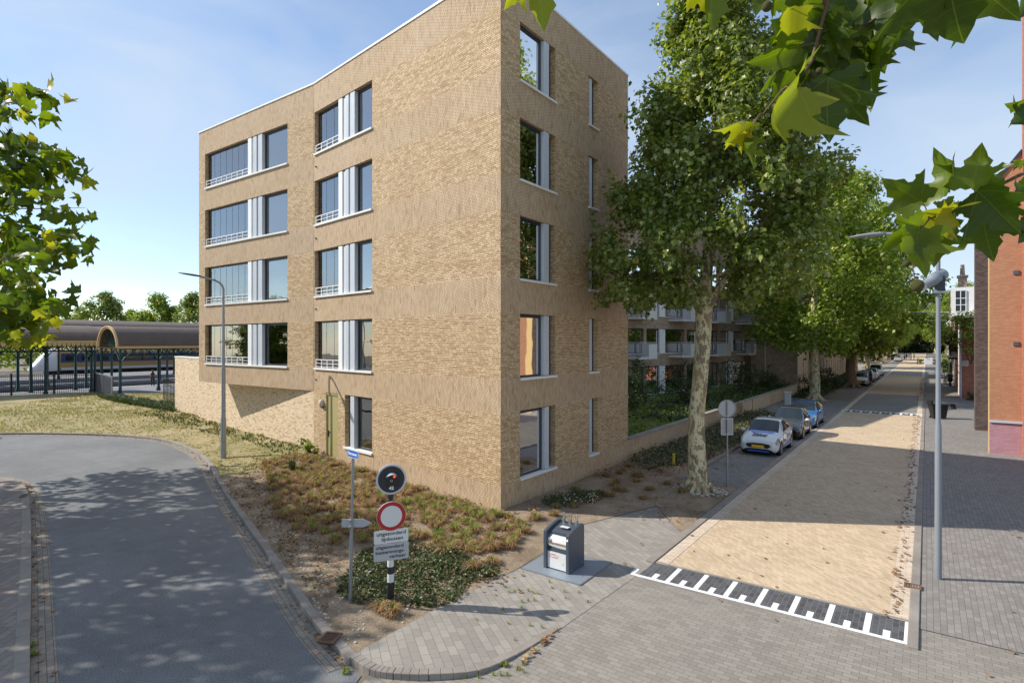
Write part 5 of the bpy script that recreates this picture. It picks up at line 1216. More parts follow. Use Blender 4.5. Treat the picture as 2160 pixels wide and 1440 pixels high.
# ---- traffic sign post
sb=at(824,11.2); nn=Vector((.913,-.408,0)).normalized(); xx=Vector((.408,.913,0)).normalized(); zg=bed_h(sb.x,sb.y)
nn=Vector((math.cos(rad(-33)),math.sin(rad(-33)),0)); xx=Vector((math.cos(rad(57)),math.sin(rad(57)),0))
tsn=rootb('traffic_sign_post',(sb.x,sb.y,0),'banded black and white post with red ringed sign, two text plates and round signal','traffic sign')
mb=MB(); bands=[(zg-.15,.44,0),(.44,.60,1),(.60,.74,0),(.74,.90,1),(.90,1.30,0)]
for a,b,m_ in bands: mb.tube([(0,0,a),(0,0,b)],[.066,.066],18,m_)
mb.tube([(0,0,1.3),(0,0,2.12)],[.045,.045],14,0); mb.tube([(0,0,2.06),(0,0,2.1),(0,0,2.14)],[.05,.065,.05],14,0); mb.build('post',[M['dark'],M['signwhite']],tsn)
mb=MB(); disc(mb,nn*.07+Vector((0,0,1.73)),nn,.28,.018,0); disc(mb,nn*.089+Vector((0,0,1.73)),nn,.276,.002,1); disc(mb,nn*.092+Vector((0,0,1.73)),nn,.205,.002,0); mb.build('round_sign',[M['signwhite'],M['signred']],tsn)
mb=MB(); disc(mb,nn*.05+Vector((0,0,2.44)),nn,.29,.03,0); disc(mb,nn*.081+Vector((0,0,2.44)),nn,.255,.003,1); sg=mb.build('signal_disc',[M['greypanel'],M['dark']],tsn)
mb=MB(); c=nn*.085+Vector((0,0,2.46)); 
plate(mb,nn*.085+Vector((0,0,2.44))+xx*.02,xx,nn,.28,.30,.006,0,.01); mb.build('signal_panel',M['black'],sg)
mb=MB()
for k in range(14):
    a=rad(15+150*k/14);a2=rad(15+150*(k+1)/14); f=lambda a,r,d:c+xx*(math.cos(a)*r)+Vector((0,0,math.sin(a)*r-.0))+nn*d
    mb.add([f(a,.115,0),f(a2,.115,0),f(a2,.10,.14*math.sin(a2)),f(a,.10,.14*math.sin(a))],[(0,1,2,3)],0,True)
    mb.add([f(a,.115,0),f(a2,.115,0),f(a2,.085,0),f(a,.085,0)],[(0,1,2,3)],0)
mb.build('signal_hood',M['greypanel'],sg)
mb=MB(); mb.tube([c+xx*.055+nn*.005+Vector((0,0,.03)),c+xx*.055+nn*.02+Vector((0,0,.03))],[.022,.018],14); mb.build('signal_lamp',M['redlamp'],sg)
mb=MB(); ring=[c+nn*.01+xx*(math.cos(a)*.02)+Vector((0,0,-.045+math.sin(a)*.02)) for a in [2*math.pi*k/14 for k in range(15)]]; mb.tube(ring,.004,6,cap=False); mb.build('small_ring',M['steel'],sg)
text('42',.085,M['letterw'],sg,frameM(nn*.094+Vector((0,0,2.272)),xx,nn),sx=1.1,bold=.003)
mb=MB(); plate(mb,nn*.072+Vector((0,0,1.345)),xx,nn,.66,.255); sp1=mb.build('text_plate',M['signwhite'],tsn)
mb=MB(); plate(mb,nn*.072+Vector((0,0,1.045)),xx,nn,.67,.325); sp2=mb.build('text_plate',M['signgrey'],tsn)
def lines(par,ls_,z0,dz,size,al,sx=1.08):
    for i,(s,x) in enumerate(ls_): text(s,size,M['letterk'],par,frameM(nn*.086+xx*x+Vector((0,0,z0-dz*i)),xx,nn),sx=sx,bold=.0015)
lines(sp1,[('uitgezonderd',0),('lijnbussen',.02)],1.40,.105,.095,'CENTER',1.12)
lines(sp2,[('uitgezonderd',-.03),('bestemmings-',-.02),('verkeer',.12)],1.145,.095,.09,'CENTER',1.12)
# ---- street name post
nb=at(738.5,11.08); zn=bed_h(nb.x,nb.y); nsp=rootb('street_name_post',(nb.x,nb.y,0),'thin galvanised post with a blue street name sign and a grey arrow board','street sign')
tilt=Vector((.055,.03,0)); mb=MB(); mb.tube([(0,0,zn-.1),tilt*.5+Vector((0,0,1.5))],[.034,.033],12); mb.tube([tilt*.5+Vector((0,0,1.5)),tilt+Vector((0,0,2.86))],[.026,.026],12); mb.build('post',M['galv'],nsp)
xs=Vector((math.cos(rad(-11.6)),math.sin(rad(-11.6)),0)); nS=Vector((xs.y,-xs.x,0)); 
cS=tilt+Vector((0,0,2.945)); mb=MB(); plate(mb,cS+xs*.02,xs,nS,.43,.155,.02,0,.02); plate(mb,cS+xs*.02+nS*.021,xs,nS,.405,.13,.002,1,.015); nm=mb.build('name_sign',[M['signwhite'],M['signblue']],nsp)
text('Perronweg',.085,M['letterw'],nm,frameM(cS+xs*.02+nS*.024,xs,nS),sx=.92,bold=.0018)
fr_=camoff(1,0); nf=camoff(0,-1)
mb=MB(); cA=tilt*.55+Vector((0,0,1.60)); mb.prism([(-.205,-.078),(.22,-.078),(.375,0),(.22,.078),(-.205,.078)],0,.012,0,frameM(cA-nf*.045,camoff(1,.0),nf)); mb.build('arrow_board',M['signgrey'],nsp)
mb=MB()
for z in(1.54,1.665): mb.box(-.045,.045,-.045,.045,z,z+.02)
mb.build('clamp',M['galv'],nsp)
# ---- sign seen from behind by the parking bay
pb=at(1534,20.1); sn=rootb('parking_sign_post',(pb.x,pb.y,0),'round and rectangular traffic signs seen from behind on a grey post by the parking bay','traffic sign')
nb_=camoff(0,-1); mb=MB(); mb.tube([(0,0,-.1),(0,0,1.25)],[.038,.038],12); mb.tube([(0,0,1.25),(0,0,3.05)],[.027,.027],12); mb.build('post',M['galv'],sn)
mb=MB(); disc(mb,-nb_*.035+Vector((0,0,2.76)),-nb_,.30,.015,0); ring=[-nb_*.02+camoff(math.cos(a)*.295,0)+Vector((0,0,2.76+math.sin(a)*.295)) for a in [2*math.pi*k/40 for k in range(41)]]; mb.tube(ring,.014,6,0,cap=False); mb.build('round_sign_back',M['signgrey'],sn)
mb=MB(); plate(mb,-nb_*.035+Vector((0,0,2.13)),camoff(1,0),-nb_,.39,.56,.012,0,.02); mb.build('rectangular_sign_back',M['galv'],sn)
mb=MB()
for a,b in(((-.2,1.85),(.2,1.85)),((-.2,2.41),(.2,2.41)),((-.2,1.85),(-.2,2.41)),((.2,1.85),(.2,2.41))): mb.bar(camoff(a[0],.02)+Vector((0,0,a[1])),camoff(b[0],.02)+Vector((0,0,b[1])),.022,.022)
mb.build('sign_edge',M['signwhite'],sn)
for z in(1.87,2.39,2.5,3.0): mb=MB(); mb.box(-.045,.045,-.03,.045,z,z+.02); mb.build('clip',M['signwhite'],sn)
# ---- right lamp post with floodlight
lp=at(1979,12.34); lamp=rootb('street_lamp',(lp.x,lp.y,0),'tall grey lamp post with curved arm and a cylindrical spotlight near the plaza','street lamp','street lamps')
mb=MB(); mb.tube([(0,0,0),(0,0,3.3),(0,0,3.34),(0,0,7.1)],[.066,.062,.048,.040],18); 
pts=[(0,0,7.1)]+[(-.25*(1-math.cos(a)),0,7.1+.28*math.sin(a)) for a in [rad(k*11) for k in range(1,8)]]; e=Vector(pts[-1]); pts+= [tuple(e+Vector((-.45,0,.10))),tuple(e+Vector((-.75,0,.13)))]
mb.tube(pts,[.038]*len(pts),12); mb.build('pole',M['lampgrey'],lamp)
def lamphead(mb,p,dirv,L_=.75,w=.13,h=.05):
    p=Vector(p); dv=Vector(dirv).normalized(); sd=dv.cross(Vector((0,0,1))).normalized(); up=sd.cross(dv)
    prof=[(0,.35,.8),(.12,.6,1.0),(.35,1,1.1),(.7,1,.8),(.92,.6,.45),(1,.2,.2)]; rings=[]
    for t,a,b in prof:
        c=p+dv*L_*t; rings.append([c+sd*w*a*math.cos(q)+up*h*b*(math.sin(q) if math.sin(q)>0 else .5*math.sin(q)) for q in [2*math.pi*k/12 for k in range(12)]])
    vs=[q for r in rings for q in r]; fs=[(i*12+k,i*12+(k+1)%12,(i+1)*12+(k+1)%12,(i+1)*12+k) for i in range(5) for k in range(12)]+[tuple(range(12))[::-1],tuple(range(60,72))]; mb.add(vs,fs,0,True)
mb=MB(); lamphead(mb,Vector(pts[-1]),(-1,-.05,-.02),.72,.14,.06); mb.build('lamp_head',M['lampgrey'],lamp)
mb=MB(); a=camoff(.12,.02)+Vector((0,0,6.55)); b=camoff(-.42,-.12)+Vector((0,0,6.27)); mb.tube([a,a.lerp(b,.3),a.lerp(b,.31),a.lerp(b,.6),a.lerp(b,.62),b],[.12,.12,.13,.12,.10,.095],20,0); fl=mb.build('spotlight',M['lampgrey'],lamp)
mb=MB(); mb.box(-.06,.12,-.10,.10,6.18,6.5); mb.build('ballast_box',M['anth'],fl)
mb=MB(); mb.bar(camoff(-.14,-.02)+Vector((0,0,6.17)),camoff(.12,-.02)+Vector((0,0,6.17)),.09,.07); mb.build('bracket',M['greypanel'],lamp)
# ---- left lamp post
lp2=Vector((-24.45,12.8,0)); z2=bed_h(lp2.x,lp2.y); lamp2=rootb('street_lamp',lp2,'slim grey lamp post with a bent arm standing on the dry verge','street lamp','street lamps')
mb=MB(); mb.tube([(0,0,z2-.1),(0,0,1.75),(0,0,1.9),(0,0,3.9),(0,0,4.0),(.0,0,7.3)],[.115,.11,.085,.08,.06,.045],16)
ad=Vector((-.28,-.96,0)).normalized(); pts=[Vector((0,0,7.3))]+[ad*.5*(1-math.cos(a))+Vector((0,0,7.3+.42*math.sin(a))) for a in [rad(k*10) for k in range(1,9)]]; e=pts[-1]; pts+=[e+ad*.45+Vector((0,0,.10))]
mb.tube(pts,[.042]*len(pts),10); mb.build('pole',M['galv'],lamp2)
mb=MB(); lamphead(mb,pts[-1],ad+Vector((0,0,.12)),.85,.15,.05); mb.build('lamp_head',M['anth'],lamp2)
# a third lamp off to the left whose shadow falls across the bend
lp3=rootb('street_lamp',(-47,2.5,0),'grey lamp post outside the bend at the far left','street lamp','street lamps')
mb=MB(); mb.tube([(0,0,0),(0,0,7.3)],[.1,.05],12); mb.tube([(0,0,7.3),(.3,.2,7.7),(1.3,.5,7.8)],[.045,.045,.045],8); mb.build('pole',M['galv'],lp3); mb=MB(); lamphead(mb,(1.3,.5,7.8),(1,.4,.05)); mb.build('lamp_head',M['anth'],lp3)
# ---- drain grates
def grate(u,v,w,d,rz,lab,z):
    p=G(u,v,z); t=rootb('drain_grate',(p.x,p.y,z),lab,'drain cover','iron drain grates',rz); mb=MB(); mb.box(-w/2,w/2,-d/2,-d/2+.04,0,.03); mb.box(-w/2,w/2,d/2-.04,d/2,0,.03); mb.box(-w/2,-w/2+.04,-d/2+.04,d/2-.04,0,.03); mb.box(w/2-.04,w/2,-d/2+.04,d/2-.04,0,.03); mb.build('frame',M['rust'],t)
    mb=MB(); k=-w/2+.07
    while k<w/2-.05: mb.box(k,k+.022,-d/2+.04,d/2-.04,.0,.024); k+=.045
    mb.build('bars',M['rust'],t); mb=MB(); mb.box(-w/2+.03,w/2-.03,-d/2+.03,d/2-.03,-.03,-.004); mb.build('sump',M['black'],t)
grate(696,1346,.34,.30,rad(115),'rusty gully grate in the kerb at the tip of the sandy bed',.115)
grate(1925,1237,.30,.26,rad(0),'rusty square grate in the pavement beside the right kerb',.03)
grate(50,1046,.38,.16,rad(-25),'pale grate in the kerb corner of the left pavement',.105)
# ---- wheelie bin, marker post, utility pillar
wb=rootb('wheelie_bin',at(1979,38),'black wheelie bin with its lid hanging open beside the right kerb','bin',rz=rad(20)); wb.scale=(.85,.85,.88)
mb=MB(); vs=[(-.42,-.33,.1),(.42,-.33,.1),(.42,.33,.1),(-.42,.33,.1),(-.55,-.42,1.15),(.55,-.42,1.15),(.55,.42,1.05),(-.55,.42,1.05)]; mb.add(vs,[(0,1,2,3),(4,5,6,7),(0,1,5,4),(1,2,6,5),(2,3,7,6),(3,0,4,7)]); mb.box(-.6,.6,-.46,.46,1.04,1.1); mb.build('body',M['black'],wb,bevel=.03)
mb=MB(); mb.add([(.55,-.45,1.2),(.55,.45,1.2),(.95,.45,1.15),(.95,-.45,1.15),(1.05,-.45,.75),(1.05,.45,.75),(.6,.45,1.14),(.6,-.45,1.14),(.9,.4,1.06),(.9,-.4,1.06)],[(0,1,2,3),(3,2,5,4),(6,7,9,8),(8,9,4,5)]); mb.build('lid',M['black'],wb); mb=MB(); mb.box(-.62,-.5,-.45,.45,1.1,1.42); mb.build('lid_hood',M['black'],wb)
for x in(-.4,.4): 
    mb=MB(); mb.cyl((x-.04,.36,.1),(x+.04,.36,.1),.1,14); mb.build('wheel',M['black'],wb)
ms=rootb('marker_post',at(1421,23.4,bed_h(-9.5,25)),'small yellow marker post in the bed in front of the garden wall','marker post'); mb=MB(); mb.box(-.035,.035,-.035,.035,0,.42); mb.build('post',M['ypot'],ms); mb=MB(); mb.box(-.04,.04,-.04,.04,.42,.45); mb.build('cap',M['ypot'],ms)
up_=rootb('utility_pillar',at(1662,46.5),'grey utility pillar at the end of the garden wall','utility box'); mb=MB(); mb.box(-.22,.22,-.15,.15,0,1.0); mb.build('cabinet',M['greypanel'],up_,bevel=.02); mb=MB(); mb.box(-.26,.26,-.19,.19,1.0,1.06); mb.build('lid',M['signwhite'],up_)
# far containers and pots
fc=rootb('far_container',(.3,158,0),'grey underground container with three white lids far up the street','waste container'); mb=MB(); mb.box(-.75,.75,-.5,.5,0,1.3); mb.build('body',M['greypanel'],fc,bevel=.03)
for k in(-.5,0,.5): 
    mb=MB(); mb.box(k-.12,k+.12,-.1,.1,1.3,1.55); mb.build('lid',M['white'],fc)
for i,x in enumerate((-1.5,1.6)):
    p=rootb('flower_pot',(x+.2,158,0),['pot with a yellow green bush on the street side of the far container','pot with a yellow green bush on the house side of the far container'][i],'plant pot','pots beside the far container'); mb=MB(); mb.tube([(0,0,0),(0,0,.5)],[.25,.35],12); mb.build('pot',M['rust'],p)
    pp,dr=blob_positions([(R.gauss(0,.2),R.gauss(0,.2),R.uniform(.6,1.2),.3) for _ in range(8)],300); o=leafmesh('foliage',pp,.18,M['leafB'],T_DIA); o.parent=p
bo=rootb('bollard',(-1.7,156,0),'dark bollard left of the far grey container','bollard'); mb=MB(); mb.tube([(0,0,0),(0,0,1.0)],[.09,.08],10); mb.build('post',M['dark'],bo); mb=MB(); mb.ball((0,0,1.03),.09,8,6); mb.build('cap',M['dark'],bo)
# ---- street lanterns arms over the street on the right houses
for i,y in enumerate((70,84,100)):
    t=rootb('overhead_light',(2.5,y,0),['white wall bracket lamp arm on the low red house','white wall bracket lamp arm on the red terrace house','white wall bracket lamp arm on the cream terrace house'][i],'street lamp','bracket lamps on the right hand houses')
    mb=MB(); z=[7.9,8.1,8.0][i]; mb.tube([(0,0,z-.9),(-.3,0,z),(-4.2,0,z+.15)],[.05,.05,.04],8); mb.tube([(0,0,0),(0,0,z-.9)],[.06,.05],8); mb.build('arm',M['signwhite'],t); mb=MB(); lamphead(mb,(-4.2,0,z+.13),(-1,0,0),.7,.15,.07); mb.build('lamp_head',M['signwhite'],t)
# ================================================================ people
def person(loc,rz,label,h=1.7,dress=True,cloth='cloth1',group=None,pose=0):
    t=empty('person',loc,label,'person',group,rz); s=h/1.7
    J={'pel':(0,0,.95,.125),'wa':(0,0,1.10,.115),'ch':(0,0,1.30,.135),'nk':(0,0,1.45,.052),'hd':(0,.01,1.56,.082),'tp':(0,.01,1.66,.07),
       'shl':(-.16,0,1.39,.05),'ell':(-.20,.02,1.12,.036),'wrl':(-.19,.10+.1*pose,.88,.026),'hal':(-.18,.13+.1*pose,.80,.03),'shr':(.16,0,1.39,.05),'elr':(.21,-.02,1.12,.036),'wrr':(.19,.06,.88,.026),'har':(.18,.09,.80,.03),
       'hil':(-.09,0,.86,.085),'knl':(-.10,.05,.48,.052),'anl':(-.10,-.02,.08,.034),'tol':(-.11,.13,.03,.03),'hir':(.09,0,.86,.085),'knr':(.10,-.02,.48,.052),'anr':(.10,-.12,.08,.034),'tor':(.11,.03,.03,.03)}
    E=[('pel','wa'),('wa','ch'),('ch','nk'),('nk','hd'),('hd','tp'),('ch','shl'),('shl','ell'),('ell','wrl'),('wrl','hal'),('ch','shr'),('shr','elr'),('elr','wrr'),('wrr','har'),('pel','hil'),('hil','knl'),('knl','anl'),('anl','tol'),('pel','hir'),('hir','knr'),('knr','anr'),('anr','tor')]
    ks=list(J); me=bpy.data.meshes.new('body'); me.from_pydata([tuple(c*s for c in J[k][:3]) for k in ks],[(ks.index(a),ks.index(b)) for a,b in E],[])
    o=bpy.data.objects.new('body',me); COL.objects.link(o); o.parent=t; me.materials.append(M['skin'])
    md=o.modifiers.new('skin','SKIN'); sv=me.skin_vertices[0].data
    for i,k in enumerate(ks): sv[i].radius=(J[k][3]*s,J[k][3]*s); sv[i].use_root=(k=='pel')
    sd=o.modifiers.new('sub','SUBSURF'); sd.levels=1; sd.render_levels=1
    mb=MB(); 
    if dress: prof=[(.50,.20),(.75,.19),(.95,.17),(1.1,.145),(1.3,.165),(1.43,.12),(1.46,.06)]
    else: prof=[(.88,.165),(.95,.165),(1.1,.15),(1.3,.17),(1.43,.13),(1.46,.06)]
    n=14; vs=[(math.cos(2*math.pi*k/n)*r*s,math.sin(2*math.pi*k/n)*r*.72*s,z*s) for z,r in prof for k in range(n)]
    mb.add(vs,[(i*n+k,i*n+(k+1)%n,(i+1)*n+(k+1)%n,(i+1)*n+k) for i in range(len(prof)-1) for k in range(n)],0,True); mb.build('dress' if dress else 'top',M[cloth],t)
    if not dress:
        mb=MB(); 
        for a,b,c_ in(('hil','knl','anl'),('hir','knr','anr')): mb.tube([Vector(J[a][:3])*s+Vector((0,0,.08)),Vector(J[b][:3])*s,Vector(J[c_][:3])*s],[.105*s,.075*s,.06*s],10)
        mb.build('trousers',M['cloth2'],t)
    mb=MB(); mb.ball((0,-.02*s,1.60*s),.105*s,12,8,0,(1,1,1.15)); mb.ball((0,-.06*s,1.47*s),.08*s,10,7,0,(1,.7,1.3)); mb.build('hair',M['hair'],t); return t
pp=at(1836,66.2); person((pp.x,pp.y,.02),rad(200),'person in a dark dress standing at the door of a parked white car')
for i,(dx,c,dr_,h) in enumerate([(-1.2,'cloth3',False,1.75),(-.75,'cloth2',False,1.8),(-.1,'cloth3',True,1.65),(.3,'cloth1',False,1.75),(1.0,'cloth1',False,1.7)]):
    person((-3.9+dx,196+[0,1.5,-.6,1.2,.2][i],.03),rad(160+i*35),['person in a pale top at the car end of the far group','person in a navy top second from the dark green car','person in a pale dress in the middle of the far group','person in black beside the pale dress in the far group','person in black at the road end of the far group'][i],h,dr_,c,'group of people far up the street')
# ================================================================ cars
def car(loc,rz,label,paint,L_=3.67,W_=1.68,Ht=1.48,roof=None,style=0,group='cars parked along the street'):
    """front faces -y in local coordinates; origin under the middle"""
    t=empty('parked_car',loc,label,'car',group,rz); roof=roof or paint
    hl=L_/2; wf,wr=-hl+.72,hl-.62; r=.30
    # stations: y, half width, bottom z, belt z, belt half-width, top z, roof half-width
    hood=.70*Ht*.92; 
    S=[(-hl,.60,.30,.52,.58,.54,.50),(-hl+.06,.74,.22,.62,.70,.66,.60),(-hl+.22,.80,.20,.66,.77,.72,.62),(-hl+.45,.83,.20,.75,.80,.83,.62),(-hl+.80,.84,.20,.84,.81,.94,.62),(-hl+1.00,.84,.20,.88,.81,.985,.64),
       (-hl+1.28,.84,.20,.92,.80,1.20,.62),(-hl+1.62,.84,.20,.94,.80,Ht-.06,.57),(-hl+1.95,.84,.20,.95,.80,Ht-.005,.56),(0.25,.84,.20,.96,.80,Ht,.56),(hl-.85,.84,.20,.98,.79,Ht-.02,.555),(hl-.50,.83,.20,1.0,.78,Ht-.09,.53),(hl-.22,.81,.22,1.01,.75,Ht-.33,.52),(hl-.06,.77,.26,.98,.70,1.03,.56),(hl,.66,.34,.80,.62,.84,.5)]
    k=W_/1.68; S=[(a,b*k,c,d,e*k,f,g_*k) for a,b,c,d,e,f,g_ in S]
    rings=[]
    for y,w_,zb_,zt,wt,zr,wr_ in S:
        half=[(w_*.90,zb_),(w_*.985,zb_+.10),(w_,zb_+(zt-zb_)*.45),(w_*.985,zb_+(zt-zb_)*.75),(wt,zt),(wt+(wr_-wt)*.5,zt+(zr-zt)*.52),(wr_,zr-.035),(wr_*.80,zr-.003),(wr_*.4,zr+.012),(0,zr+.016)]
        ring=[(x,y,z) for x,z in half]+[(-x,y,z) for x,z in half[::-1][1:]]; rings.append(ring)
    n=len(rings[0]); body=MB(); side=MB(); ws=MB(); rw=MB(); rf=MB()
    vs=[p for r_ in rings for p in r_]
    def put(m_,idx,sm=True): m_.add([vs[i] for i in idx],[tuple(range(len(idx)))],0,sm)
    bf=[];rff=[]
    for i in range(len(S)-1):
        for j in range(n-1):
            f=(i*n+j,i*n+j+1,(i+1)*n+j+1,(i+1)*n+j); gseg=j in(4,5,12,13); top=6<=j<=11
            bf.append((f,gseg,top,i,j))
    body.add(vs,[f for f,gs_,tp_,i,j in bf if not(7<=i<=11 and tp_ and roof!=paint)],0,True)
    if roof!=paint: rf.add(vs,[f for f,gs_,tp_,i,j in bf if 7<=i<=11 and tp_],0,True); rf.build('roof',M[roof],t)
    body.add(rings[0],[tuple(range(n))],0); body.add(rings[-1],[tuple(range(n))],0)
    bo_=body.build('body',M[paint],t)
    # glazing, slightly proud of the shell
    def off(p,q): 
        v=Vector(p); c=Vector((0,v.y,.8)); return v+(v-c).normalized()*q
    gq=lambda i,j:Vector(vs[i*n+j])
    def pane(name,quad,q=.008,sh=.06):
        c=sum(quad,Vector())/len(quad); nr=(quad[1]-quad[0]).cross(quad[2]-quad[0]).normalized(); 
        if nr.dot(c-Vector((0,0,.7)))<0: nr=-nr
        m_=MB(); Q=[c+(p-c)*(1-sh)+nr*q for p in quad]; m_.add(Q,[tuple(range(len(Q)))],0,True); return m_.build(name,M['cglass'],t)
    # windshield: between station 5 (cowl) and 7
    def grid(name,i0,i1,js,q=.012,mat='cglass'):
        m_=MB(); P_=[]
        for i in range(i0,i1+1):
            for j in js: P_.append(off(gq(i,j),q))
        w_=len(js); m_.add(P_,[(a*w_+b,a*w_+b+1,(a+1)*w_+b+1,(a+1)*w_+b) for a in range(i1-i0) for b in range(w_-1)],0,True); return m_.build(name,M[mat],t)
    grid('windshield',5,7,[6,7,8,9,10,11,12]); grid('rear_window',11,13,[6,7,8,9,10,11,12])
    for js in([4,5,6],[14,13,12]):
        sgn=1 if js[0]==4 else -1
        for (ia,ib,nm_) in((6,9,'side_window'),(9,11,'side_window')):
            Pq=[]
            bl=[gq(i,js[0]) for i in range(ia,ib+1)]; tl=[gq(i,js[2]) for i in range(ia,ib+1)]
            m_=MB(); rows=[]
            for t_ in(.10,.5,.88):
                rows.append([bl[i].lerp(gq(ia+i,js[1]),t_*2) if t_<.5 else gq(ia+i,js[1]).lerp(tl[i],(t_-.5)*2) for i in range(len(bl))])
            V_=[p+Vector((sgn*.010,0,.004)) for r_ in rows for p in r_]; w_=len(bl)
            for r_i in range(3):
                V_[r_i*w_].y+=.05; V_[r_i*w_+w_-1].y-=.04
            m_.add(V_,[(a*w_+b,a*w_+b+1,(a+1)*w_+b+1,(a+1)*w_+b) for a in range(2) for b in range(w_-1)],0,True); m_.build(nm_,M['cglass'],t)
    # wheels + arches
    for wy in(wf,wr):
        for sx in(1,-1):
            x=sx*(W_/2-.10); m_=MB(); m_.tube([(x-sx*.10,wy,r),(x-sx*.08,wy,r),(x+sx*.085,wy,r),(x+sx*.10,wy,r)],[r*.86,r,r,r*.9],22); wh=m_.build('wheel',M['black'],t)
            m_=MB(); m_.tube([(x+sx*.101,wy,r),(x+sx*.108,wy,r)],[r*.66,r*.60],20); rm=m_.build('rim',M['alloy'],wh)
            m_=MB()
            for q in range(5):
                a=2*math.pi*q/5; c_=Vector((x+sx*.110,wy+math.cos(a)*r*.36,r+math.sin(a)*r*.36)); m_.tube([c_,c_+Vector((sx*.003,0,0))],[r*.12,r*.12],8)
            m_.build('rim_openings',M['black'],wh)
            m_=MB(); arc=[(W_/2*1.003*sx if False else sx*(W_/2*.992),wy+math.cos(a)*(r+.05),r+math.sin(a)*(r+.05)) for a in [math.pi*q/12 for q in range(13)]]
            m_.add(arc+[(sx*(W_/2*.992),wy+(r+.05),.2),(sx*(W_/2*.992),wy-(r+.05),.2)],[tuple([13]+list(range(13))+[14])]); m_.add([(p[0]+sx*.006,p[1],p[2]) for p in arc],[tuple(range(13))]); m_.build('wheel_arch',M['black'],t)
    fy=-hl
    def fbox(name,x0,x1,z0,z1,mat,y=fy-.012,dep=.05,sk=0):
        m_=MB(); m_.add([(x0,y+sk*abs(x0),z0),(x1,y+sk*abs(x1),z0),(x1,y+sk*abs(x1)+.01,z1),(x0,y+sk*abs(x0)+.01,z1),(x0,y+dep+sk*abs(x0),z0),(x1,y+dep+sk*abs(x1),z0),(x1,y+dep+sk*abs(x1),z1),(x0,y+dep+sk*abs(x0),z1)],[(0,1,2,3),(4,5,6,7),(0,1,5,4),(2,3,7,6),(0,3,7,4),(1,2,6,5)]); return m_.build(name,M[mat],t)
    def poly(name,pts,mat,y,th=.03):
        m_=MB(); n_=len(pts); m_.add([(x,y+.015*x*x/(k*k),z) for x,z in pts]+[(x,y+th+.015*x*x/(k*k),z) for x,z in pts],[tuple(range(n_)),tuple(range(n_,2*n_))[::-1]]+[(q,(q+1)%n_,(q+1)%n_+n_,q+n_) for q in range(n_)]); return m_.build(name,M[mat],t)
    poly('grille',[(-.40*k,.37),(.40*k,.37),(.52*k,.45),(.47*k,.54),(.2*k,.575),(-.2*k,.575),(-.47*k,.54),(-.52*k,.45)],'black',fy-.016)
    poly('lower_grille',[(-.46*k,.22),(.46*k,.22),(.54*k,.30),(.40*k,.335),(-.40*k,.335),(-.54*k,.30)],'black',fy-.010)
    fbox('number_plate',-.26,.26,.385,.495,'nplate',fy-.035,.015)
    if style!=0: poly('bumper_lip',[(-.5*k,.19),(.5*k,.19),(.5*k,.215),(-.5*k,.215)],'black',fy-.014)
    for sx in(1,-1):
        grid('headlight',1,3,[3,4,5] if sx==1 else [15,14,13],.014,'lamp')
        m_=MB(); m_.ball((sx*(W_/2+.10),-hl+1.20,.98),.10,10,7,0,(1.1,.55,.75)); m_.bar((sx*(W_/2-.05),-hl+1.18,.93),(sx*(W_/2+.06),-hl+1.2,.95),.05,.03); m_.build('mirror',M['cwhite' if style in(0,1) else paint],t)
        m_=MB(); m_.box(min(sx*.62*k,sx*.76*k),max(sx*.62*k,sx*.76*k),hl-.05,hl+.004,.78,.95); m_.build('tail_light',M['tail'],t)
        m_=MB(); m_.add([(sx*.58*k,-hl-.004+.03,.28),(sx*.72*k,-hl+.06,.28),(sx*.66*k,-hl+.045,.46)],[(0,1,2)]); m_.build('fog_recess',M['black'],t)
        for yy in(-hl+1.15,.25): 
            m_=MB(); m_.bar((sx*(W_/2*1.001),yy,.30),(sx*(W_/2*.988),yy,.90),.008,.008); m_.build('door_seam',M['black'],t)
        m_=MB(); m_.bar((sx*(W_/2*1.002),0.0,.80),(sx*(W_/2*1.002),.16,.81),.02,.025); m_.build('door_handle',M[paint],t)
    m_=MB(); m_.box(-W_/2*.8,W_/2*.8,-hl+.2,hl-.2,.12,.22); m_.build('underbody',M['black'],t)
    m_=MB(); m_.bar((-.5,-hl+1.02,1.0),(.1,-hl+1.10,1.03),.015,.01); m_.bar((.0,-hl+1.02,1.0),(.5,-hl+1.12,1.03),.015,.01); m_.build('wiper',M['black'],t)
    if style==0:
        # hood decal lies on the bonnet: blue trapezoid + name
        hz=lambda y:float(np.interp(y,[-hl+.22,-hl+.45,-hl+.80,-hl+1.0],[.72,.83,.94,.985]))+.020
        m_=MB(); ys=[-hl+.74,-hl+.86,-hl+.99]; hw=[.34,.45,.50]; V_=[]
        for y,h_ in zip(ys,hw): V_+=[(-h_-.05,y,hz(y)),(-h_*.4,y,hz(y)+.003),(h_*.4,y,hz(y)+.003),(h_+.05,y,hz(y))]
        V_=[(x+.0,y,z) for x,y,z in V_]; m_.add(V_,[(a*4+b,a*4+b+1,(a+1)*4+b+1,(a+1)*4+b) for a in range(2) for b in range(3)]); m_.build('blue_decal',M['zblue'],bo_)
        y=-hl+.50; sl_=math.atan2(.11,.35); nr=Vector((0,-math.sin(sl_),math.cos(sl_))); text('Zibber',.36,M['zink'],bo_,frameM(Vector((-.02,y,hz(y)+.014)),(1,0,0),nr),sx=.66,bold=.012)
        m_=MB(); m_.box(-.44,.44,-hl-.02,-hl+.05,.20,.245); m_.build('blue_lip',M['zblue'],t)
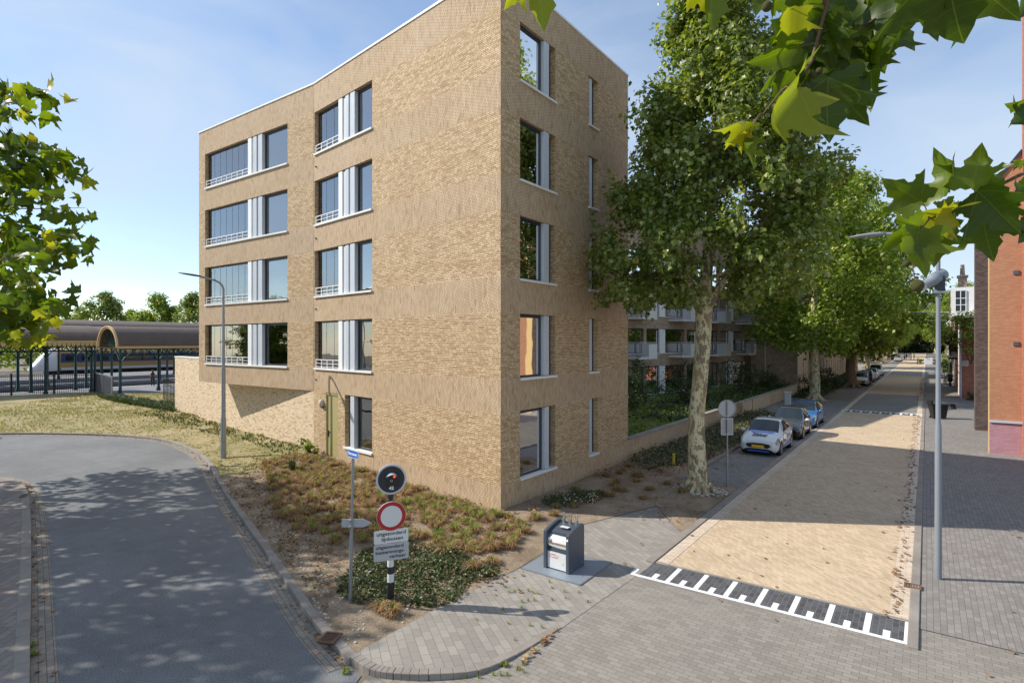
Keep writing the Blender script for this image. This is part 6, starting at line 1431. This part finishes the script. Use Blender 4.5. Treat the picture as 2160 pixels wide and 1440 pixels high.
        for sx in(1,-1):
            m_=MB(); m_.add([(sx*(W_/2+.002),-.25,.28),(sx*(W_/2+.002),.9,.28),(sx*(W_/2-.01),.9,.86),(sx*(W_/2-.01),.35,.86)],[(0,1,2,3)]); m_.build('side_decal',M['zblue'],bo_)
            text('Zibber',.2,M['zink'],bo_,frameM(Vector((sx*(W_/2+.006),-.45,.6)),(0,sx,0),(sx,0,0)))
    return t
car((-6.10,29.03,.012),0,'white city car with a blue name decal on the bonnet, nearest in the parking lane','cwhite')
car((-6.02,34.2,.012),0,'black and silver hatchback parked between the white car and the blue car','cblack',3.5,1.66,1.55,style=1)
car((-6.05,39.15,.012),0,'bright blue hatchback parked behind the black one','cblue',3.95,1.70,1.48,style=2)
car((-6.2,78.6,.012),0,'white hatchback partly hidden by a leaning tree trunk','cwhite',3.95,1.72,1.46,'cblack',style=1)
car((-6.2,85.5,.012),0,'light blue car parked between two white cars behind the person','clblue',4.0,1.72,1.5,style=2)
car((-6.1,91.5,.012),0,'white estate car parked just behind the light blue car','cwhite',4.1,1.75,1.48,style=1)
car((-6.2,102,.012),0,'white off-road car with a dark windscreen, last of the parked white row','cwhite',4.3,1.82,1.66,style=1)
car((-5.9,176,.012),rad(180),'silver saloon seen from behind far up the street','csilver',4.3,1.75,1.42,style=2)
car((-7.2,193,.012),rad(180),'dark green car beside the far group of people','cgreen',4.3,1.8,1.6,style=2)
car((-13.0,124,.012),rad(90),'pale blue car standing in the side street behind the white row','clblue',4.2,1.75,1.5,style=2)
# ================================================================ bikes
def wheelm(mb,c,r,ax=(1,0,0),tr=.022):
    ax=Vector(ax).normalized(); u=ax.cross(Vector((0,0,1))); c=Vector(c)
    mb.tube([c+u*math.cos(a)*r+Vector((0,0,math.sin(a)*r)) for a in [2*math.pi*k/20 for k in range(21)]],tr,6,cap=False)
    for k in range(8): a=math.pi*k/8; mb.bar(c-u*math.cos(a)*r-Vector((0,0,math.sin(a)*r)),c+u*math.cos(a)*r+Vector((0,0,math.sin(a)*r)),.005)
def bicycle(loc,rz,label,mat):
    t=empty('bicycle',loc,label,'bicycle','bicycles by the right hand houses',rz)
    for y in(-.52,.52): mb=MB(); wheelm(mb,(0,y,.34),.34); mb.build('wheel',M['black'],t)
    mb=MB()
    for a,b in(((0,-.52,.34),(0,-.38,.95)),((0,-.40,.85),(0,.0,.32)),((0,0,.32),(0,.18,.85)),((0,-.39,.9),(0,.15,.75)),((0,.0,.32),(0,.52,.34)),((0,.16,.78),(0,.52,.34))): mb.tube([a,b],.018,8)
    mb.build('frame',M[mat],t); mb=MB(); mb.tube([(-.28,-.28,1.02),(0,-.38,1.0),(.28,-.28,1.02)],.014,6); mb.build('handlebar',M['galv'],t)
    mb=MB(); mb.ball((0,.2,.92),.11,8,6,0,(.7,1.2,.4)); mb.build('saddle',M['black'],t); return t
bicycle((1.15,100,.02),rad(75),'pale green bicycle leaning beyond the tall lamp post','curtg')
bicycle((1.9,97.5,.02),rad(80),'white bicycle parked before the terrace houses','signwhite')
bicycle((1.75,84.8,.02),rad(10),'dark bicycle standing against the covered motor scooter','black')
mo=empty('motor_scooter',(2.15,82.6,.02),'black motor scooter with top box parked close to the house fronts','motorcycle')
for y in(-.62,.62): mb=MB(); mb.tube([(-.07,y,.29),(.07,y,.29)],[.29,.29],18); mb.build('wheel',M['black'],mo)
mb=MB(); mb.tube([(0,-.62,.3),(0,-.45,.7),(0,-.4,1.05)],[.06,.12,.10],10); mb.ball((0,.25,.62),.34,12,8,0,(.75,1.5,.75)); mb.ball((0,-.4,.75),.28,10,8,0,(.95,.5,1.1)); mb.box(-.17,.17,-.35,.2,.22,.34); mb.build('fairing',M['cblack'],mo)
mb=MB(); mb.ball((0,.2,.87),.2,10,6,0,(.8,1.9,.4)); mb.build('seat',M['black'],mo)
mb=MB(); mb.box(-.22,.22,.5,.9,.85,1.2); mb.build('top_box',M['dark'],mo,bevel=.05)
mb=MB(); mb.tube([(-.33,-.3,1.08),(0,-.42,1.05),(.33,-.3,1.08)],.02,8); mb.build('handlebar',M['black'],mo)
mb=MB(); mb.box(-.1,.1,-.93+.3,-.60,.4,.52); mb.build('number_plate',M['signwhite'],mo)
mb=MB(); mb.box(-.24,.24,-.62,-.60,1.0,1.4); mb.build('windscreen',M['cglass'],mo)
# ================================================================ station
mb=MB(); 
def quadz(mb,x0,x1,y0,y1,z): mb.add([(x0,y0,z),(x1,y0,z),(x1,y1,z),(x0,y1,z)],[(0,1,2,3)])
def platf(name,xn,xf,lab):
    m=MB(); m.box(xf,xn,-30,110,-.5,.30); o=m.build(name,M['platform']); o['kind']='structure'
    m=MB(); m.box(xf,xf+.5,-30,110,.301,.32); m.box(xn-.5,xn,-30,110,.301,.32) ; q=m.build(name+'_edge',M['pedge']); q['kind']='structure'
platf('platform',-56.5,-69.5,''); platf('platform',-77.0,-101,'')
m=MB(); quadz(m,-77,-69.5,-30,110,.0); quadz(m,-118,-101,-30,110,.0); st(m.build('track_bed',M['ballast']))
m=MB()
for x in(-71.8,-73.3,-103.6,-105.1): m.box(x-.04,x+.04,-30,110,-.0,.12)
st(m.build('rails',M['rust']))
def barrel(mb,xc,r,hgt,z0,y0,y1,mi=0,n=16,th=.12):
    pr=[(xc+r*math.cos(a),z0+hgt*math.sin(a)) for a in [math.pi*k/n for k in range(n+1)]]; pi=[(xc+(r-th)*math.cos(a),z0+(hgt-th)*math.sin(a)) for a in [math.pi*k/n for k in range(n+1)]]
    ny=max(1,int((y1-y0)/3)); 
    for j in range(ny):
        a=y0+(y1-y0)*j/ny; b=y0+(y1-y0)*(j+1)/ny
        for i in range(n):
            mb.add([(pr[i][0],a,pr[i][1]),(pr[i+1][0],a,pr[i+1][1]),(pr[i+1][0],b,pr[i+1][1]),(pr[i][0],b,pr[i][1])],[(0,1,2,3)],mi,True)
            mb.add([(pi[i][0],a,pi[i][1]),(pi[i+1][0],a,pi[i+1][1]),(pi[i+1][0],b,pi[i+1][1]),(pi[i][0],b,pi[i][1])],[(0,1,2,3)],mi,True)
def column(par,x,y,z0,z1,brk=True):
    m=MB(); m.tube([(x,y,z0),(x,y,z0+.35),(x,y,z0+.4),(x,y,z1)],[.2,.18,.13,.10],10)
    if brk:
        for s in(-1,1):
            m.tube([(x,y,z1-1.3),(x,y+s*.45,z1-.7),(x,y+s*1.25,z1-.12)],[.045,.045,.045],6)
            m.tube([(x,y,z1-1.3),(x+s*.45,y,z1-.7),(x+s*1.1,y,z1-.12)],[.045,.045,.045],6)
    return m.build('column',M['teal'],par)
def truss(par,x,y0,y1,z0,z1):
    m=MB(); m.bar((x,y0,z0),(x,y1,z0),.08); m.bar((x,y0,z1),(x,y1,z1),.08); y=y0
    while y<y1-.6: m.bar((x,y,z0),(x,y+.35,z1),.05); m.bar((x,y+.35,z1),(x,y+.7,z0),.05); y+=.7
    return m.build('lattice_girder',M['teal'],par)
# arched canopy whose open end faces the bend
ca=empty('arched_canopy',(0,0,0),'brown barrel roofed platform canopy with a cream yellow arched end','canopy','station canopies')
m=MB(); barrel(m,-59.15,2.15,1.85,4.62,20.6,70); m.build('roof',M['bitumen'],ca)
m=MB()
for dr_,t_ in((.0,.12),(.20,.07)):
    n=24
    for k in range(n):
        a=math.pi*k/n; b=math.pi*(k+1)/n; R0=2.20-dr_; R1=R0-t_
        P=lambda a,r,y:(-59.15+r*math.cos(a),y,4.60+r*.86*math.sin(a))
        y0,y1=(20.45,20.62) if dr_==0 else (20.5,20.62)
        m.add([P(a,R0,y0),P(b,R0,y0),P(b,R1,y0),P(a,R1,y0),P(a,R0,y1),P(b,R0,y1),P(b,R1,y1),P(a,R1,y1)],[(0,1,2,3),(0,1,5,4),(3,2,6,7),(4,5,6,7)])
m.build('arch_trim',M['yellowtrim'],ca)
m=MB(); m.box(-57.02,-56.92,20.5,70,4.48,4.68); m.box(-61.4,-61.3,20.5,70,4.48,4.68); m.build('eaves_board',M['yellowtrim'],ca)
for y in(20.8,25.6,30.4,35.2,40,45): column(ca,-57.1,y,.25,4.5); column(ca,-61.2,y,.25,4.5)
truss(ca,-57.1,20.8,60,3.85,4.42); truss(ca,-61.2,20.8,60,3.85,4.42)
m=MB()
for k in range(7): a=math.pi*(k+.5)/7; m.bar((-59.15+2*math.cos(a),20.9,4.6+1.6*math.sin(a)),(-59.15,20.9,4.7),.06)
m.build('arch_struts',M['teal'],ca)
# long canopy with the scalloped valance
cb=empty('scalloped_canopy',(0,0,0),'long brown barrel canopy with a cream yellow scalloped valance behind the black fence','canopy','station canopies')
m=MB(); barrel(m,-65.6,3.5,1.55,5.05,6,21.2); m.build('roof',M['bitumen'],cb)
m=MB(); x=-62.0; m.box(x-.06,x,6,21.2,4.98,5.18); y=6
while y<21.1:
    pts=[(0,0),(.30,0),(.30,-.16),(.26,-.28),(.15,-.30),(.04,-.28),(0,-.16)]
    m.prism(pts,-.03,.0,0,Matrix(((0,0,1,x),(1,0,0,y),(0,1,0,4.98),(0,0,0,1)))); y+=.345
m.build('valance',M['yellowtrim'],cb)
m=MB(); y=-15
for yy in np.arange(6,21.1,.345):
    m.box(x-.10,x-.061,yy,yy+.34,4.66,4.98)
m.build('valance_backing',M['dark'],cb)
m=MB(); m.box(-69.1,-62.06,6,21.2,4.97,5.04); m.build('ceiling_boards',M['roofdark'],cb)
for y in(7,10,14,17.5,21): column(cb,-64.2,y,.25,4.9); column(cb,-68.3,y,.25,4.9)
truss(cb,-64.2,6,21,4.2,4.8); truss(cb,-68.3,6,21,4.2,4.8)
for xc,hz_,nm,lb in((-81,6.9,'far_canopy','flat brown canopy roof over the second platform'),(-93,8.0,'far_canopy','highest brown canopy roof at the back of the station')):
    c_=empty(nm,(0,0,0),lb,'canopy','station canopies'); m=MB(); barrel(m,xc,4.6,1.1,hz_-1.1,6,110); m.build('roof',M['bitumen'],c_)
    m=MB(); m.box(xc+4.5,xc+4.62,6,110,hz_-1.35,hz_-1.05); m.build('eaves_board',M['bitumen'],c_)
    for y in range(12,80,7): column(c_,xc+2.5,y,.25,hz_-1.0)
# fence
fe=empty('black_fence',(0,0,0),'black upright bar fence between the dry verge and the station platform','fence')
fa=Vector((-66.5,7.0,0)); fb=Vector((-60.5,20.0,0)); fd=(fb-fa); FLn=fd.length; fd.normalize(); zfe=.2
m=MB(); 
for k in range(int(FLn/.13)): p=fa+fd*k*.13; m.bar((p.x,p.y,zfe),(p.x,p.y,2.3),.028)
m.build('bars',M['black'],fe)
m=MB()
for z in(.4,2.12): m.bar((fa.x,fa.y,z),(fb.x,fb.y,z),.05)
m.build('rail',M['black'],fe)
for k in range(6): 
    p=fa+fd*(FLn*k/5); m=MB(); m.box(p.x-.06,p.x+.06,p.y-.06,p.y+.06,.0,2.4); m.build('post',M['black'],fe)
ga=empty('station_gate',(0,0,0),'dark solid sliding gate panel between the fence and the arched canopy','gate')
a_=at(200,52); b_=at(237,46.5); m=MB(); m.bar((a_.x,a_.y,1.25),(b_.x,b_.y,1.2),.06,1.95); m.build('panel',M['anth'],ga)
m=MB()
for p in(a_,a_.lerp(b_,.5),b_): m.bar((p.x+.05,p.y-.05,.1),(p.x+.05,p.y-.05,2.35),.07)
m.bar((a_.x,a_.y,2.32),(b_.x,b_.y,2.22),.08); m.build('frame',M['galv'],ga)
g2=empty('black_gate',(0,0,0),'low black barred gate beside the end of the pale garden wall','gate'); a_=at(345,45.5); b_=at(369,40.5)
m=MB()
for k in range(9): p=a_.lerp(b_,k/8); m.bar((p.x,p.y,.4),(p.x,p.y,2.35),.04)
m.build('bars',M['black'],g2); m=MB(); 
for z in(.6,1.2,1.8,2.3): m.bar((a_.x,a_.y,z),(b_.x,b_.y,z),.05)
m.build('rail',M['black'],g2)
# train
tr=empty('train',(-106.2,27,0),'yellow, blue and white train with a sloping white nose at the station platform','train')
def carr(y0,y1,mat,name):
    m=MB(); pr=[(1.35,.75),(1.42,1.4),(1.42,3.1),(1.25,3.75),(.7,4.02),(0,4.1)]; pr=pr+[(-x,z) for x,z in pr[::-1][1:]]; n=len(pr)
    vs=[(x,y,z) for y in(y0,y1) for x,z in pr]; m.add(vs,[(i,i+1,n+i+1,n+i) for i in range(n-1)]+[tuple(range(n)),tuple(range(n,2*n))],0); return m.build(name,M[mat],tr)
# nose
m=MB(); ys=[0,.5,1.2,2.0,3.0]; st_=[(.9,1.3,1.5,.8),(1.15,1.9,1.9,.7),(1.3,2.9,2.6,.7),(1.38,3.7,3.0,.72),(1.42,4.1,3.1,.75)]; n=12; V=[]
for y,(w_,zt,zs_,zb_) in zip(ys,st_):
    for k in range(n+1):
        a=math.pi*k/n; V.append((w_*math.cos(a),y,zb_+(zt-zb_)*math.sin(a)**.7))
m.add(V,[(i*(n+1)+k,i*(n+1)+k+1,(i+1)*(n+1)+k+1,(i+1)*(n+1)+k) for i in range(4) for k in range(n)],0,True); m.add(V[:n+1],[tuple(range(n+1))]); m.build('nose',M['twhite'],tr)
c1=carr(3.0,24,'tyellow','carriage'); c2=carr(24.6,44,'tyellow','carriage'); c3=carr(44.6,64,'tyellow','carriage')
for c_,a,b in((c1,3.4,23.7),(c2,24.9,43.7),(c3,44.9,63.7)):
    m=MB(); m.box(1.421,1.44,a,b,1.95,3.3); bl=m.build('blue_band',M['tblue'],c_)
    y=a+.6
    m=MB()
    while y<b-1.6:
        m.box(1.441,1.46,y,y+1.5,2.2,3.05); y+=2.0
    m.build('window',M['cglass'],c_)
    m=MB(); m.box(1.421,1.435,a,b,.8,1.2); m.build('white_skirt',M['twhite'],c_)
m=MB(); m.box(-1.2,1.2,2,64,.1,.74); m.build('bogie',M['black'],tr)
m=MB(); m.add([(.85,1.0,2.35),(-.85,1.0,2.35),(-.9,2.3,3.45),(.9,2.3,3.45)],[(0,1,2,3)]); m.build('windscreen',M['cglass'],tr)
person((at(322,62).x,at(322,62).y,.3),rad(90),'person in dark clothes waiting under the station canopy',1.75,False,'cloth1')
cn=empty('station_shelter',(-84,20,.3),'grey glazed shelter on the second station platform','shelter'); m=MB(); m.box(-1,1,-12,-3,2.4,2.55); m.build('roof',M['galv'],cn); m=MB()
for y in(-12,-9,-6,-3): m.box(-.05,.05,y-.05,y+.05,0,2.4)
m.build('post',M['black'],cn)
m=MB(); m.box(-.02,.02,-12,-3,.3,2.2); m.build('pane',M['glass_far'],cn)
# ================================================================ near foliage of overhanging plane branches
OUT=[(.0,.0),(.10,-.07),(.20,-.04),(.30,-.12),(.52,-.06),(.46,.06),(.40,.12),(.44,.20),(.38,.27),(.50,.34),(.76,.46),(.56,.49),(.48,.56),(.40,.50),(.30,.50),(.24,.56),(.28,.68),(.16,.80),(.12,.90),(.0,1.10)]
def leaf_template(ins=.13):
    b=[Vector(p) for p in OUT]+[Vector((-x,y)) for x,y in OUT[::-1][1:-1]]; n=len(b); pts=list(b); y=0
    while y<1.05:
        x=-.7
        while x<.72:
            q=(x,y)
            if inside(q,b) and min((Vector(q)-p).length for p in b)>.04: pts.append(Vector(q))
            x+=ins
        y+=ins
    r=delaunay_2d_cdt(pts,[(i,(i+1)%n) for i in range(n)],[],1,1e-5); return [(p.x,p.y) for p in r[0]],[tuple(f) for f in r[2]]
LT=leaf_template(); LTs=leaf_template(.30)
def add_leaf(acc,base,tip,roll,curl,width=1.0,T=LT,rnd=R,tint=None):
    base=Vector(base); tip=Vector(tip); y=tip-base; s=y.length/1.1; y.normalize()
    vd=(base-Vector((0,0,H))).normalized(); x=y.cross(vd).normalized(); n=x.cross(y); 
    c,s_=math.cos(roll),math.sin(roll); x,n=(x*c+n*s_),(n*c-x*s_)
    V,Fc=T; b=len(acc['v']); wv=rnd.uniform(0,6.28); tv=rnd.random() if tint is None else tint
    for px,py in V:
        z=-curl*py*py*.8-abs(px)*(.34+curl*.35)+.045*math.sin(px*10+wv)*(.5+abs(px))+.06*math.sin(py*6+wv); z-=px*px*curl*.6
        acc['v'].append(base+(x*px*width+y*py+n*z)*s); acc['uv'].append((px,py)); acc['t'].append(tv)
    acc['f']+= [tuple(b+i for i in f) for f in Fc]
def finish(acc,name,mat,parent):
    me=bpy.data.meshes.new(name); me.from_pydata([tuple(v) for v in acc['v']],[],acc['f']); me.materials.append(mat)
    uv=me.uv_layers.new(name='UVMap'); li=[l.vertex_index for l in me.loops]; uv.data.foreach_set('uv',[c for i in li for c in acc['uv'][i]])
    a=me.attributes.new('tint','FLOAT','POINT'); a.data.foreach_set('value',acc['t']); me.polygons.foreach_set('use_smooth',[True]*len(me.polygons)); me.update()
    o=bpy.data.objects.new(name,me); COL.objects.link(o); o.parent=parent; return o
def newacc(): return {'v':[],'uv':[],'f':[],'t':[]}
def branch_thing(name,label,leaves,twigs,balls):
    t=empty(name,(0,0,0),label,'tree branch'); acc=newacc()
    mb=MB()
    for (bu,bv,tu,tv_,D,dD,roll,curl,wd,tint) in leaves:
        b=P3(bu,bv,D); q=P3(tu,tv_,D+dD); add_leaf(acc,b,q,roll,curl,wd,LT,R,tint)
    finish(acc,'foliage',M['leafbig'],t)
    for tw in twigs: mb.tube([P3(u,v,D) for u,v,D,r in tw],[r for u,v,D,r in tw],8)
    for (bu,bv,tu,tv_,D,dD,roll,curl,wd,tint) in leaves:
        b=P3(bu,bv,D); tw=min((p for w_ in twigs for p in w_),key=lambda p:abs(p[0]-bu)+abs(p[1]-bv)); e=P3(tw[0],tw[1],tw[2])
        if (e-b).length<.22: mb.tube([b,b.lerp(e,.5)+Vector((0,0,.01)),e],[.0013,.0015,.002],5)
    mb.build('twig',M['twig'],t)
    for (u,v,D,r) in balls: 
        m=MB(); m.ball(P3(u,v,D),r,18,12); m.build('seed_ball',M['seed'],t)
    return t
Lf=[# bu,bv,tu,tv,D,dD,roll,curl,width,tint
 (1745,165,1742,312,1.75,.02,.15,.25,1.0,.1),(1838,62,1868,240,1.85,.0,-.5,.4,.8,.15),(1688,98,1572,122,1.7,.05,.5,.3,.95,.5),(1672,140,1580,172,1.75,.0,.9,.4,.8,.35),
 (1668,190,1556,335,1.6,-.1,.55,.45,.55,.85),(1590,262,1510,238,1.6,.0,.9,.6,.8,.9),(1580,275,1515,292,1.6,.0,.7,.5,.6,.97),(1570,292,1556,362,1.6,0,1.0,.6,.8,.6),
 (1668,20,1640,98,1.7,.1,.8,.4,1.1,.9),(1735,40,1765,150,1.8,.05,-.3,.3,.95,.2),(1775,-30,1800,80,1.85,.0,.3,.3,1.0,.25),(1850,-40,1872,58,1.8,.1,.5,.3,1.0,.45),
 (1985,-85,2035,80,1.45,.1,-.15,.2,1.25,.12),(2035,-70,2112,30,1.5,.1,.3,.3,1.0,.3),(1915,-60,1948,100,1.65,.05,.6,.4,.9,.3),(1890,-50,1915,92,1.7,.05,-.7,.3,1.0,.2),(1700,165,1644,262,1.75,.05,.9,.3,.85,.85),(1712,200,1660,275,1.7,.05,.5,.4,.7,.75),
 (1722,95,1716,180,1.9,.05,.5,.4,1.0,.1),(1790,105,1800,205,1.9,.05,-.4,.3,1.0,.15),(1765,70,1790,130,1.8,0,.2,.2,1.0,.55),(1645,-40,1652,48,1.8,.1,.7,.3,1.0,.6),(1690,-30,1720,60,1.8,.1,.2,.3,.9,.5),(1800,140,1790,235,1.95,.05,.1,.3,1.0,.1),
 (1500,-60,1478,80,1.7,.05,.55,.5,.9,.8),(1478,-40,1425,22,1.7,.0,.8,.4,.9,.9),(1128,-55,1143,74,1.9,.05,.25,.3,1.0,.85),(1105,-30,1060,10,1.9,.05,.6,.3,.9,.9),(1820,-40,1835,60,1.9,.05,.2,.3,1.0,.15),(1752,-40,1745,50,1.95,.05,-.2,.3,1.0,.15),(1975,-60,1900,60,1.7,.05,.2,.3,1.0,.25),(1625,-50,1600,40,1.8,.05,-.3,.3,.9,.35),(1866,60,1835,170,1.95,.0,.3,.3,.9,.1),
 (1700,60,1665,130,1.85,.0,.3,.3,1.0,.15),(1775,190,1815,260,1.9,.05,.3,.4,1.0,.1),(1720,130,1690,215,1.9,.0,-.3,.3,1.0,.15),(1850,95,1815,160,1.85,.0,.4,.3,1.0,.3)]
Lf+=[(R.uniform(1650,1900),R.uniform(-60,130),0,0,1.9+R.random()*.25,R.uniform(0,.08),R.uniform(-.6,.6),.3,1.0,R.choice([.05,.1,.2,.3,.6])) for _ in range(16)]
Lf=[(x[0],x[1],x[0]+R.uniform(-40,40),x[1]+R.uniform(70,105))+tuple(x[4:]) if x[2]==0 else x for x in Lf]
Tw=[[(1760,-60,1.8,.008),(1745,10,1.8,.007),(1728,70,1.8,.006),(1712,130,1.78,.005),(1690,160,1.75,.0035),(1650,190,1.7,.003),(1610,240,1.65,.002)],[(1900,-20,1.8,.006),(1860,30,1.8,.005),(1800,75,1.8,.004),(1740,100,1.8,.003)],[(1990,-80,1.6,.004),(1920,-60,1.7,.004),(1880,-40,1.75,.004)],[(1500,-70,1.7,.002),(1300,-80,1.8,.003),(1125,-60,1.9,.002)]]
branch_thing('plane_branch','overhanging plane tree branch with large backlit leaves in front of the sky',Lf,Tw,[(1618,14,1.8,.016),(1715,158,1.72,.011),(1728,150,1.72,.010)])
Lr=[(1945,428,1868,372,1.75,.05,.3,.3,1.05,.45),(2050,398,2075,312,1.7,.0,.2,.3,1.1,.6),(1998,418,2012,328,1.75,.05,.9,.4,.9,.65),(2008,444,1868,462,1.65,.0,.75,.3,.8,.9),(1948,478,1852,525,1.6,.05,.25,.3,1.05,.6),(1932,488,1928,592,1.6,.0,.55,.35,1.0,.75),(2072,462,2088,536,1.7,.05,.1,.35,1.05,.12),(2062,405,2150,478,1.6,.0,-.2,.4,1.0,.1),  # last value
 (2180,218,2112,210,1.6,.0,.5,.3,1.0,.5),(2178,240,2116,276,1.6,.0,-.2,.3,1.0,.15),(2182,-20,2132,52,1.7,.0,.3,.3,1.0,.2),(2178,470,2132,520,1.65,.0,.3,.3,1.0,.1),(2005,452,1955,478,1.62,.0,.4,.3,1.2,.99),(1985,425,2000,470,1.7,0,.5,.3,1.0,.7),(2100,380,2040,420,1.65,.0,.8,.3,.8,.8),(2160,345,2135,335,1.6,0,.4,.3,1,.7),(2110,420,2105,490,1.7,.05,.3,.3,1.0,.1),(1975,470,1960,560,1.7,.05,.5,.3,1.0,.35),(2165,395,2120,430,1.6,0,.3,.3,1,.15),(2030,425,2050,470,1.72,0,.3,.3,1,.3)]
Tr=[[(2240,320,1.6,.005),(2160,365,1.62,.005),(2110,390,1.65,.0045),(2060,418,1.66,.004),(2005,446,1.65,.003),(1960,462,1.63,.0025),(1938,490,1.61,.002),(1925,560,1.6,.0013),(1930,590,1.6,.0013)],[(2170,-60,1.7,.003),(2190,0,1.7,.003),(2200,200,1.62,.003),(2200,260,1.6,.003)]]
branch_thing('plane_branch','lower overhanging plane tree branch in front of the lamp arm and orange wall',Lr,Tr,[(1935,602,1.6,.017),(1912,556,1.65,.010)])
# left hanging branches of a plane tree just outside the picture
lt=empty('plane_tree_boughs',(0,0,0),'lobed-leaf plane tree boughs with hanging seed balls in front of the station sky','tree branch')
acc=newacc(); mb=MB(); rl=random.Random(4); balls=[]
B_=[((-160,150),(115,195),7.0,.0),((-160,260),(60,235),6.8,0),((-160,400),(172,350),7.0,0),((-170,330),(150,330),7.2,0),((-160,420),(120,310),7.0,.0),((-160,470),(180,420),6.6,0),((-160,430),(110,430),6.9,0),((-160,560),(195,525),6.6,0),((-160,600),(150,540),6.9,0),((-160,520),(160,480),6.8,0),((-160,640),(150,625),6.4,0),((-160,680),(100,690),6.5,0),((-160,720),(60,700),6.7,0),((-160,620),(110,650),6.6,0),((-160,560),(60,590),6.4,0),((-160,320),(40,290),7.0,0),((-160,660),(95,600),6.5,0)]
for (a,b,D,_) in B_:
    n=9; pts=[]; 
    for i in range(n): 
        t_=i/(n-1); pts.append((a[0]+(b[0]-a[0])*t_,a[1]+(b[1]-a[1])*t_+18*math.sin(t_*3+a[1])-10*t_*(1-t_)*4,D+.5*math.sin(t_*2+b[1])))
    mb.tube([P3(u,v,d_) for u,v,d_ in pts],[.014*(1-.85*i/(n-1)) for i in range(n)],6)
    for i in range(1,n):
        u,v,d_=pts[i]; k=5 if i<n-1 else 3
        for _ in range(k):
            uu=u+rl.gauss(0,15); vv=v+rl.gauss(0,13); ang=rl.uniform(-.3,3.4); ln=rl.uniform(22,42); 
            if uu+math.cos(ang)*ln>b[0]+26: ang=2.2
            dd=d_+rl.gauss(0,.25); add_leaf(acc,P3(uu,vv,dd),P3(uu+math.cos(ang)*ln,vv+math.sin(ang)*ln*.8,dd+rl.uniform(-.12,.12)),rl.uniform(-1.1,1.1),rl.uniform(.2,.6),1.0,LTs,rl)
    if rl.random()<.7: balls.append((b[0]-rl.uniform(10,70),b[1]+rl.uniform(20,45),D))
finish(acc,'foliage',M['leafbig'],lt); 
for u,v,D in balls+[(127,557,6.8),(134,362,6.9),(23,275,6.8),(17,283,6.8),(114,370,6.9),(36,433,6.9)]:
    m=MB(); c=P3(u,v,D); m.ball(c,.018*1.1,10,8); m.build('seed_ball',M['seed'],lt); mb.tube([c,c+Vector((0,0,.12))],.0015,4)
mb.build('branch',M['twig'],lt)

# hedge and posts behind the tracks
cl=[(R.uniform(-128,-124),R.uniform(5,75),R.uniform(.5,4.0),R.uniform(.9,1.6)) for _ in range(150)]; p,dr=blob_positions(cl,9000); h_=leafmesh('hedge',p,.5,M['leafB'],T_DIA,dirs=dr); tag(h_,'green hedge running behind the train and the station tracks','hedge')
for i_,(x,y) in enumerate([(-70.2,12),(-70.2,17),(-70.2,22.5),(-76.5,15),(-76.5,21),(-76.5,27),(-76.5,33)]): column(cb if i_<3 else ca,x,y,.25,4.7,i_<3)
